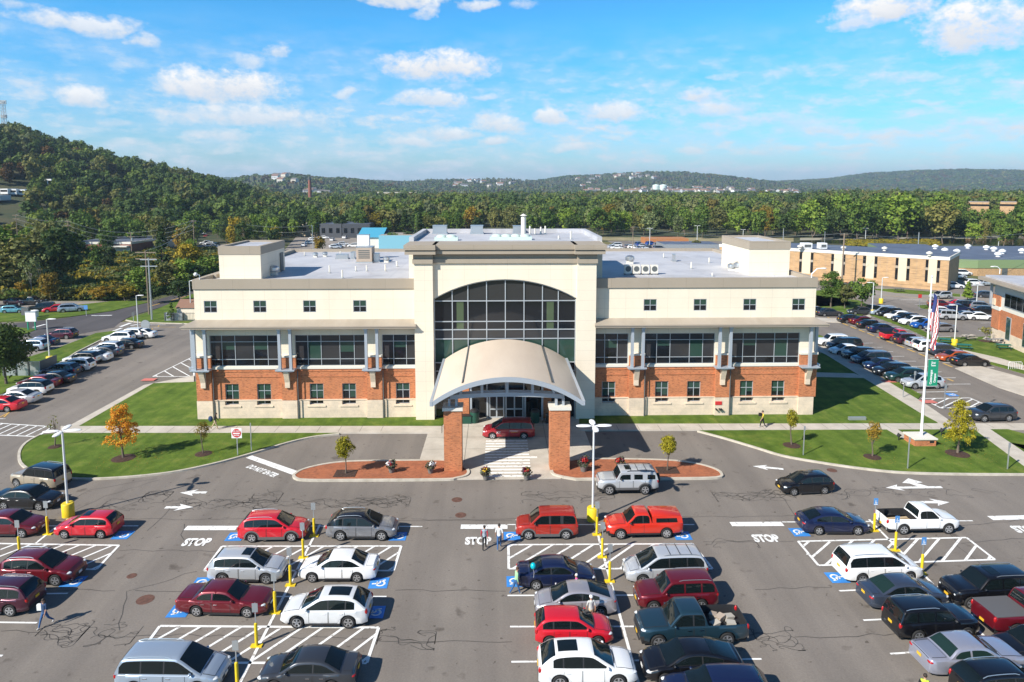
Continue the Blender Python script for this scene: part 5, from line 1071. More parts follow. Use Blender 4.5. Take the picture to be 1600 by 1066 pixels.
contact('hummer','silver',(951.7,773.7),(1008,773.1),'silver square off-road vehicle driving past the brick paver island',dict(sunroof=(.44,.54),spare=1,clad=1,blackmirror=1,crossbars=1,rack=1))
contact('minivan','wine',(768.8,686.7),(819.5,686.7),'dark red minivan with lettered door under the entrance canopy',dict(norail=1))
contact('sedan','navy',(910,920.5),(836.5,922.3),'dark blue sedan with a turquoise balloon at its tail beside the man in green',dict(norail=1))
contact('minivan','silver',(1004.8,914),(1080,912),'silver minivan with roof cross bars facing the yellow sign sleeves',dict(crossbars=1))
contact('liftback','lilac',(862,966.5),(938.8,964.4),'champagne silver hatchback sedan beside the man in the white cap',dict(roof2=0))
contact('boxy','maroon',(1018,958),(1098,955),'dark red off-road SUV between the silver minivan and the teal pickup',dict(chrome=1))
contact('hatch','red',(938,1010.5),(858,1011),'bright red tall hatchback between the silver hatchback and the white crossover',dict(dims=dict(L=4.15)),snap=-1)
contact('pickup','teal',(1026.8,1013.9),(1136.8,1010),'dark teal pickup truck carrying paper bags in its open bed',dict(chrome=1))
contact('murano','white',(967,1076),(874,1077),'white crossover with black panoramic roof panel and dark rear pillar at the bottom edge',dict(sunroof=(.2,.4),norail=1))
contact('liftback','black',(1046,1069),(1125,1066),'black sloping roof car beside the teal pickup, facing left',dict(dims=dict(L=4.9,W=1.88,wb=2.8,sill=.26)))
contact('suv','navy',(1085,1122),(1165,1122),'dark blue roofed vehicle at the very bottom edge of the picture',dict(norail=1,dims=dict(L=5.0)))
contact('hatch','black',(1239.7,774.7),(1288.4,772.2),'black hatchback driving along the lane with a yellow front plate',{})
contact('coupe','navy',(1341.3,837.2),(1277.5,835.6),'navy blue sedan with spoiler parked tail to the STOP marking',dict(spoiler=0),snap=-1.5)
contact('small_pickup','white',(1480.6,834.4),(1411.6,835.6),'white pickup with boards in its open bed near the right end of the lane',dict())
contact('minivan','white',(1423,909),(1344.2,913),'white minivan with dark rear glass covering the right striped bay',dict(crossbars=0,glass='g'),snap=2.5)
contact('sedan','slate',(1462,951),(1389,956),'blue grey sedan between the white minivan and the black square SUV',dict(rglass='gt'),snap=3)
contact('boxy','black',(1509,999),(1434.4,1005.4),'black square SUV with a yellow rear plate beside the blue grey sedan',dict(clad=0,blackmirror=1),snap=3.5)
contact('sedan_long','lavender',(1578,1053),(1488.6,1061),'pale lavender long sedan with green tinted rear window',dict(rglass='gt',glass='gt',bodypillars=1),snap=3.5)
contact('suv','black',(1640,1108),(1550,1114),'black crossover in the bottom right corner, rear lamp towards the lavender sedan',dict(dims=dict(L=4.75)),snap=3)
contact('boxy','black',(1512,950),(1595,948),'black SUV with roof rails and sunroof opposite the white minivan, facing left',dict(sunroof=(.4,.52),dims=dict(L=4.9,W=1.9)),snap=183)
contact('pickup','maroon',(1690,990),(1580,997),'dark red pickup with flat black bed cover at the right edge',dict(bed='tonneau'),snap=3.5)
contact('sedan','black',(1604,1046),(1680,1042),'black car nose at the right edge with a yellow front plate',dict(),snap=183)
contact('suv','dgrey',(1537.5,660),(1575.6,659),'dark blue grey crossover driving beside the yellow leaved tree and flagpole',dict(norail=1))
GR='cars in the right hand car park'
def at_px(kind,col,px,py,ang,label,group=GR,opt=None,full=True):
    s=SH[kind]; x,y=G(px,py); y+=s['W']/2-.1
    return car(kind,col,x,y,ang,label,opt,group) if full else far_car(kind,col,x,y,ang,label,group)
zx=lambda q: 1260+q/4.706
zy=lambda q: 440+q/4.706
for k,c,px,py,l in [('boxy','white',205,480,'large white SUV at the top of the row next to the office building'),('minivan','black',295,505,'black wagon between the large white SUV and the white sedan'),('sedan','white',315,543,'white sedan behind the black wagon in the row beside the building'),('suv','black',410,578,'black crossover between the white sedan and the blue grey minivan'),
    ('minivan','slate',498,612,'blue grey minivan in the row beside the building pavement'),('sedan','navy',580,655,'dark navy sedan between the blue grey minivan and a black crossover'),('suv','black',655,702,'glossy black crossover beside the small grass patch of the row'),('suv','green',752,743,'very dark green crossover next to the silver one behind the green banner'),('suv','silver',880,792,'silver crossover right behind the green banner')]:
    at_px(k,c,zx(px),zy(py),180,l,GR,dict(norail=1) if c in('black','green') else {})
for k,c,px,py,l in [('sedan','black',350,308,'black sedan at the top end of the middle row along the yellow dashes'),('sedan','maroon',440,322,'dark maroon sedan second from the top of the middle row'),('sedan','black',495,350,'black sedan between the maroon and the navy one in the middle row'),('sedan','navy',580,380,'navy sedan beside the red pickup in the middle row'),('small_pickup','red',695,438,'bright red pickup with an open bed in the middle row'),
    ('suv','plum',780,466,'dark plum crossover next to the red pickup'),('hatch','silver',865,490,'silver hatchback partly hidden by the flag'),('suv','white',935,520,'white crossover below the flag'),('suv','slate',1045,550,'blue grey crossover right of the flag beside the lamp base'),('coupe','burnt',1115,592,'orange coupe in the middle row beside a black sedan'),('sedan','black',1230,626,'black sedan at the near end of the middle row by the concrete court')]:
    at_px(k,c,zx(px),zy(py),0 if c not in('burnt','black') or px<600 else 180 if c=='burnt' else 0,l,GR)
for k,c,px,py,l in [('sedan','dgrey',415,246,'dark grey sedan under the small trees at the top of the far row'),('sedan','black',505,232,'black sedan half under the tree beside the yellow lamp base'),('minivan','bluesilver',575,250,'blue silver minivan near the top of the far row'),('suv','black',628,262,'black crossover beside the blue silver minivan in the far row'),('hatch','white',685,280,'white hatchback between two black cars in the far row'),
    ('suv','black',752,304,'black crossover between two white cars in the far row'),('suv','white',805,325,'white crossover beside the black one in the far row'),('suv','blue',895,352,'bright blue crossover in the far row left of the flag'),('coupe','grey',1005,374,'grey coupe at the near end of the far row')]:
    at_px(k,c,zx(px),zy(py),180,l,GR)
for k,c,px,py,a,l in [('suv','maroon',1005,198,-20,'dark red crossover nearest the street in the farthest row'),('sedan','red',1120,190,160,'red and dark sedan behind the dark red crossover'),('suv','black',1208,205,-20,'black crossover behind the tall lamp post of the farthest row'),('suv','grey',1312,212,-20,'grey crossover beside the right brick building'),('hatch','white',1015,245,-8,'white hatchback at the left end of the near farthest row'),
    ('sedan','navy',1135,225,-15,'navy sedan behind the two silver cars'),('boxy','silver',1090,285,-12,'silver square SUV beside the second lamp post'),('sedan','silver',1205,282,-12,'silver sedan between the silver SUV and the white sedan'),('sedan','white',1293,288,-12,'white sedan at the corner of the right brick building'),('sedan','black',1345,240,-20,'black car half hidden by the right brick building'),
    ('pickup','grey',360,60,-75,'grey pickup stopped at the long tan building'),('suv','silver',1003,130,190,'silver crossover driving on the back street'),('sedan','dgrey',182,258,0,'dark grey sedan nearest the office building corner'),('sedan','black',92,245,0,'black sedan behind the office building corner'),('suv','white',1095,55,-10,'white van beside the end of the long tan building')]:
    at_px(k,c,zx(px),zy(py),a,l,GR,full=py>100)
for k,c,px,py,a,l in [('suv','white',1525,447,0,'white car in front of the green trimmed building'),('sedan','silver',1543,447,10,'silver car at the green trimmed building, right one'),('sedan','white',1484,432,0,'white car beyond the end of the long tan building, left one'),('sedan','silver',1498,436,0,'silver car beyond the end of the long tan building, near one'),('minivan','white',1506,431,0,'white van beyond the end of the long tan building'),('sedan','dgrey',1545,466,-20,'dark car behind the corner of the right brick building')]:
    at_px(k,c,px,py,a,l,'cars by the far right buildings',None,False)
GL='cars in the left row'
yx=lambda q: q/4.44
yy=lambda q: 440+q/4.44
for k,c,px,py,l in [('sedan','white',960,398,'white sedan at the far end of the left row by the round sign'),('suv','white',880,402,'white crossover third from the far end of the left row'),('suv','white',805,425,'white crossover with dark roof rails in front of the dark one, left row'),('sedan','black',855,470,'black sedan near the far end of the left row'),('suv','silver',715,505,'silver green estate car in the middle of the left row'),('sedan','dgrey',700,528,'dark grey sedan in front of the silver green estate'),
    ('sedan','white',625,560,'white low sedan in the middle of the left row'),('suv','pearl',545,580,'pale crossover with black rear glass in the left row'),('suv','white',500,628,'white crossover beside the lamp post of the left row'),('suv','navy',390,665,'navy crossover just past the lamp post of the left row'),('sedan','black',345,718,'black sedan with bright wheels in the left row'),('sedan','maroon',245,745,'dark red sedan between the black one and the white crossover'),('suv','white',180,795,'white crossover with dark roof in the near part of the left row'),('sedan','silver',85,855,'silver sedan at the near end of the left row'),('sedan','red',-30,908,'red car tail at the left picture edge')]:
    at_px(k,c,yx(px),yy(py),180,l,GL,dict(roof2=1,norail=1) if (c in('white','pearl') and px in(180,545)) else {})
for k,c,px,py,a,l in [('hatch','skyblue',80,222,8,'turquoise hatchback parked in the upper left lot'),('small_pickup','black',200,165,0,'black pickup at the back of the upper left lot'),('sedan','plum',95,165,-10,'dark red sedan beside the black pickup'),('boxy','black',270,213,200,'black SUV in the upper left lot'),('sedan','red',378,215,205,'red sedan in the upper left lot'),('suv','bluesilver',480,215,25,'blue silver crossover at the right of the upper left lot'),
    ('suv','plum',405,402,180,'dark plum SUV behind the left lamp post'),('sedan','navy',265,450,180,'navy sedan beside the silver crossover near the big tree'),('suv','bluesilver',195,485,180,'blue silver crossover next to the big dark tree')]:
    at_px(k,c,yx(px),yy(py),a,l,'cars in the small left lots',None,True)
# ------------------------------------------------------------------ street furniture
def zat(py,px,base): return F(px,py,G(*base)[1])[1]
def lamp_post(base,top,arms,label,yellow=True,r=.09):
    x,y=G(*base); h=zat(top[1],top[0],base); t=empty('lamp_post',label,'lamp post',(x,y,0),0,'lamp posts of the car parks')
    w=MB(); w.cyl(0,0,0,h,r,10,None,r*.8); w.build('pole',M['pole'],t,smooth=40)
    if yellow:
        w=MB(); w.lathe([(.42,0),(.42,.95),(.38,1.0),(.05,1.0)],n=16); w.build('concrete_base',M['yellow'],t,smooth=40)
    for a in arms:
        w=MB(); c,s_=math.cos(a),math.sin(a); L=.9
        w.tube([(c*.05,s_*.05,h-.02),(c*.35,s_*.35,h+.05)],.05,6)
        R_=[]
        for q,wd,zt in ((.22,.10,.05),(.4,.19,.09),(.8,.22,.10),(1.15,.17,.08),(1.28,.06,.05)):
            R_.append([(c*q-s_*k*wd,s_*q+c*k*wd,h+.02+zt*zz) for k,zz in ((-1,0),(-.9,.6),(0,1.1),(.9,.6),(1,0),(0,-.25))])
        w.grid(R_,close=True); w.build('lamp_head',M['white'],t,smooth=40)
lamp_post((107,806),(97,674),[.15,.15+math.pi/2,.15+math.pi,.15+1.5*math.pi],'tall white lamp post with four heads and a yellow base beside the red hatchback')
lamp_post((926,813),(928,666),[.02,.02+math.pi/2,.02+math.pi,.02+1.5*math.pi],'tall white lamp post with four heads and a yellow base beside the orange pickup')
lamp_post((78,568),(75,499),[0],'white single arm lamp post with yellow base in the middle of the left row')
lamp_post((216,515),(214,462),[0],'white single arm lamp post at the far end of the left row',False)
lamp_post((299,499),(299,439),[0],'white single arm lamp post rising behind the left roof corner',False)
lamp_post((1491,540),(1494,477),[math.pi],'white single arm lamp post with yellow base between the picnic tables')
lamp_post((1376.5,474),(1377,434),[0],'thin lamp post with yellow base beyond the small trees by the street')
lamp_post((1362.4,492),(1362,442),[math.pi],'thin lamp post with yellow base at the head of the far row')
lamp_post((1525,484),(1527,446),[0,math.pi],'white twin head lamp post among the farthest row of cars',False)
for px,pb,pt,l in [(1015,384,357,'small twin lamp post behind the right roof, leftmost'),(1089,380,353,'small twin lamp post behind the right roof stair tower'),(1161,372,359,'twin lamp post in front of the river trees'),(1352,376,357,'twin lamp post by the river behind the long tan building'),(1560,384,364,'twin lamp post behind the green trimmed building'),(79,308,281,'tall floodlight pole on the wooded hill, left one'),(136,303,281,'tall floodlight pole on the wooded hill, right one')]:
    if px<200:
        d=450; a=math.atan((px-800)/FPX)+YAW; x,y=d*math.sin(a),d*math.cos(a); z=hill(x,y); t=empty('flood_light',l,'floodlight',(x,y,z-.1)); h=F(px,pt,y)[1]-z
        w=MB(); w.cyl(0,0,0,h,.25,8); w.build('pole',M['pole'],t); w=MB(); w.box(-2.2,2.2,-.3,.3,h-.3,h+.5); w.build('lamp_head',M['white'],t)
    else: lamp_post((px,pb),(px,pt),[0,math.pi],l,False,.12)
# yellow sleeved sign posts of the accessible bays
def bay_post(base,label,face=0,tilt=0):
    x,y=G(*base); t=empty('bay_sign',label,'sign post',(x,y,0),0,'yellow sleeved accessible bay signs')
    w=MB(); w.cyl(0,0,.05,1.28,.085,12); w.lathe([(.02,1.28),(.075,1.3),(.02,1.34)],n=12); w.build('yellow_sleeve',M['yellow'],t,smooth=40)
    w=MB(); w.box(-.3,.3,-.14,.14,0,.07); w.build('foot_plate',M['yellow'],t)
    w=MB(); w.box(-.025,.025,-.02,.02,1.3,2.45); w.build('post',M['galv'],t)
    w=MB(); w.box(-.15,.15,-.04,-.022,1.95,2.45); p=w.build('sign_plate',M['sign_blue'] if face else M['galv'],t)
    if face:
        w=MB()
        for k in range(10):
            a0,a1=math.radians(130+k*25),math.radians(155+k*25); w.poly([(.075*math.cos(a0),-.045,2.13+.075*math.sin(a0)),(.075*math.cos(a1),-.045,2.13+.075*math.sin(a1)),(.05*math.cos(a1),-.045,2.13+.05*math.sin(a1)),(.05*math.cos(a0),-.045,2.13+.05*math.sin(a0))])
        w.box(-.03,.0,-.046,-.042,2.13,2.30); w.box(-.03,.08,-.046,-.042,2.12,2.15); w.box(-.12,.12,-.046,-.042,1.975,2.02); w.build('wheelchair_symbol',M['white'],p)
for b,l,f in [((491,838),'sign post with yellow sleeve between the red and the grey crossover',0),((474,872),'sign post with yellow sleeve inside the upper striped bay of the left block',0),((454,915),'sign post with yellow sleeve between silver crossover and white sedan',0),((430,958),'sign post with yellow sleeve at the nose of the long red sedan',0),((401,1010),'sign post with yellow sleeve in the lower striped bay',0),((371,1074),'sign post with yellow sleeve at the bottom edge between minivan and dark sedan',0),
    ((75,835),'sign post with yellow sleeve left of the red hatchback',0),((31,868),'sign post with yellow sleeve in front of the dark red crossover',0),
    ((932.5,836),'sign post with yellow sleeve between the boxy orange car and the orange pickup',0),((941,871),'sign post with yellow sleeve in the middle striped bay',0),((952.5,909),'sign post with yellow sleeve between dark blue sedan and silver minivan',0),
    ((1365.6,830),'blue wheelchair sign on a yellow sleeve between navy sedan and white pickup',1),((1398.7,860.5),'blue wheelchair sign on a yellow sleeve in the right striped bay behind the minivan',1),((1439.8,897),'blue wheelchair sign on a yellow sleeve at the nose of the white minivan',1)]: bay_post(b,l,f)
def thin_post(base,top,label,plate=None,z=.1,cat='post'):
    x,y=G(base[0],base[1],z); h=F(top[0],top[1],y)[1]-z; t=empty('sign_post',label,cat,(x,y,z)); w=MB(); w.box(-.04,.04,-.03,.03,0,h); w.build('post',M['galv'],t)
    if plate:
        w=MB(); w.box(-plate[0]/2,plate[0]/2,-.06,-.032,h-plate[1],h); w.build('sign_plate',plate[2],t)
    return t,h
thin_post((393,704),(391,661),'bare grey green metal post on the island lawn beside the do not enter sign')
thin_post((1255,711),(1256,666),'grey metal post near the small yellow tree on the right lawn',(.16,.4,M['galv']))
thin_post((1418,732),(1420,683),'grey metal post on the right lawn by the flagpole pedestal',(.16,.4,M['galv']))
thin_post((1574,733),(1576,692),'grey metal post at the far right of the island lawn',(.2,.4,M['galv']))
thin_post((1428,607),(1428,580),'grey sign post beside the silver crossover, behind the banner',(.25,.5,M['galv'])); thin_post((1411,621),(1414,600),'leaning grey sign post by the right pavement'); thin_post((1475,638),(1476,600),'grey sign post beside the yellow leaved tree',(.25,.6,M['galv']))
thin_post((135,494),(136,477),'small blue white sign post at the side road',(.7,.8,M['sign_blue'])); thin_post((209,505),(209,488),'dark small sign post by the side road kerb',(.5,.7,M['louvre'])); thin_post((1436,484),(1436,460),'round red sign on a post in the right lot',(.7,.7,M['red']))
t,h=thin_post((371.5,711),(370,669),'white square do not enter sign with red disc on the island lawn',(.92,.92,M['white']),cat='sign'); pl=[c for c in t.children if c.name.startswith('sign_plate')][0]
w=MB(); w.lathe([(.005,-.075),(.40,-.072),(.40,-.062)],(0,0,h-.46),'y',24); w.build('red_disc',M['red'],pl); w=MB(); w.box(-.30,.30,-.082,-.078,h-.52,h-.42); w.build('white_bar',M['white'],pl)
for s_,dz in (('DO NOT',.2),('ENTER',-.2)):
    text('lettering',s_,M['white'],.17,Matrix.Translation((0,-.084,h-.46+dz))@Matrix.Rotation(math.pi/2,4,'X'),pl,offset=.004)
# notice board on green legs, mail boxes, dumpster enclosures, shed
def gtop(px,py,h): return G(px,py)
x,y=G(50,516); t=empty('notice_board','white notice board on two green legs beside the side road','board',(x,y,0))
for dx in (-.6,.6): w=MB(); w.box(dx-.08,dx+.08,-.08,.08,0,1.8); w.build('leg',M['green_sign'],t)
w=MB(); w.box(-.85,.85,-.15,.15,1.5,3.1); w.build('board',M['white'],t); w=MB(); w.box(-.9,.9,-.2,.2,3.1,3.2); w.build('cap',M['galv'],t)
x,y=G(43,500); tt=MB(); tt.box(-.9,.4,-.2,.2,.9,2.2); tt.cyl(-.25,0,0,.9,.07,8); tag(tt.build('sign_board',M['louvre']),'dark small sign board behind the white notice board','sign').location=(x,y,0)
x,y=G(55,496); tt=MB(); tt.lathe([(.5,0),(.62,1.2),(.66,1.25),(.5,1.35),(.02,1.45)],n=12); tag(tt.build('litter_bin',M['white'],smooth=40),'pale litter bin on the verge of the upper left lot','bin').location=(x,y,0)
x,y=G(228,519); tt=MB(); tt.lathe([(.005,-.05),(.75,-.05),(.75,.05),(.005,.05)],(0,0,1.3),'y',18); tt.box(-.7,.7,-.1,.1,0,1.2); tag(tt.build('round_sign',M['galv'],smooth=40),'round topped grey sign on the end kerb of the left row','sign').location=(x,y,0)
def enclosure(base,w_,h_,d_,label):
    x,y=G(*base); t=empty('bin_enclosure',label,'enclosure',(x,y,0))
    w=MB(); w.box(0,w_,0,.12,0,h_); w.box(0,.12,.121,d_,0,h_); w.build('panel_wall',M['galv'],t)
    for k in range(int(w_/1.6)+1): w=MB(); q=min(w_,k*1.6); w.box(q-.08,q+.08,-.09,-.001,0,h_+.1); w.build('post',M['louvre'],t)
    w=MB(); w.box(w_-.1,w_,.121,d_,0,h_); w.build('gate',M['louvre'],t)
enclosure((6,588),4.6,1.9,3.5,'grey panelled bin enclosure beside the big dark tree'); enclosure((258,502),3.1,1.5,2.5,'pale panel fence beside the small shed behind the building')
x,y=G(277,501); t=empty('garden_shed','small cream shed with brown roof behind the left end of the building','shed',(x,y,0)); w=MB(); w.box(0,5,0,4,0,2.3); w.build('wall',M['cream'],t); w=MB(); w.prism([(0,0),(5,0),(5,4),(0,4)],2.3,2.31); w.grid([[(-.2,-.2,2.3),(5.2,-.2,2.3)],[(-.2,2,3.6),(5.2,2,3.6)],[(-.2,4.2,2.3),(5.2,4.2,2.3)]]); w.build('roof',mat('shed_roof',(.22,.12,.08),.8),t); w=MB(); w.box(5.001,5.03,1.2,2.8,0,2.0); w.build('door',M['louvre'],t)
# fence of dark bars beside the shed
x,y=G(290,503); t=empty('bar_fence','dark bar fence between shed and building','fence',(x,y,0)); 
w=MB(); w.box(-3,3,0,.06,1.5,1.56); w.box(-3,3,0,.06,.2,.26)
for k in range(25): w.box(-3+k*.25-.02,-3+k*.25+.02,-.021,-.001,0,1.7)
w.build('bars',M['louvre'],t)
# planters with flowers
def leafy(mb,c,r,n,size,rg,flat=.6):
    for _ in range(n):
        u=Vector((rg.gauss(0,1),rg.gauss(0,1),rg.gauss(0,1))).normalized(); q=Vector(c)+Vector((u.x*r[0],u.y*r[1],u.z*r[2]))*rg.uniform(.55,1.05)
        nn=(u+Vector((rg.gauss(0,.5),rg.gauss(0,.5),rg.gauss(0,.5)))).normalized(); a=nn.orthogonal().normalized(); b_=nn.cross(a); k=size*rg.uniform(.6,1.3)
        mb.poly([q-a*k-b_*k*flat,q+a*k-b_*k*flat,q+a*k+b_*k*flat,q-a*k+b_*k*flat])
POTG=mat('pot_leaf',(.05,.09,.03),.8,(.08,.05,.04),5); POTM=mat('pot',(.16,.15,.14),.7)
FL=dict(red=mat('petal_red',(.45,.015,.012),.6),white=mat('petal_white',(.72,.70,.68),.6),yellow=mat('petal_yellow',(.70,.46,.02),.6),dark=mat('petal_dark',(.09,.02,.04),.6))
def planter(px,py,cols,label,k=1.0,z=.13):
    x,y=G(px,py,z); rg=random.Random(px); t=empty('flower_planter',label,'planter',(x,y,z),0,'flower planters at the entrance')
    w=MB(); w.lathe([(.20*k,0),(.30*k,.42*k),(.33*k,.44*k),(.28*k,.43*k),(.02,.40*k)],n=14); w.build('pot',POTM,t,smooth=40)
    w=MB(); leafy(w,(0,0,.62*k),(.46*k,.46*k,.34*k),170,.07,rg); leafy(w,(.1,0,.85*k),(.25*k,.25*k,.35*k),60,.06,rg); w.build('foliage',POTG,t)
    for c in cols:
        w=MB(); cx,cy=rg.uniform(-.22,.22),rg.uniform(-.25,.05); leafy(w,(cx,cy,.85*k),(.26*k,.22*k,.22*k),45,.06,rg,.9); w.build('blossom',FL[c],t)
planter(612,738,('red','dark','white'),'planter with red and dark flowers on the left brick island'); planter(673,739,('white','dark','white'),'planter with white flowers beside the left brick pillar'); planter(759,749,('red','yellow','dark'),'planter with red and yellow flowers left of the ladder crosswalk',1,.06); planter(823,749,('red','dark','yellow'),'planter with red and purple flowers right of the ladder crosswalk',1,.06); planter(912,736,('red','red','dark'),'planter with red flowers beside the right brick pillar',1.25); planter(969,733,('red','red','dark'),'planter with red flowers behind the silver square off-road vehicle',1.0)
# bins and boards under the canopy
def bin_(px,py,label,grp=None):
    x,y=G(px,py,.06); t=empty('waste_bin',label,'bin',(x,y,.06)); w=MB(); w.lathe([(.40,0),(.45,.2),(.45,1.1),(.40,1.15)],n=16); w.build('body',M['green_sign'] if 0 else mat('bin_green',(.012,.07,.045),.5) if 'bin_green' not in bpy.data.materials else bpy.data.materials['bin_green'],t,smooth=40); w=MB(); w.lathe([(.46,1.15),(.44,1.3),(.3,1.42),(.02,1.45)],n=16); w.build('lid',M['black'],t,smooth=40)
bin_(741.5,660,'round dark green waste bin left of the entrance doors'); bin_(836,660,'round dark green waste bin right of the entrance doors')
x,y=G(726,661,.06); t=empty('bench_box','dark green low box seat beside the left brick entrance pier','seat box',(x,y,.06)); w=MB(); w.box(-.7,.7,-.3,.3,0,.8); w.build('body',bpy.data.materials['bin_green'],t); w=MB(); w.box(-.75,.75,-.34,.34,.8,.86); w.build('lid',M['black'],t)
x,y=G(864,660,.06); t=empty('bench_box','dark low box beside the right brick entrance pier','seat box',(x,y,.06)); w=MB(); w.box(-.7,.7,-.3,.3,0,.8); w.build('body',M['black'],t); w=MB(); w.box(-.75,.75,-.34,.34,.8,.86); w.build('lid',M['louvre'],t)
# flagpole
x,y=G(1437,692,.1); t=empty('flagpole','tall white flagpole rising from a brick pedestal on the right lawn','flagpole',(x,y,.1)); H_=F(1455,434,y)[1]-.1
w=MB(); w.box(-1.0,1.0,-.85,.85,0,.62); w.build('pedestal',M['brick'],t); w=MB(); w.box(-1.1,1.1,-.95,.95,.62,.74); w.build('pedestal_cap',M['white_trim'],t); w=MB(); w.box(.4,.8,-.87,-.851,.3,.5); w.build('plaque',M['black'],t)
w=MB(); w.cyl(.1,0,.75,H_,.13,12,None,.06); w.build('pole',M['white'],t,smooth=40); w=MB(); w.ell((.1,0,H_+.08),(.11,.11,.11),10,6); w.build('ball_finial',M['pole'],t,smooth=60)
zt=F(1453,459,y)[1]-.1; zb=F(1450,543,y)[1]-.1
w=MB(); n=26; rows_=[]; fr_=random.Random(2)
for i in range(n+1):
    t_=i/n; wd=.34+.40*math.sin(math.pi*min(1,t_*1.1)*.85)**.8*(1 if t_<.75 else 1.0-.5*(t_-.75)/.25*.6); row=[]
    for j in range(14):
        u=j/13; row.append((.22+wd*u-.18*t_*(1-u)+(.08*math.sin(9*t_+3*u)),.10*math.sin(11*u+6*t_)-.05,zt+(zb-zt)*t_-.55*u*(1-t_*.6)+.1*math.sin(7*u)))
    rows_.append(row)
w.grid(rows_,lambda i,j: 2 if (i<9 and j<8-i*.35) else (0 if (j+i//3)%2 else 1))
fl=w.build('flag',[M['red'],M['white'],mat('flag_blue',(.02,.035,.16),.7)],None,smooth=60); fl.location=(x+.1,y-.05,.1); tag(fl,'limp red and white striped flag with blue canton hanging from the flagpole','flag')
st=MB(); fr_=random.Random(8)
z0b,z1b=F(1447,603,y)[1]-.1,F(1447,562,y)[1]-.1
bt=empty('banner','green hanging banner with white lettering on the flagpole','banner',(x+.28,y-.02,.1))
w=MB(); w.box(.03,.98,-.02,.02,z0b,z1b); cl=w.build('cloth',M['green_sign'],bt)
for zz in (z0b-.03,z1b+.03): w=MB(); w.tube([(-.1,0,zz),(1.0,0,zz)],.03,6); w.build('arm',M['pole'],bt)
R90=Matrix.Rotation(math.pi/2,4,'X'); UP=Matrix.Rotation(math.pi/2,4,'Z')
text('lettering','Cattaraugus',M['white'],.30,Matrix.Translation((.34,-.026,z0b+.85))@R90@UP,cl,offset=.012,sx=.95); text('lettering','Campus',M['white'],.28,Matrix.Translation((.70,-.026,z0b+.75))@R90@UP,cl,offset=.012,sx=.95); text('emblem','Jcc',M['white'],.36,Matrix.Translation((.5,-.026,z1b-.3))@R90,cl,offset=.01); w=MB(); w.box(.3,.72,-.027,-.022,z1b-.62,z1b-.54); w.build('emblem_bar',M['white'],cl)
for px,py in ((1404,688),(1471,680)):
    x2,y2=G(px,py,.1); t=empty('ground_spotlight','black ground spotlight on the right lawn, '+('left' if px<1450 else 'right')+' of the flagpole pedestal','spotlight',(x2,y2,.1)); w=MB(); w.cyl(0,0,0,.35,.04,8); w.build('stake',M['black'],t); w=MB(); w.tube([(-.1,0,.35),(.1,0,.62)],[.13,.2],10); w.build('lamp_head',M['black'],t)
x,y=G(1339,656,.1); tt=MB(); tt.box(-.9,.9,-.12,.12,0,.32); tag(tt.build('kerb_stone',M['galv']),'short pale kerb block lying on the lawn above the pavement','block').location=(x,y,.09)
# picnic tables, bench, bike rack
GT=mat('table_green',(.01,.14,.10),.5)
def picnic(px,py,ang,label,m_=GT,grp='picnic tables'):
    x,y=G(px,py,.09); t=empty('picnic_table',label,'picnic table',(x,y,.09),ang,grp)
    w=MB(); w.box(-.95,.95,-.38,.38,.72,.77); w.build('tabletop',m_,t)
    for s_ in (-1,1):
        w=MB(); w.box(-.95,.95,s_*.72-.13,s_*.72+.13,.43,.47); w.build('seat',m_,t)
        w=MB(); w.tube([(s_*.7,-.75,0),(s_*.7,-.25,.72),(s_*.7,.25,.72),(s_*.7,.75,0)],.035,6); w.tube([(s_*.7,-.72,.42),(s_*.7,.72,.42)],.03,6); w.build('leg',M['black'],t)
picnic(1478,537,-.4,'green picnic table left of the yellow lamp base'); picnic(1506,546,-.35,'green picnic table right of the yellow lamp base'); picnic(1568,546,-.3,'green picnic table alone beside the right brick building'); picnic(1513,531,.2,'grey stone picnic table on the pavement behind the green ones',M['concrete']); picnic(1558,537,.2,'grey metal table at the corner of the right brick building',M['galv']); picnic(1405,456,0,'dark picnic table on the strip in front of the long tan building',M['louvre'])
x,y=G(1586,577,.06); t=empty('bike_rack','pale metal bike rack at the edge of the concrete court','bike rack',(x,y,.06)); 
w=MB(); w.tube([(-.9,0,0),(-.9,0,.85),(-.75,0,1.0),(.75,0,1.0),(.9,0,.85),(.9,0,0)],.04,6); w.build('frame',M['pole'],t)
for k in range(6): w=MB(); w.tube([(-.6+k*.24,0,.02),(-.6+k*.24,0,.98)],.022,5); w.build('bar',M['pole'],t)
# bags in the pickup bed, boards in the white one, balloon
tk=[o for o in COL.objects if o.get('label','').startswith('dark teal pickup')][0]
for i,(dx,dy,a,c) in enumerate([(-1.25,.3,.2,'white'),(-1.7,-.2,.5,'tanb'),(-2.1,.35,-.3,'white'),(-1.4,-.45,.9,'tanb'),(-2.25,-.3,.1,'white')]):
    w=MB(); w.box(-.24,.24,-.18,.18,0,.26); w.v=[(a_+.06*math.sin(7*b_+c_*9),b_+.05*math.sin(9*a_),c_*(1+.2*math.sin(3*a_+i))) for a_,b_,c_ in w.v]; o=w.build('paper_sack',mat('sack_pale',(.42,.39,.34),.9) if c=='white' else bpy.data.materials['tan_unit']); R_=tk.matrix_basis; p=tk.location+Matrix.Rotation(tk.rotation_euler.z,3,'Z')@Vector((dx,dy,.73)); o.location=p; o.rotation_euler=(0,0,a)
    tag(o,['pale paper sack nearest the cab in the teal pickup bed','brown paper sack in the middle of the teal pickup bed','pale paper sack far side of the teal pickup bed','brown paper sack by the near wall of the teal pickup bed','pale paper sack at the tailgate of the teal pickup'][i],'sack','sacks in the pickup bed')
wk=[o for o in COL.objects if o.get('label','').startswith('white pickup with boards')][0]
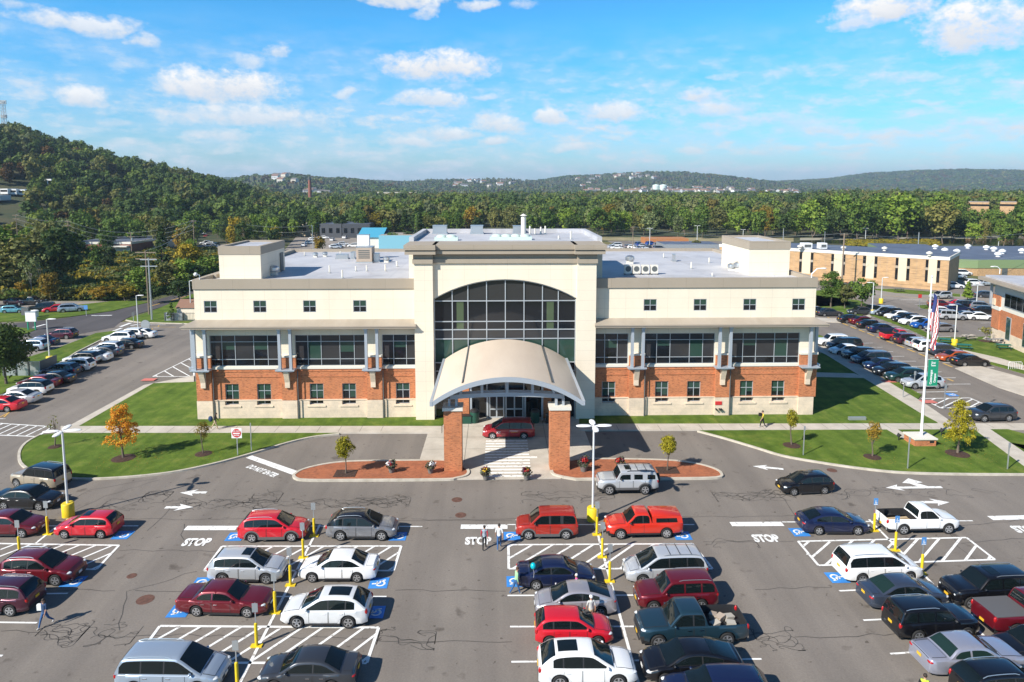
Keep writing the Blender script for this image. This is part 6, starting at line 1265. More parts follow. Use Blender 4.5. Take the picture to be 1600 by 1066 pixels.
for i in range(3):
    o=MB(); o.box(-.75,.75,-.09,.09,0,.05); o=o.build('board',mat('raw_board',(.50,.38,.24),.8) if i==0 else bpy.data.materials['raw_board']); o.location=wk.location+Matrix.Rotation(wk.rotation_euler.z,3,'Z')@Vector((-1.3,-.35+i*.28,.68)); o.rotation_euler=(0,0,.05*i); tag(o,['pale board nearest the camera side in the white pickup bed','pale board in the middle of the white pickup bed','pale board on the far side of the white pickup bed'][i],'board','boards in the pickup bed')
x,y=G(833,878,1.9); t=empty('balloon','turquoise balloon tied at the tail of the dark blue sedan','balloon',(x,y-.1,.95)); w=MB(); w.ell((0,0,.75),(.17,.17,.2),14,9); w.build('envelope',mat('balloon',(.0,.42,.50),.25),t,smooth=60); w=MB(); w.tube([(0,0,.56),(.05,0,.3),(.02,.0,.0)],.008,4); w.build('string',M['white'],t)
# door lettering of the dark red minivan
mv=[o for o in COL.objects if o.get('label','').startswith('dark red minivan with lettered')][0]
dr=[c for c in mv.children if c.name.startswith('door')]
yy_=SH['minivan']['W']/2+.012
for s_,xx,zz,sz,c in (('JCC',.95,.72,.24,'white'),):
    text('lettering',s_,M['white'],sz,Matrix.Translation((xx,yy_,zz))@Matrix.Rotation(math.pi,4,'Z')@R90,mv,offset=.005)
w=MB(); w.box(-.95,-.1,yy_-.006,yy_,.86,.90); w.build('door_stripe',M['white'],mv); w=MB(); w.box(-.9,-.25,yy_-.006,yy_,.74,.76); w.build('door_stripe',M['yellow'],mv)
# ------------------------------------------------------------------ people
SKIN=mat('skin',(.45,.25,.17),.6); HAIR={'dark':mat('hair_dark',(.03,.02,.015),.7),'white':mat('hair_white',(.65,.63,.6),.7),'brown':mat('hair_brown',(.09,.045,.025),.7)}
def cloth(n,c): return mat('cloth_'+n,c,.85)
CLO=dict(navy=cloth('navy',(.02,.05,.12)),jeans=cloth('jeans',(.035,.10,.24)),black=cloth('black',(.012,.012,.014)),white=cloth('white',(.75,.75,.74)),greyblue=cloth('greyblue',(.28,.34,.40)),red=cloth('red',(.5,.03,.06)),green=cloth('green',(.32,.55,.30)),pink=cloth('pink',(.75,.05,.35)),grey=cloth('grey',(.50,.50,.48)),khaki=cloth('khaki',(.50,.38,.24)),yellow=cloth('yellow',(.75,.55,.06)),shoe=cloth('shoe',(.5,.48,.46)),lime=cloth('lime',(.45,.60,.05)))
def person(px,py,h,face,label,shirt,pants,hair='dark',sleeve=None,stride=.28,arm=.2,shorts=False,z=0,xy=None,bend=0,hat=None,hl=0,shoe='shoe'):
    x,y=xy or G(px,py,z); e_=[];vv=[];rad=[];tagb=[]
    def V(p,r): vv.append(Vector(p)*h); rad.append(r*h); return len(vv)-1
    def Eg(a,b_,c): e_.append((a,b_)); tagb.append(c)
    fw=bend
    pel=V((0,0,.525),.062); ab=V((0,.01+fw*.3,.615),.060); ch=V((0,.0+fw,.735),.068); nk=V((0,.005+fw*1.25,.825),.031); hb=V((0,.012+fw*1.45,.868),.040); hd=V((0,.016+fw*1.6,.918),.056); tp=V((0,.008+fw*1.7,.965),.042)
    Eg(pel,ab,'shirt');Eg(ab,ch,'shirt');Eg(ch,nk,'shirt');Eg(nk,hb,'skin');Eg(hb,hd,'skin');Eg(hd,tp,'skin')
    for s_ in (-1,1):
        hp=V((s_*.050,0,.49),.052); sw=s_*stride; kn=V((s_*.052,.24*math.sin(sw)+.02*abs(sw),.28),.038); an=V((s_*.050,.45*math.sin(sw)-(.08 if sw<0 else .0),.045+(.05 if sw<0 and stride>.3 else 0)),.024); to=V((s_*.058,.45*math.sin(sw)+.075-(.08 if sw<0 else .0),.020+(.02 if sw<0 and stride>.3 else 0)),.020)
        Eg(pel,hp,'pants');Eg(hp,kn,'pants');Eg(kn,an,'skin' if shorts else 'pants');Eg(an,to,'shoe')
        sh=V((s_*.098,fw*1.1,.795),.036); aw=-s_*arm; el_=V((s_*.128,.13*math.sin(aw)+fw*1.5,.645),.026); wrs=V((s_*.132,.26*math.sin(aw)+.03+fw*2.2,.505),.018); pm=V((s_*.130,.28*math.sin(aw)+.04+fw*2.4,.468),.019)
        Eg(ch,sh,'shirt');Eg(sh,el_,'sleeve' if sleeve else 'shirt');Eg(el_,wrs,'sleeve' if sleeve=='long' or (sleeve and sleeve!='short') else 'skin');Eg(wrs,pm,'skin')
        for k in range(4):
            f1=V((s_*(.118+.008*k),.29*math.sin(aw)+.042+fw*2.45+.004*k,.44-.004*abs(k-1.5)),.0055); f2=V((s_*(.116+.008*k),.29*math.sin(aw)+.052+fw*2.5,.418-.003*abs(k-1.5)),.0045); Eg(pm,f1,'skin');Eg(f1,f2,'skin')
        th=V((s_*.112,.28*math.sin(aw)+.062+fw*2.4,.452),.006); Eg(pm,th,'skin')
    me=bpy.data.meshes.new('person'); me.from_pydata([tuple(v) for v in vv],e_,[]); ob=bpy.data.objects.new('tmp',me); COL.objects.link(ob)
    sk=ob.modifiers.new('s','SKIN'); sk.use_smooth_shade=True
    for i,q in enumerate(me.skin_vertices[0].data): q.radius=(rad[i],rad[i]*(.72 if i in (0,1,2) else 1)); q.use_root=(i==0)
    for i in (0,1,2): me.skin_vertices[0].data[i].radius=(rad[i]*1.25,rad[i]*.82)
    ob.modifiers.new('u','SUBSURF').levels=1
    bpy.context.view_layer.update(); m2=bpy.data.meshes.new_from_object(ob.evaluated_get(bpy.context.evaluated_depsgraph_get())); bpy.data.objects.remove(ob)
    sl=CLO[sleeve] if sleeve in CLO else CLO[shirt]; mats=[CLO[shirt],CLO[pants],SKIN,CLO[shoe],sl]; idx=dict(shirt=0,pants=1,skin=2,shoe=3,sleeve=4); m2.materials.clear()
    for q in mats: m2.materials.append(q)
    segs=[(vv[a],vv[b_],idx[c]) for (a,b_),c in zip(e_,tagb)]
    for p in m2.polygons:
        c=p.center; best=9
        for a,b_,k in segs:
            d=b_-a; t=max(0,min(1,(c-a).dot(d)/max(1e-9,d.dot(d)))); q=(c-a-d*t).length
            if q<best: best=q; p.material_index=k
    m2.shade_smooth(); o=bpy.data.objects.new('person',m2); COL.objects.link(o); o.location=(x,y,z); o.rotation_euler=(0,0,math.radians(face)-math.pi/2); tag(o,label,'person')
    hc=vv[hd]
    w=MB(); w.ell((hc.x,hc.y-.012*h,hc.z+.014*h),(.052*h,.058*h,.058*h),12,8); 
    if hl: w.ell((hc.x,hc.y-.045*h,hc.z-.05*h),(.045*h,.028*h,.075*h),10,6)
    w.build('hair',HAIR[hair],o,smooth=60)
    w=MB(); w.ell((hc.x,hc.y+.058*h,hc.z-.014*h),(.008*h,.013*h,.014*h),8,5); w.build('nose',SKIN,o,smooth=60)
    for s_ in (-1,1): w=MB(); w.ell((s_*.020*h,hc.y+.052*h,hc.z),(.007*h,.006*h,.005*h),8,5); w.build('eye',M['dark'],o)
    for s_ in (-1,1): w=MB(); w.ell((s_*.056*h,hc.y-.002*h,hc.z-.008*h),(.006*h,.012*h,.018*h),8,5); w.build('ear',SKIN,o)
    w=MB(); w.ell((0,hc.y+.053*h,hc.z-.032*h),(.016*h,.005*h,.004*h),8,5); w.build('mouth',FL['dark'],o)
    if hat:
        w=MB(); w.lathe([(.062*h,.012*h),(.060*h,.04*h),(.03*h,.065*h),(.002,.068*h)],(hc.x,hc.y-.004*h,hc.z),n=12); w.ell((hc.x,hc.y+.06*h,hc.z+.016*h),(.04*h,.045*h,.006*h),10,4); w.build('cap',CLO[hat],o,smooth=50)
    return o
p1=person(71,979,1.68,-110,'person in a navy sleeveless top and blue trousers walking across the lot','navy','jeans','dark',None,.42,.25,hl=1)
w=MB(); w.box(-.12,.12,-.07,.07,0,.34); o=w.build('shoulder_bag',CLO['white']); o.location=(p1.location.x-.27,p1.location.y+.05,.95); tag(o,'white bag hanging at the side of the walking person in navy','bag')
person(757,858,1.70,88,'person in a grey blue shirt with red sleeves walking over the STOP lettering','greyblue','black','dark','red',.22,.15)
person(780,858,1.82,88,'person in a white shirt and blue jeans walking away beside the boxy orange car','white','jeans','dark',None,.34,.25)
person(806,928,1.72,15,'person in a light green jacket and jeans at the tail of the dark blue sedan','green','jeans','brown','green',.30,.2,bend=.03)
g=G(901,897,1.5); person(0,0,1.55,180,'white haired person in a pink top behind the silver hatchback','pink','khaki','white','short',.1,.1,xy=(g[0],g[1]))
g=G(924,930,1.72); person(0,0,1.74,100,'person in a white cap, grey shirt and tan shorts beside the silver hatchback','grey','khaki','white','short',.15,.2,shorts=True,xy=g,hat='white')
p7=person(1191,668,1.78,185,'person in a yellow shirt and dark trousers on the pavement before the right wing','yellow','black','dark','short',.25,.5,z=.12)
w=MB(); w.box(-.14,.14,-.1,.1,0,.3); o=w.build('camera_bag',CLO['black']); o.location=(p7.location.x-.3,p7.location.y-.1,1.35); tag(o,'black bag held at the shoulder of the person in yellow','bag')
p8=person(336,671.5,1.75,20,'person in dark clothes leaning forward on the pavement behind the small tree','black','khaki','dark','black',.35,.2,z=.12,bend=.05,hl=1)
w=MB(); w.ell((0,0,.25),(.24,.16,.3),10,8); o=w.build('backpack',CLO['navy'],smooth=60); o.location=(p8.location.x-.36,p8.location.y-.06,1.0); tag(o,'dark backpack carried by the person behind the small tree','bag')
g=G(1446,1052,1.7); person(0,0,1.7,60,'person in a lime and black jacket cut off by the bottom edge','lime','black','dark','black',.3,.3,xy=g)
# ------------------------------------------------------------------ trees
def leafmat(name,cols,hue=.0):
    m,nt,b=newmat(name,.75); g=nd(nt,'ShaderNodeNewGeometry'); oi=nd(nt,'ShaderNodeObjectInfo')
    n=len(cols); c=ramp(nt,g.outputs['Random Per Island'],[(i/(n-1),q) for i,q in enumerate(cols)])
    k=ramp(nt,oi.outputs['Random'],[(0,(.70,.74,.75)),(.5,(1,1,1)),(1,(1.28,1.2,1.0))]); nt.links.new(mixc(nt,1,c,k,'MULTIPLY'),b.inputs['Base Color']); b.inputs['Specular IOR Level'].default_value=.2
    tr=nd(nt,'ShaderNodeBsdfTranslucent'); nt.links.new(mixc(nt,1,c,(1.3,1.35,.6),'MULTIPLY'),tr.inputs[0]); ms=nd(nt,'ShaderNodeMixShader'); ms.inputs[0].default_value=.22
    out=[q for q in nt.nodes if q.type=='OUTPUT_MATERIAL'][0]; nt.links.new(b.outputs[0],ms.inputs[1]); nt.links.new(tr.outputs[0],ms.inputs[2]); nt.links.new(ms.outputs[0],out.inputs[0]); return m
LM=dict(green=leafmat('leaf_green',[(.0507,.0975,.0195),(.0975,.1658,.0273),(.1658,.2242,.0429)]),dark=leafmat('leaf_dark',[(.030,.058,.017),(.050,.085,.024),(.075,.11,.030)]),olive=leafmat('leaf_olive',[(.1003,.1130,.0365),(.1550,.1604,.0474),(.2369,.2187,.0729)]),
    yellow=leafmat('leaf_yellow',[(.1600,.1300,.0120),(.2600,.2000,.0180),(.3600,.2700,.0300)]),gold=leafmat('leaf_gold',[(.1848,.1188,.0185),(.2904,.1848,.0238),(.1584,.1452,.0264)]),orange=leafmat('leaf_orange',[(.5000,.1700,.0200),(.6000,.2700,.0300),(.5800,.3800,.0400)]),
    lemon=leafmat('leaf_lemon',[(.2000,.1900,.0120),(.3200,.2800,.0180),(.4000,.3400,.0300)]),bright=leafmat('leaf_bright',[(.0908,.1568,.0231),(.1485,.2310,.0330),(.2310,.2970,.0495)]),pale=leafmat('leaf_pale',[(.1176,.1512,.0588),(.1680,.2100,.0840),(.2520,.2772,.1176)]),rustl=leafmat('leaf_rust',[(.0900,.0450,.0135),(.1350,.0675,.0162),(.0810,.0675,.0180)]))
BARK=mat('bark',(.10,.075,.055),.9,(.17,.13,.10),3,stretch=(4,4,.5)); BARKP=mat('bark_pale',(.30,.26,.22),.9,(.42,.38,.33),3)
def crown_mb(seed,cz,rad,nb,nl,ls,shape='round',flat=.65,jit=.45):
    R=np.random.RandomState(seed); V_=[];Fc=[]
    P=[]
    for i in range(nb):
        u=R.normal(size=3); u/=np.linalg.norm(u); r=R.uniform(.25,.78)**.6
        c=np.array([u[0]*rad[0],u[1]*rad[1],u[2]*rad[2]])*r; s=R.uniform(.28,.46)
        if shape=='cone':
            t=R.uniform(0,1)**1.35; a=R.uniform(0,6.283); rr=(1-t)*rad[0]*R.uniform(.45,.85)+.02*rad[0]; c=np.array([rr*np.cos(a),rr*np.sin(a),(-1+2*t)*rad[2]]); s=.16+.20*(1-t)
        if shape=='oval': c[0]*=.85;c[1]*=.85
        if shape=='egg':
            t=R.uniform(0,1)**1.15; a=R.uniform(0,6.283); rr=(1-.68*t**1.3)*min(1,.72+t*1.8)*rad[0]*R.uniform(.2,1.12); c=np.array([rr*np.cos(a),rr*np.sin(a),(-1+1.95*t)*rad[2]]); s=R.uniform(.13,.27)
        P.append((c,s))
    P=sorted(P,key=lambda q:q[0][2])
    for i in range(nl):
        c,s=P[R.randint(len(P))]; u=R.normal(size=3); u/=np.linalg.norm(u); u[2]=abs(u[2])*.8+u[2]*.2 if R.rand()<.75 else u[2]
        rs=(np.array(rad) if shape!='cone' else np.array([rad[0],rad[0],rad[0]*.55]))*s*R.uniform(.72,1.08); q=c+u*rs+np.array([0,0,cz]); n=u+R.normal(size=3)*jit; n/=np.linalg.norm(n)
        a=np.cross(n,R.normal(size=3)); a/=np.linalg.norm(a)+1e-9; b=np.cross(n,a); k=ls*R.uniform(.55,1.25); kb=k*flat*R.uniform(.8,1.3); i0=len(V_)
        V_+= [tuple(q-a*k),tuple(q-b*kb),tuple(q+a*k),tuple(q+b*kb)]; Fc.append((i0,i0+1,i0+2,i0+3))
    mb=MB(); mb.v=V_; mb.f=Fc; mb.m=[0]*len(Fc); return mb,P
def trunk_mb(seed,h,r,cz,P,n=5,tw=.03):
    rg=random.Random(seed); mb=MB(); top=cz+.15*h; pts=[(0,0,-.1)]; x=y=0
    for i in range(1,6):
        x+=rg.uniform(-tw,tw)*h; y+=rg.uniform(-tw,tw)*h; pts.append((x,y,top*i/5))
    mb.tube(pts,[r*1.25]+[r*(1-.16*i) for i in range(1,6)],7)
    for k in range(min(n,len(P))):
        c=P[rg.randrange(len(P))][0]; i=rg.randint(2,4); a=pts[i]; e=(c[0]*.9,c[1]*.9,max(a[2]+.1,c[2]+cz)); mid=((a[0]*.5+e[0]*.5),(a[1]*.5+e[1]*.5),a[2]*.45+e[2]*.55)
        mb.tube([a,mid,e],[r*.42,r*.28,r*.08],5)
    return mb
_tm={}
def tree_meshes(kind,leaf,seed,H,Wd,nl,ls,trunkh=.3,shape='round',nb=26,tr=.018,bark=None):
    key=(kind,seed,H,Wd,nl)
    if key not in _tm:
        cz=H*(trunkh+(1-trunkh)/2); c,P=crown_mb(seed,cz,(Wd/2*.82,Wd/2*.82,H*(1-trunkh)/2*.92),nb,nl,ls,shape); t=trunk_mb(seed,H*.8,H*tr,cz,P,7)
        _tm[key]=(c.mesh('crown',[LM[leaf]]),t.mesh('trunk',[bark or BARK],40))
    return _tm[key]
def put_tree(name,me,x,y,z,label,group=None,sc=1,rz=0,cat='tree',leaf=None):
    e=empty(name,label,cat,(x,y,z),rz,group); e.scale=(sc,sc,sc)
    for n,m_ in (('crown',me[0]),('trunk',me[1])):
        o=bpy.data.objects.new(n,m_); COL.objects.link(o); o.parent=e
        if n=='crown' and leaf: o.material_slots[0].link='OBJECT'; o.material_slots[0].material=LM[leaf]
    return e
def mulch(x,y,r,z=.10,sq=False):
    w=MB()
    if sq: w.box(x-r,x+r,y-r*.8,y+r*.8,z,z+.03)
    else: w.lathe([(r,0),(r*.9,.03),(r*.4,.09),(.02,.10)],(x,y,z),n=18)
    return w
MU=MB()
def young(px,py,top,wpx,leaf,label,nl,ls,trunkh=.38,shape='round',z=.1,mr=.75,sq=False,nb=22,tr=.02,seed=1,bark=None):
    x,y=G(px,py,z); H=F(px,top,y)[1]-z; Wd=wpx/FPX*y*1.04
    me=tree_meshes('young',leaf,seed,round(H,2),round(Wd,2),nl,ls,trunkh,shape,nb,tr,bark)
    put_tree('young_tree',me,x,y,z,label)
    if mr: MU.merge(mulch(x,y,mr,z,sq))
young(193,716,632,58,'orange','young tree in full orange autumn leaf on the left island lawn',5200,.075,.22,'egg',nb=120,mr=1.0,seed=3)
young(318,709,658,31,'gold','small thin yellow brown tree on the island lawn left of the do not enter sign',1100,.055,.40,'round',nb=32,mr=.75,seed=4)
young(86,698,648,26,'olive','almost leafless thin sapling beside the left lamp post',60,.09,.4,nb=10,mr=.6,seed=5)
young(540,740,681,34,'lemon','round yellow green tree in the left brick island',4200,.058,.34,'round',nb=40,mr=.9,sq=True,z=.13,seed=6)
young(1043,735,679,31,'lemon','round yellow tree in the right brick island beside the silver off-road vehicle',4200,.056,.42,'round',nb=40,mr=.9,sq=True,z=.13,seed=7)
young(1237,696,638,24,'lemon','slim yellow tree on the right lawn nearest the driveway',2400,.055,.40,'oval',nb=34,mr=.8,seed=8)
young(1363,714,658,28,'gold','small golden tree on the right lawn between two others',2000,.055,.4,'round',nb=34,mr=.75,seed=9)
young(1496,709,623,54,'lemon','larger yellow green tree right of the flagpole',6500,.065,.22,'egg',nb=110,mr=1.0,seed=10)
young(1346,483,432,46,'green','green tree at the corner of the right car park, left one of three',2600,.22,.2,z=.09,mr=0,seed=12); young(1298,480,425,44,'green','green tree nearest the office building corner in the right car park',2600,.22,.2,z=.09,mr=0,seed=11); young(1320,482,445,36,'olive','green tree between two others at the head of the right car park',2000,.2,.25,z=.09,mr=0,seed=13)
young(1512,470,438,18,'bright','slim green tree at the end of the long tan building',700,.3,.15,'cone',z=.0,mr=0,seed=14,nb=40); young(1540,533,510,24,'olive','small sparse tree before the right brick building',260,.13,.35,z=.09,mr=1.0,seed=15)
young(10,600,505,92,'dark','big dark tree on the verge at the left picture edge',6500,.19,.12,z=.05,mr=0,seed=16,nb=70); young(268,502,472,16,'green','small slim tree in front of the pale panel fence',350,.2,.15,'cone',z=.05,mr=0,seed=17,nb=30)
struct(MU.build('mulch_beds',M['mulch']))
# prototypes of the woodland trees
def proto(kind,leaf,seed,H=14,Wd=11,nl=1500,ls=.55,trunkh=.14,shape='round',nb=30,bark=None): return tree_meshes(kind,leaf,seed,H,Wd,nl,ls,trunkh,shape,nb,.014,bark)
PR=[proto('broad','green',21),proto('broad','green',22,15,12),proto('broad','green',23,13,9,1300,.5,.12,'oval'),proto('broad','green',24,15,10,1100,.5,.1)]
PC=proto('conifer','dark',31,15,6.4,1700,.42,.03,'cone',90); PB=proto('bare','pale',32,13,8,380,.32,.1,'round',22,BARKP)
NAME={'green':'deep green','dark':'dark green','olive':'olive brown','yellow':'yellow','gold':'brownish gold','bright':'bright green','pale':'pale grey green','rustl':'rust brown'}
cnt=0
def wood(px,py,top,wpx,leaf,label,me=None,d=None):
    x,y=G(px,py); H=F(px,top,y)[1]; m_=me or PR[rnd.randrange(4)]; z=hill(x,y)-.1
    h0={id(PC):15,id(PB):13}.get(id(m_),14.3); e=put_tree('pine_tree' if m_ is PC else 'broadleaf_tree',m_,x,y,z,label,None,1,rnd.uniform(0,6),leaf=leaf); s=H/h0; wd=wpx/FPX*math.hypot(x,y); w0={id(PC):6.4,id(PB):8}.get(id(m_),10.6); e.scale=(wd/w0,wd/w0,s)
for a in [(-15,462,352,90,'green','green tree cut by the left edge at the upper left lot'),(35,462,372,84,'olive','wide olive tree behind the upper left lot'),(92,456,357,70,'dark','tall dark tree left of the red brick building'),(64,464,385,40,'pale','pale half bare tree in front of the dark tree, upper left lot',PB),(48,466,395,34,'pale','thin half bare tree at the left of the pale half bare one',PB),
    (255,432,349,36,'dark','tall dark pine between the red brick building and the yellow tree',PC),(292,436,378,48,'yellow','big yellow tree beside the tall dark pine'),(150,424,383,26,'green','green tree in front of the red brick building, left of two'),(170,424,381,22,'dark','dark narrow tree in front of the red brick building, right of two'),(222,440,402,40,'dark','round dark tree below the red brick building'),(222,462,418,36,'bright','bright shrubby tree beside the wooden utility poles'),
    (330,442,398,44,'green','green tree behind the left roof corner'),(308,452,412,50,'dark','dark tree behind the side road bend'),(262,456,408,44,'olive','olive tree by the side road above the wooden poles'),(196,470,440,40,'yellow','yellow green bush tree at the end of the upper left lot'),(160,470,448,36,'gold','brownish bush tree behind the upper left lot'),(285,398,346,40,'gold','golden tree above the big yellow tree'),(280,470,436,44,'dark','dark bush tree at the side road, right'),(240,474,440,36,'dark','dark bush tree right behind the wooden poles'),
    (634,386,326,40,'dark','dark pine behind the left roof beside the blue roof, left one',PC),(656,386,330,34,'dark','dark pine behind the left roof beside the tower',PC),(613,388,362,24,'green','small green tree in front of the blue roofed building'),(500,398,362,26,'gold','brownish small tree at the white cars behind the left roof'),(1088,388,372,22,'olive','small bush tree beside the right roof stair tower')]:
    wood(*a[:6],me=a[6] if len(a)>6 else None)
# nearest wood edge: individual trees, one mesh each
TM=[]
for (c,t) in PR+[PC,PB]:
    me=c.copy(); bm=bmesh.new(); bm.from_mesh(c); bm.from_mesh(t); n0=len(c.polygons); bm.faces.ensure_lookup_table()
    for f in bm.faces[n0:]: f.material_index=1
    bm.to_mesh(me); bm.free(); me.materials.append(t.materials[0]); TM.append(me)
placed=[]
def clear_of(x,y,px,d):
    # keep buildings and lots open
    for a in ((430,660,225,330),(95,270,150,272),(-60,52,345,465),(295,350,0,312),(935,1130,0,322),(1130,1640,0,332)):
        if a[0]<px<a[1] and a[2]<=d<a[3]: return False
    return True
LAB={k:v+' tree at the edge of the wood' for k,v in NAME.items()}
tr2=random.Random(77)
def scatter(n,pxr,dr,leaves,hr,sp,kinds=(0,1,2,3)):
    k=0
    for _ in range(n*14):
        if k>=n: break
        px=tr2.uniform(*pxr); d=tr2.uniform(*dr); a=math.atan((px-800)/FPX)+YAW; x,y=d*math.sin(a),d*math.cos(a)
        if not clear_of(x,y,px,d) or any((x-q[0])**2+(y-q[1])**2<sp*sp for q in placed): continue
        placed.append((x,y)); lf=tr2.choice(leaves); kd=tr2.choice(kinds); h=tr2.uniform(*hr); h=min(h,9.5) if 1500<px<1600 else h; s=h/14.3; o=bpy.data.objects.new('pine_tree' if kd==4 else 'broadleaf_tree',TM[kd]); COL.objects.link(o); o.location=(x,y,hill(x,y)-.2); o.rotation_euler=(0,0,tr2.uniform(0,6)); o.scale=(s*tr2.uniform(.85,1.2),s*tr2.uniform(.85,1.2),s)
        o.material_slots[0].link='OBJECT'; o.material_slots[0].material=LM[lf]
        if kd==4: tag(o,'dark pine tree among the broadleaf trees of the wood edge','tree','pines of the wood edge')
        else: tag(o,LAB[lf],'tree',LAB[lf].replace(' tree ',' trees '))
        k+=1
scatter(46,(-120,340),(250,330),['olive','olive','green','bright','olive','pale'],(9,14),7.5)
scatter(26,(-120,300),(168,236),['olive','green','bright','pale','gold'],(5,8.5),7,(0,1,2,3,5))
scatter(40,(330,700),(262,345),['green','olive','green','bright','dark','yellow'],(8,13),8,(0,1,2,3,3))
scatter(62,(650,1290),(322,380),['green','olive','bright','pale','green','dark','gold'],(10,15),8)
for k_ in range(9):
    px=1502+k_*12; d=405+(k_*37)%30; a=math.atan((px-800)/FPX)+YAW; o=bpy.data.objects.new('broadleaf_tree',TM[k_%4]); COL.objects.link(o); o.location=(d*math.sin(a),d*math.cos(a),-.2); o.rotation_euler=(0,0,k_); o.scale=(.95,.95,.86); placed.append((o.location.x,o.location.y)); tag(o,'low green tree in front of the tan apartment blocks','tree','low trees before the apartment blocks')
scatter(62,(1270,1680),(338,395),['bright','green','green','olive','dark','bright'],(14,21),8.5)
# the rest of the wood as one mass each, instanced over the land
tk_col=bpy.data.collections.new('woodland_kinds')
FM={k:leafmat('far_'+k,v) for k,v in dict(green=[(.0825,.1313,.0275),(.1187,.1688,.0400)],dark=[(.0494,.0884,.0260),(.0754,.1196,.0351)],olive=[(.1200,.1320,.0408),(.1680,.1680,.0552)],bright=[(.1100,.1595,.0308),(.1540,.2035,.0418)],pale=[(.1320,.1540,.0682),(.1650,.1870,.0825)],gold=[(.1300,.1050,.0250),(.1700,.1400,.0300)],yellow=[(.2400,.1900,.0200),(.3000,.2400,.0300)],lemon=[(.2800,.2500,.0200),(.3400,.3000,.0300)],rustl=[(.1000,.0600,.0220),(.1300,.0750,.0260)]).items()}
def kindset(name,items):
    c=bpy.data.collections.new(name)
    for i,(m_,lf) in enumerate(items):
        mm=m_.copy(); mm.materials[0]=FM[lf]; o=bpy.data.objects.new(f'wood_tree',mm); c.objects.link(o)
    return c
def mass(name,label,pts,scales,coll):
    me=bpy.data.meshes.new(name); me.from_pydata(pts,[],[]); at=me.attributes.new('size','FLOAT_VECTOR','POINT'); at.data.foreach_set('vector',[q for s in scales for q in s])
    o=bpy.data.objects.new(name,me); COL.objects.link(o); o['kind']='stuff'; o['label']=label
    ng=bpy.data.node_groups.new(name,'GeometryNodeTree'); ng.interface.new_socket('Geometry',in_out='INPUT',socket_type='NodeSocketGeometry'); ng.interface.new_socket('Geometry',in_out='OUTPUT',socket_type='NodeSocketGeometry')
    gi=ng.nodes.new('NodeGroupInput'); go=ng.nodes.new('NodeGroupOutput'); ip=ng.nodes.new('GeometryNodeInstanceOnPoints'); ci=ng.nodes.new('GeometryNodeCollectionInfo'); ci.inputs['Collection'].default_value=coll; ci.inputs['Separate Children'].default_value=True; ci.inputs['Reset Children'].default_value=True
    na=ng.nodes.new('GeometryNodeInputNamedAttribute'); na.data_type='FLOAT_VECTOR'; na.inputs['Name'].default_value='size'; rv=ng.nodes.new('FunctionNodeRandomValue'); rv.data_type='FLOAT_VECTOR'; rv.inputs[1].default_value=(0,0,6.28)
    L=ng.links.new; L(gi.outputs[0],ip.inputs['Points']); L(ci.outputs[0],ip.inputs['Instance']); ip.inputs['Pick Instance'].default_value=True; L(rv.outputs[0],ip.inputs['Rotation']); L(na.outputs[0],ip.inputs['Scale']); L(ip.outputs[0],go.inputs[0])
    md=o.modifiers.new('scatter','NODES'); md.node_group=ng; return o
LOW=[]
for sd,Wd,sh in ((41,11,'round'),(42,12,'round'),(43,9,'oval'),(44,10,'round')):
    c,P_=crown_mb(sd,8,(Wd/2*.82,Wd/2*.82,5.6),17,520,.72,sh,.7,.28); LOW.append(c.mesh('crown',[LM['green']]))
wood_kinds=kindset('mid_wood_kinds',[(LOW[i%4],lf) for i,lf in enumerate(['green','dark','green','green','dark','bright','green','olive','dark','green','green','dark'])])
light_kinds=kindset('light_wood_kinds',[(LOW[i%4],lf) for i,lf in enumerate(['bright','olive','green','pale','bright','olive','green','bright','pale','olive','gold','bright'])])
hill2_kinds=kindset('hill_light_kinds',[(LOW[i%4],lf) for i,lf in enumerate(['olive','green','olive','green','bright','green','olive','dark','pale','green','rustl','green'])])
hill_kinds=kindset('hill_wood_kinds',[(LOW[i%4],lf) for i,lf in enumerate(['dark','green','dark','green','dark','olive','dark','green'])])
tr3=random.Random(5); pts=[];sc=[]; hp=[];hs=[]
pts2=[];sc2=[];hp2=[];hs2=[]
def patch(x,y): return math.sin(x*.031+1.3*math.sin(y*.017))+.8*math.sin(y*.043+x*.012)+tr3.uniform(-.6,.6)
for _ in range(15000):
    d=math.sqrt(tr3.uniform(330**2,1050**2)); a=math.radians(tr3.uniform(-43,44)); px=az2px(a); x,y=d*math.sin(a),d*math.cos(a)
    if px>650 and d<385: continue
    if -70<px<52 and d<465: continue
    if 1500<px<1600 and d<475: continue
    if px<340 and d<335: continue
    if px>=330 and px<660 and d<340: continue
    z=hill(x,y); s=tr3.choice([tr3.uniform(.45,.8),tr3.uniform(.7,1.1),tr3.uniform(.85,1.35)])*(.9 if px<560 else 1); q=(s*tr3.uniform(.85,1.2),s*tr3.uniform(.85,1.2),s*tr3.uniform(.85,1.1))
    if px<560 and z>2 and d<1000: pk=patch(x,y)>0; (hp if pk else hp2).append((x,y,z-1)); (hs if pk else hs2).append(q)
    elif px>1290 or tr3.random()<(1 if d<600 else .8):
        zz=z-1+ (3 if px>1280 and d>420 else 0); pk=patch(x,y)>.12; (pts if pk else pts2).append((x,y,zz)); (sc if pk else sc2).append(q)
mass('valley_wood','broad green wood of the valley floor beyond the lots',pts,sc,wood_kinds); mass('valley_wood','light green and olive stands of the valley wood',pts2,sc2,light_kinds)
mass('hill_wood','dark wood covering the left hill',hp,hs,hill_kinds); mass('hill_wood','olive green stands on the left hill',hp2,hs2,hill2_kinds)
TINY=[]
for sd in (51,52):
    c,P_=crown_mb(sd,6,(6,6,5),12,70,1.9,'round'); TINY.append(c.mesh('crown',[LM['dark']]))
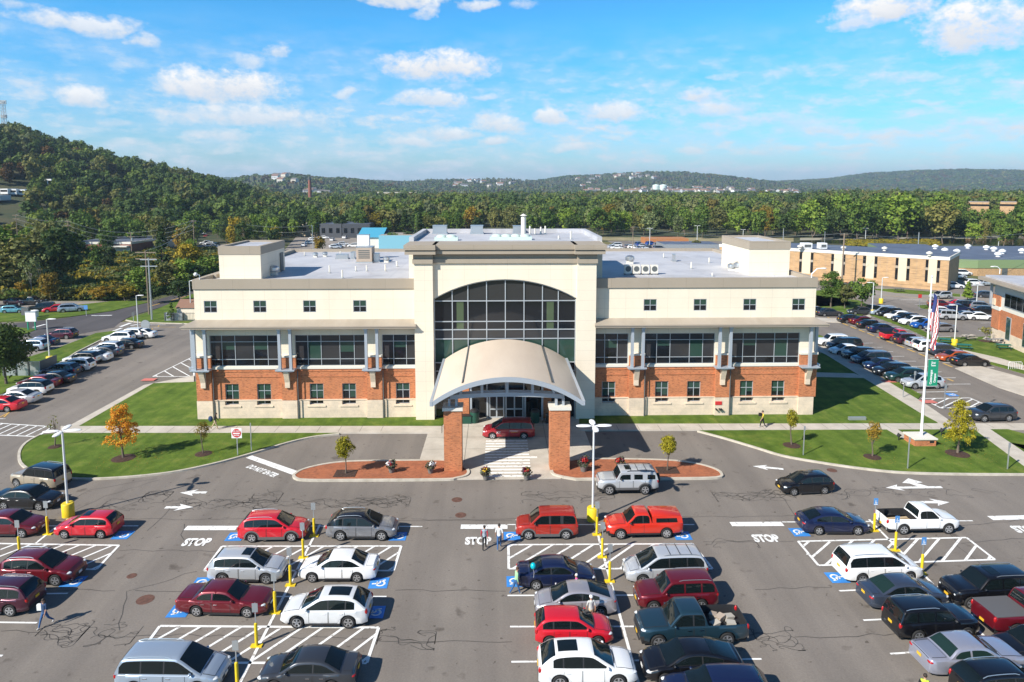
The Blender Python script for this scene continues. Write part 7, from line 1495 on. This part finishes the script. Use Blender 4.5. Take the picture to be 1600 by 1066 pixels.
far_kinds=kindset('far_wood_kinds',[(TINY[i%2],lf) for i,lf in enumerate(['dark','green','dark','olive','dark','green','dark','dark','rustl','green'])])
pts=[];sc=[]
n=0
while n<26000:
    d=math.sqrt(tr3.uniform(1150**2,5200**2)); a=math.radians(tr3.uniform(-42,42)); x,y=d*math.sin(a),d*math.cos(a); z=hill(x,y)
    n+=1
    if z<4 and tr3.random()<.75: continue
    px=az2px(a)
    if 720<px<880 and 2300<d<2750 and tr3.random()<.85: continue
    s=tr3.uniform(.9,1.5)*(1 if d<3000 else 1.35); pts.append((x,y,z-2)); sc.append((s*1.3,s*1.3,s*.9))
mass('far_hill_wood','hazy wood on the far hills',pts,sc,far_kinds)
# leaves fallen under the young trees
FLV=MB(); rgl=random.Random(6)
for px,py,n_,r_ in ((193,716,240,3.2),(318,709,60,1.8),(1496,709,160,3.0),(1237,696,60,1.6),(1363,714,80,1.8)):
    x0_,y0_=G(px,py,.1)
    for _ in range(n_):
        a=rgl.uniform(0,6.28); r=r_*rgl.random()**.7; x=x0_+r*math.cos(a)+.4; y=y0_+r*math.sin(a)*.9; k=rgl.uniform(.03,.06); b_=rgl.uniform(0,3); ca,sa=math.cos(b_)*k,math.sin(b_)*k; FLV.poly([(x-ca,y-sa,.112),(x+sa,y-ca,.118),(x+ca,y+sa,.112),(x-sa,y+ca,.116)])
o=FLV.build('fallen_leaves',LM['gold']); o['kind']='stuff'; o['label']='yellow and brown leaves fallen on the grass under the young trees'
# rough growth: shrubs and goldenrod
SHR=[]
for sd in (61,62,63):
    c,P_=crown_mb(sd,.7,(1.3,1.3,.8),9,130,.22,'round'); SHR.append(c.mesh('crown',[LM['olive']]))
brush_kinds=kindset('brush_kinds',[(SHR[i%3],lf) for i,lf in enumerate(['olive','green','yellow','olive','gold','green','dark','olive','yellow','pale'])])
pts=[];sc=[]
for _ in range(5200):
    px=tr3.uniform(-80,345); py=tr3.uniform(392,470); 
    lim=470 if px<178 else 470-(px-178)*.14
    if py>lim-1: continue
    x,y=G(px,py); s=tr3.uniform(.7,1.7); pts.append((x,y,-.1)); sc.append((s,s,s*tr3.uniform(.7,1.3)))
mass('undergrowth','olive and green scrub between the trees on the left',pts,sc,brush_kinds)
gold_kinds=kindset('goldenrod_kinds',[(SHR[i%3],lf) for i,lf in enumerate(['yellow','gold','yellow','olive','lemon'])])
pts=[];sc=[]
for _ in range(1500):
    if tr3.random()<.6: px=tr3.uniform(75,250); py=tr3.uniform(420,448)+10*math.sin(px*.05)
    else: px=tr3.uniform(1325,1465); py=tr3.uniform(377,386)
    x,y=G(px,py); s=tr3.uniform(.5,1.0); pts.append((x,y,-.1)); sc.append((s*1.4,s*1.4,s))
mass('goldenrod','yellow goldenrod growing in open patches',pts,sc,gold_kinds)
# ------------------------------------------------------------------ other buildings, river, poles
def rbox(name,label,A,B_,depth,h,walls,roof,fascia=None,fh=0,cat='building',holes=None,rise=.35):
    """block whose front runs on the ground from A to B_, going back by depth"""
    d=Vector((B_[0]-A[0],B_[1]-A[1])); L=d.length; ang=math.atan2(d.y,d.x); t=empty(name,label,cat,(A[0],A[1],0),ang)
    w=MB(); w.box(0,L,0,depth,-.5,h-fh); w.build('wall',walls,t)
    if fascia is not None: w=MB(); w.box(-.12,L+.12,-.12,depth+.12,h-fh,h); w.build('fascia',fascia,t)
    w=MB(); w.box(.2,L-.2,.2,depth-.2,h-.02,h+.05); w.build('roof',roof,t)
    return t,L
DR=mat('dark_roof',(.085,.10,.14),.6,(.12,.14,.19),.15); TB=brick_mat('tan_brick',(.52,.33,.16),(.48,.30,.15),(.46,.32,.2)); CP=mat('cream_panel',(.62,.53,.38),.8)
# long tan building
A,B2=G(1313,441),G(1480,455); d=Vector((B2[0]-A[0],B2[1]-A[1])).normalized(); A0=(A[0]-d.x*32,A[1]-d.y*32); h=F(1480,402,B2[1])[1]
t,L=rbox('long_brick_building','long tan brick building with narrow dark window strips and flat dark roof',A0,B2,17,h,TB,DR,M['white_trim'],.75)
def upos(px,py=430):
    # where the view line of a photo column meets the front
    r=ray(px,py); ax,ay=r[0],r[1]; dx,dy=d.x,d.y; det=ax*(-dy)+ay*dx; s_=(A0[0]*(-dy)+A0[1]*dx)/det; return ((ax*s_-A0[0])*dx+(ay*s_-A0[1])*dy)
zz5=lambda q:1200+q/3.8075
for a,b_ in ((183,198),(250,265),(372,387),(440,455),(560,578),(630,646),(755,771),(823,840),(934,950),(1003,1020)):
    u0,u1=upos(zz5(a)),upos(zz5(b_)); w=MB(); w.box(u0,u1,-.06,-.004,1.8,h-.9); f=w.build('window',M['glass'],t); w=MB(); w.box(u0,u1,-.09,-.061,2.6+(h-3.5)*.45,3.2+(h-3.5)*.45); w.build('spandrel',M['taupe'],f)
for a,b_ in ((198,250),(387,440),(578,630),(771,823),(950,1003)):
    u0,u1=upos(zz5(a)),upos(zz5(b_)); w=MB(); w.box(u0+.05,u1-.05,-.05,-.002,1.2,h-.8); w.build('panel',CP,t)
w=MB(); w.box(0,L,-.08,-.001,.8,1.5); w.build('band',TB,t)
for px,wd,l in ((1262,2.4,'boxy white roof unit on the long tan building, left one'),(1287,1.8,'boxy white roof unit on the long tan building, right one')):
    x,y=G(px,389,h+.05); q=empty('roof_unit',l,'roof unit',(x,y,h+.05)); w=MB(); w.box(-wd/2,wd/2,0,2,0,1.5); w.build('casing',M['white'],q); w=MB(); w.box(-wd*.35,wd*.35,-.06,-.002,.4,1.1); w.build('louvres',M['louvre'],q)
for px,py in ((1318,391),(1382,392),(1452,400),(1250,389)):
    x,y=G(px,py,h+.05); w=MB(); w.lathe([(.4,0),(.4,.5),(.7,.5),(.7,.8),(.1,1.1)],n=10); tag(w.build('roof_vent',M['white_trim'],smooth=40),'small white round vent on the dark roof of the long tan building','vent','vents of the long tan building').location=(x,y,h+.05)
# green trimmed hall
C=G(1527,431); hg=F(1527,406,C[1])[1]; E2=G(1700,442)
GRN=mat('green_trim',(.20,.27,.13),.6)
lft=Vector((F(1446,386,260)[0],260)); t,L=rbox('green_trim_hall','low tan brick hall with green roof edge and dark flat roof',C,(C[0]+80,C[1]-3),42,hg,TB,DR,GRN,2.3)
for u in (14,20,40,46,60): w=MB(); w.box(u,u+1.6,-.06,-.004,2.2,hg-2.6); w.build('window',M['glass'],t)
w=MB(); w.box(-.08,-.004,2,8,.0,hg-2.5); w.build('roller_door',M['white_trim'],t)
w=MB(); w.box(6.5,8,-.05,-.004,0,2.4); w.build('door',M['louvre'],t)
rg=random.Random(9)
for i in range(11):
    u,v=rg.uniform(3,34),rg.uniform(4,36); ang=t.rotation_euler.z; w=MB(); w.lathe([(.6,0),(.6,.6),(.95,.6),(.95,1.0),(.2,1.4)],n=10); o=w.build('roof_vent',M['white'],smooth=40); o.location=(t.location.x+u*math.cos(ang)-v*math.sin(ang),t.location.y+u*math.sin(ang)+v*math.cos(ang),hg+.05); tag(o,'white mushroom vent on the dark roof of the green trimmed hall','vent','vents of the green trimmed hall')
# slanted wing in front of it
w=MB(); D0=G(1446,402); 
t2=empty('hall_wing','tan brick wing with a sloping green roof edge left of the green trimmed hall','building',(C[0],C[1],0)); dv=Vector((D0[0]-C[0],D0[1]-C[1])); 
w=MB(); n_=Vector((-dv.y,dv.x)).normalized()*-18; w.prism([(0,0),(dv.x,dv.y),(dv.x-n_.x,dv.y-n_.y),(-n_.x,-n_.y)],-.3,hg-2.35); w.build('wall',TB,t2)
w=MB(); e=dv.normalized()*.2; w.prism([(-.1,-.15),(dv.x+e.x,dv.y+e.y-.15),(dv.x-n_.x,dv.y-n_.y),(-n_.x,-n_.y)],hg-2.35,hg-.03); w.build('fascia',GRN,t2); w=MB(); w.prism([(.3,.3),(dv.x,dv.y+.3),(dv.x-n_.x,dv.y-n_.y),(-n_.x,-n_.y)],hg-.03,hg+.02); w.build('roof',DR,t2)
# brick building at the right edge
A=G(1548,529); B2=G(1600,553); d=Vector((B2[0]-A[0],B2[1]-A[1])).normalized(); B2=(A[0]+d.x*40,A[1]+d.y*40); he=F(1541,434,A[1])[1]
t=empty('brick_college_building','two storey brick and cream building with overhanging roof at the right edge','building',(A[0],A[1],0),math.atan2(d.y,d.x)); L=40
w=MB(); w.box(0,L,0,25,0,1.9); w.build('stone_base',M['stone'],t); w=MB(); w.box(.05,L,.05,25,1.9,5.1); w.build('brick_wall',M['brick'],t); w=MB(); w.box(.05,L,.06,25,5.1,he-.5); w.build('upper_wall',M['white_trim'],t)
w=MB(); w.box(-1.6,L+1,-1.8,26,he-.5,he); w.build('eave_roof',M['taupe'],t); w=MB(); w.box(-1.0,L,-1,25,he,he+.3); w.build('roof',M['roof'],t)
w=MB(); w.box(-.1,2.3,-.1,2,1.9,he-2.6); w.build('brick_pier',M['brick'],t); w=MB(); w.box(-.16,2.36,-.16,2,4.9,5.5); w.build('stone_band',M['white_trim'],t)
w=MB(); w.box(-.3,.0,-.5,-.2,he-4.2,he-.5); w.build('steel_column',M['steel'],t); w=MB(); w.box(.3,1.0,-.35,-.101,5.6,he-3.2); w.build('stone_corbel',M['stone'],t)
f=MB(); f.box(3.5,18,-.03,.055,he-4.0,he-1.9); fo=f.build('window',M['frame'],t)
for k in range(8): w=MB(); w.box(3.6+1.8*k,5.3+1.8*k,-.05,-.031,he-3.9,he-2.0); w.build('pane',M['glass'],fo)
for u in (4.5,9.5,14.5): f=MB(); f.box(u,u+1.4,-.04,.045,.9,4.4); fo=f.build('window',M['frame'],t); w=MB(); w.box(u+.1,u+1.3,-.06,-.041,1.0,4.3); w.build('pane',M['shade'],fo)
x,y=G(1562,428,he); q=empty('roof_lamp','white curved arm lamp on the right edge building','lamp',(x,y,he)); w=MB(); w.tube([(0,0,0),(0,0,.8),(-.5,0,1.2),(-1.1,0,1.25)],.07,6); w.build('arm',M['white'],q); w=MB(); w.ell((-1.3,0,1.2),(.35,.16,.1),8,5); w.build('lamp_head',M['white'],q)
# left: red brick building, blue roofed building, dark roofed stores
def simple(name,label,px0,px1,pyb,pyt,depth,wall_,roof_,gable=0,cat='building',wins=0,fascia=None,doors=()):
    A=G(px0,pyb); B2=G(px1,pyb); h=F((px0+px1)/2,pyt,A[1])[1]; t,L=rbox(name,label,A,B2,depth,h,wall_,roof_,fascia,.8 if fascia else 0,cat)
    if gable:
        w=MB(); w.grid([[(-.5,-.6,h),(L+.5,-.6,h)],[(-.5,depth/2,h+gable),(L+.5,depth/2,h+gable)],[(-.5,depth+.6,h),(L+.5,depth+.6,h)]]); w.build('pitched_roof',roof_,t)
    for k in range(wins): u=L*(k+.5)/wins; w=MB(); w.box(u-.8,u+.8,-.05,-.003,h*.35,h*.7); w.build('window',M['glass'],t)
    for (u,wd,m_) in doors: w=MB(); w.box(u*L,u*L+wd,-.06,-.004,0,h*.62); w.build('door',m_,t)
    return t,L,h
RB=brick_mat('red_brick',(.30,.10,.065),(.26,.085,.06),(.3,.16,.12))
t,L,h=simple('brick_works','low red brick works with white doors and a dark flat roof among trees',116,207,400,378,26,RB,DR,0,'building',3,M['white_trim'],((.68,3,M['white_trim']),(.82,3,M['white_trim']))); w=MB(); w.box(L*.62,L*.97,-2.2,-.13,h*.66,h*.74); w.build('door_canopy',M['white_trim'],t)
simple('grey_annex','grey metal annex right of the red brick works',208,262,394,377,22,M['galv'],DR)
TQ=mat('turquoise_roof',(.07,.33,.48),.5); TQW=mat('turquoise_wall',(.20,.45,.55),.6)
simple('blue_roof_store','cream store with a bright blue pitched roof behind the left roof',560,596,388,371,20,M['white_trim'],TQ,3.2); simple('turquoise_hall','pale turquoise low hall beside the bright blue roof',592,655,389,368,16,TQW,M['taupe'])
simple('dark_warehouse','dark flat warehouse beyond the white cars, left one',500,534,372,350,20,mat('warehouse1',(.07,.075,.085),.6),DR,wins=3); simple('dark_warehouse','dark flat warehouse beyond the white cars, right one',535,578,372,350,20,mat('warehouse2',(.05,.055,.065),.6),DR,wins=4); simple('tan_store','low tan store at the wood edge left of the dark warehouses',440,498,369,350,22,CP,M['taupe'],wins=4)
simple('dark_roof_store','low store with a wide dark roof behind the right flat roof',1037,1125,391,382,14,M['galv'],DR); simple('timber_yard_shed','long orange timber stack roof shed behind the right flat roof',1008,1076,381,373,10,mat('timber_orange',(.42,.17,.06),.8),mat('timber_orange2',(.40,.18,.07),.8))
# white cars crowded behind
k=0
def dots(n,pxr,pyr,label,grp,cols,seed):
    rg=random.Random(seed)
    for i in range(n):
        px,py=rg.uniform(*pxr),rg.uniform(*pyr); x,y=G(px,py); far_car(rg.choice(['sedan','suv','suv','hatch','minivan']),rg.choice(cols),x,y,rg.choice([0,180,90,10]),label,grp)
dots(16,(948,1065),(383,391),'tiny pale car in the crowded lot behind the right flat roof','cars crowded behind the right roof',['white','silver','white','pearl','grey','blue'],1)
dots(11,(312,352),(382,395),'small pale car in the lot between the trees left of the roof stair tower','cars left of the roof stair tower',['white','silver','white','slate'],2)
dots(16,(470,556),(362,389),'small white car in the lot below the dark warehouses','cars below the dark warehouses',['white','white','silver','pearl'],3)
dots(4,(315,345),(368,372),'small car on the field strip behind the golden tree','cars on the field strip',['white','silver','red'],4)
# far landmarks
def far_at(px,py,d): r=Vector(ray(px,py)); r=r*(d/math.hypot(r.x,r.y)); return (r.x,r.y,CAMH+r.z)
x,y,z=far_at(484.5,306,760); zt=far_at(484.5,280,760)[2]; t=empty('chimney','tall red brick factory chimney rising over the wood','chimney',(x,y,-1)); w=MB(); w.cyl(0,0,0,zt+1,2.1,14,None,1.6); w.build('shaft',RB,t,smooth=40); w=MB(); w.cyl(0,0,zt+.4,zt+1.6,2.0,14); w.build('rim',M['louvre'],t)
x,y,z=far_at(7,194,690); zt=far_at(7,157,690)[2]; zb=hill(x,y); t=empty('radio_mast','lattice radio mast on top of the left hill','mast',(x,y,zb)); w=MB(); H_=zt-zb
for sx,sy in ((-1,-1),(1,-1),(1,1),(-1,1)): w.tube([(sx*1.3,sy*1.3,0),(sx*1.0,sy*1.0,H_)],.16,5)
for k in range(12):
    zz=H_*k/12; z2_=H_*(k+1)/12
    for (a,b_) in (((-1.2,-1.2),(1.2,-1.2)),((1.2,-1.2),(1.2,1.2)),((1.2,1.2),(-1.2,1.2)),((-1.2,1.2),(-1.2,-1.2))): w.tube([(*a,zz),(*b_,z2_)],.1,4)
w.build('lattice',M['galv'],t); w=MB(); w.box(-2.6,2.6,-.4,.4,H_-3,H_); w.box(-2.4,2.4,-.4,.4,H_-14,H_-11.5); w.build('antenna',M['galv'],t)
HW=[M['white'],mat('house_cream',(.62,.57,.48),.7),mat('house_grey',(.42,.43,.44),.7)]; HR=[mat('house_roof',(.13,.12,.12),.8),mat('house_roof2',(.24,.14,.10),.8)]
hc=[]
for i in range(6):
    w=MB(); rg=random.Random(i); a,b_,h_=rg.uniform(5,9),rg.uniform(4,6),rg.uniform(4,7); w.box(-a,a,-b_,b_,-3,h_,0); w.grid([[(-a-.4,-b_-.5,h_-.2),(a+.4,-b_-.5,h_-.2)],[(-a-.4,0,h_+3),(a+.4,0,h_+3)],[(-a-.4,b_+.5,h_-.2),(a+.4,b_+.5,h_-.2)]],1); w.poly([(-a,-b_,h_),(-a,b_,h_),(-a,0,h_+2.6)],0); w.poly([(a,-b_,h_),(a,b_,h_),(a,0,h_+2.6)],0)
    for k in range(3): w.poly([(-a+a*.5*(k+.7),-b_-.03,1),(-a+a*.5*(k+.7)+1.2,-b_-.03,1),(-a+a*.5*(k+.7)+1.2,-b_-.03,2.8),(-a+a*.5*(k+.7),-b_-.03,2.8)],2)
    hc.append(w.mesh('house',[HW[i%3],HR[i%2],M['glass']]))
rg=random.Random(12)
def on_hill(px,py,dmin,dmax):
    # first place where the view line meets the land
    r=Vector(ray(px,py)); l=math.hypot(r.x,r.y); dd=dmin
    while dd<dmax:
        x,y,z=r.x/l*dd,r.y/l*dd,CAMH+r.z/l*dd
        if z<=hill(x,y): return x,y,hill(x,y)
        dd+=15
    return None
def houses(n,pxr,pyr,dr,label,grp,sc=1.0,flatten=1):
    for _ in range(n):
        px,py=rg.uniform(*pxr),rg.uniform(*pyr); h_=on_hill(px,py,*dr)
        if not h_: 
            h_=far_at(px,py,rg.uniform(*dr)); h_=(h_[0],h_[1],max(0,hill(h_[0],h_[1])))
        o=bpy.data.objects.new('house',hc[rg.randrange(6)]); COL.objects.link(o); o.location=(h_[0],h_[1],h_[2]+5); o.rotation_euler=(0,0,rg.uniform(-.6,.6)); o.scale=(sc,sc,sc); tag(o,label,'house',grp)
houses(34,(915,1080),(297,310),(1800,3000),'small pale house in the town below the main far hill','houses below the far hill',1.1); houses(38,(1040,1160),(296,310),(1800,3000),'small white house in the town right of the water tanks','houses right of the water tanks',1.1); houses(14,(1160,1245),(300,310),(1800,3400),'small pale house at the right foot of the far hill','houses at the right hill foot',1.1)
houses(18,(865,1030),(271,282),(2200,3100),'small pale house along the ridge of the main far hill','houses on the far ridge',1.3); houses(12,(690,830),(285,297),(1900,2700),'small pale house on the meadow slope left of the main far hill','houses on the meadow slope',1.2); houses(6,(425,470),(277,284),(1500,2000),'small pale house on the hill above the brick chimney','houses above the chimney',1.2); houses(8,(480,520),(303,308),(900,1600),'small pale house at the foot of the brick chimney','houses at the chimney foot',.9); houses(8,(1285,1330),(304,310),(1800,3400),'small pale house low at the right hills','houses low at the right hills')
for px,l in ((1025,'pale green water tank on the far hill, left one'),(1036,'pale green water tank on the far hill, right one')):
    q=on_hill(px,300,1800,3200) or (*far_at(px,300,2600)[:2],10); w=MB(); w.lathe([(11,-4),(11,11),(9,13),(.1,15)],n=18); o=w.build('water_tank',mat('tank',(.62,.72,.66),.6),smooth=40); o.location=(q[0],q[1],q[2]+8); tag(o,l,'water tank','water tanks')
for px0,px1,py,d,h_,l in ((588,652,313,1000,11,'long pale tan factory far behind the wood'),(680,705,312,1050,9,'low dark red factory block beside the far tan factory'),):
    a,b_=far_at(px0,py,d),far_at(px1,py,d); t,L=rbox('factory_block',l,a[:2],b_[:2],40,a[2]+h_ if a[2]>0 else h_+6,CP if px0<600 else RB,M['white_trim'])
for px0,px1,l in ((1512,1545,'tan apartment block among the right trees, left one'),(1562,1588,'tan apartment block among the right trees, right one')):
    a,b_=far_at(px0,328,455),far_at(px1,328,455); t,L=rbox('apartment_block',l,a[:2],b_[:2],25,far_at(px0,316,455)[2],TB,M['taupe'])
    for k in range(6): u=L*(k+.5)/6; w=MB(); w.box(u-.8,u+.8,-.08,-.003,far_at(px0,322,455)[2],far_at(px0,319,455)[2]); w.build('window',M['glass'],t)
# white buses on the hill lot
for i in range(4):
    x,y,z=on_hill(-6+i*13.5,317,350,640) or far_at(-6+i*13.5,317,440); t=empty('parked_bus',['white bus leftmost in the row on the hillside','white bus second in the row on the hillside','white bus third in the row on the hillside','white bus at the right end of the row on the hillside'][i],'bus',(x,y,z+.6),0,'buses in the hillside row'); w=MB(); w.box(-1.9,1.9,0,8,.5,3.2); w.build('body',M['white'],t); w=MB(); w.box(-1.7,1.7,-.04,-.002,1.6,2.6); w.build('windscreen',M['glass'],t); w=MB(); w.box(-1.7,1.7,.5,7.5,0,.5); w.build('chassis',M['black'],t)
# river, far bank
mb=MB(); mb.poly([(x,y,.03) for x,y in PX((1250,380),(1330,381),(1450,381.5),(1560,383),(1700,385),(1700,373),(1560,373),(1450,373.5),(1330,374.5),(1250,376))]); wm=mat('river_water',(.02,.03,.025),.12,bump=.05,bscale=.5); struct(mb.build('river_water',wm))
mb=MB(); mb.poly([(x,y,.05) for x,y in PX((1250,376),(1330,374.5),(1450,373.5),(1560,373),(1700,373),(1700,369.5),(1450,370),(1250,372))]); struct(mb.build('river_shore',mat('shore',(.36,.33,.27),.9,(.28,.27,.2),.2)))
mb=MB(); mb.poly([(x,y,.04) for x,y in PX((940,376),(1240,378),(1240,372),(940,371))]); mb.poly([(x,y,.045) for x,y in PX((300,378),(420,376),(430,372),(300,373))]); struct(mb.build('field_strip',mat('field_strip',(.34,.28,.16),.9,(.22,.2,.1),.2)))
mb=MB(); mb.poly([(x,y,.035) for x,y in PX((930,396),(1130,394),(1130,384),(930,382))]); mb.poly([(x,y,.036) for x,y in PX((300,400),(360,398),(365,380),(300,379))]); mb.poly([(x,y,.036) for x,y in PX((440,396),(660,394),(640,360),(470,362))]); struct(mb.build('back_lot',M['asphalt_old']))
# utility poles and wires
UP_=[]
def upole(px,pb,pt,label,arm=1.2,r=.16,m_='wood_pole',tr_=0):
    x,y=G(px,pb); h=F(px,pt,y)[1]; t=empty('utility_pole',label,'utility pole',(x,y,0)); w=MB(); w.cyl(0,0,0,h,r,8,None,r*.7); w.build('shaft',M[m_],t)
    if arm:
        for k,zz in enumerate((h-.4,h-1.6)[:2 if arm>1 else 1]): w=MB(); w.box(-arm,arm,-.08,.08,zz,zz+.16); w.build('cross_arm',M[m_],t)
    if tr_: w=MB(); w.cyl(.4,0,h-3,h-1.9,.35,10); w.build('transformer',M['galv'],t)
    return (x,y,h)
p1=upole(233,492,392,'taller brown wooden utility pole by the side road',1.9); p2=upole(237.5,500,403,'grey utility pole directly in front of the taller wooden one',1.5,.17,'galv'); p3=upole(110,402,345,'wooden utility pole behind the tall dark tree',1.1); p4=upole(206.5,402,363,'utility pole with transformer at the red brick works',1.2,.2,'wood_pole',1); p5=upole(305,408,344,'wooden utility pole beside the golden tree',1.0); p6=upole(375+6,390,350,'thin utility pole behind the left roof stair tower',.8); p7=upole(1315,447,365,'tall wooden utility pole in front of the long tan building',1.0,.22); p8=upole(988.5,392,354,'wooden utility pole behind the right flat roof',.8); p9=upole(1223,390,357,'pale pole behind the right roof stair tower',0,.16,'galv'); p10=upole(1288,386,362,'thin pale pole by the river',0,.14,'galv'); p11=upole(1434,394,363,'pale mast behind the dark roof of the long tan building',0,.2,'galv'); p12=upole(489,392,352,'thin pole among the white cars behind the left roof',0,.14,'galv'); p13=upole(30,402,335,'wooden utility pole at the far left wood',1.2); p14=upole(1700,432,350,'wooden utility pole right of the picture holding the wires',1.0)
def wire(a,b_,label,sag=1.5,dz=0,dx=0):
    pts=[]
    for i in range(15):
        t_=i/14; pts.append((a[0]+(b_[0]-a[0])*t_+dx,a[1]+(b_[1]-a[1])*t_,a[2]+(b_[2]-a[2])*t_-sag*4*t_*(1-t_)-dz))
    w=MB(); w.tube(pts,.028,4); tag(w.build('overhead_wire',M['galv'] if 1 else M['black']),label,'wire','overhead wires')
for k in range(3):
    nm=['top','middle','lowest'][k]
    wire(p13,p3,nm+' wire between the far left poles',1,k*1.6); wire(p3,p4,nm+' wire from the pole behind the dark tree to the transformer pole',1.2,k*1.6); wire(p4,p5,nm+' wire from the transformer pole to the pole by the golden tree',1.0,k*1.5)
for k in range(2):
    nm=['upper','lower'][k]
    wire(p5,p6,nm+' wire running behind the left roof stair tower',1,k*1.5); wire(p6,p12,nm+' wire over the white cars behind the left roof',1,k*2); wire(p8,p7,nm+' wire over the right wing roof towards the tall wooden pole',2.0,k*3); wire(p7,p14,nm+' wire from the tall wooden pole to the right edge',2.2,k*6)
wire(p1,p5,'single wire from the side road pole to the golden tree pole',1.5)
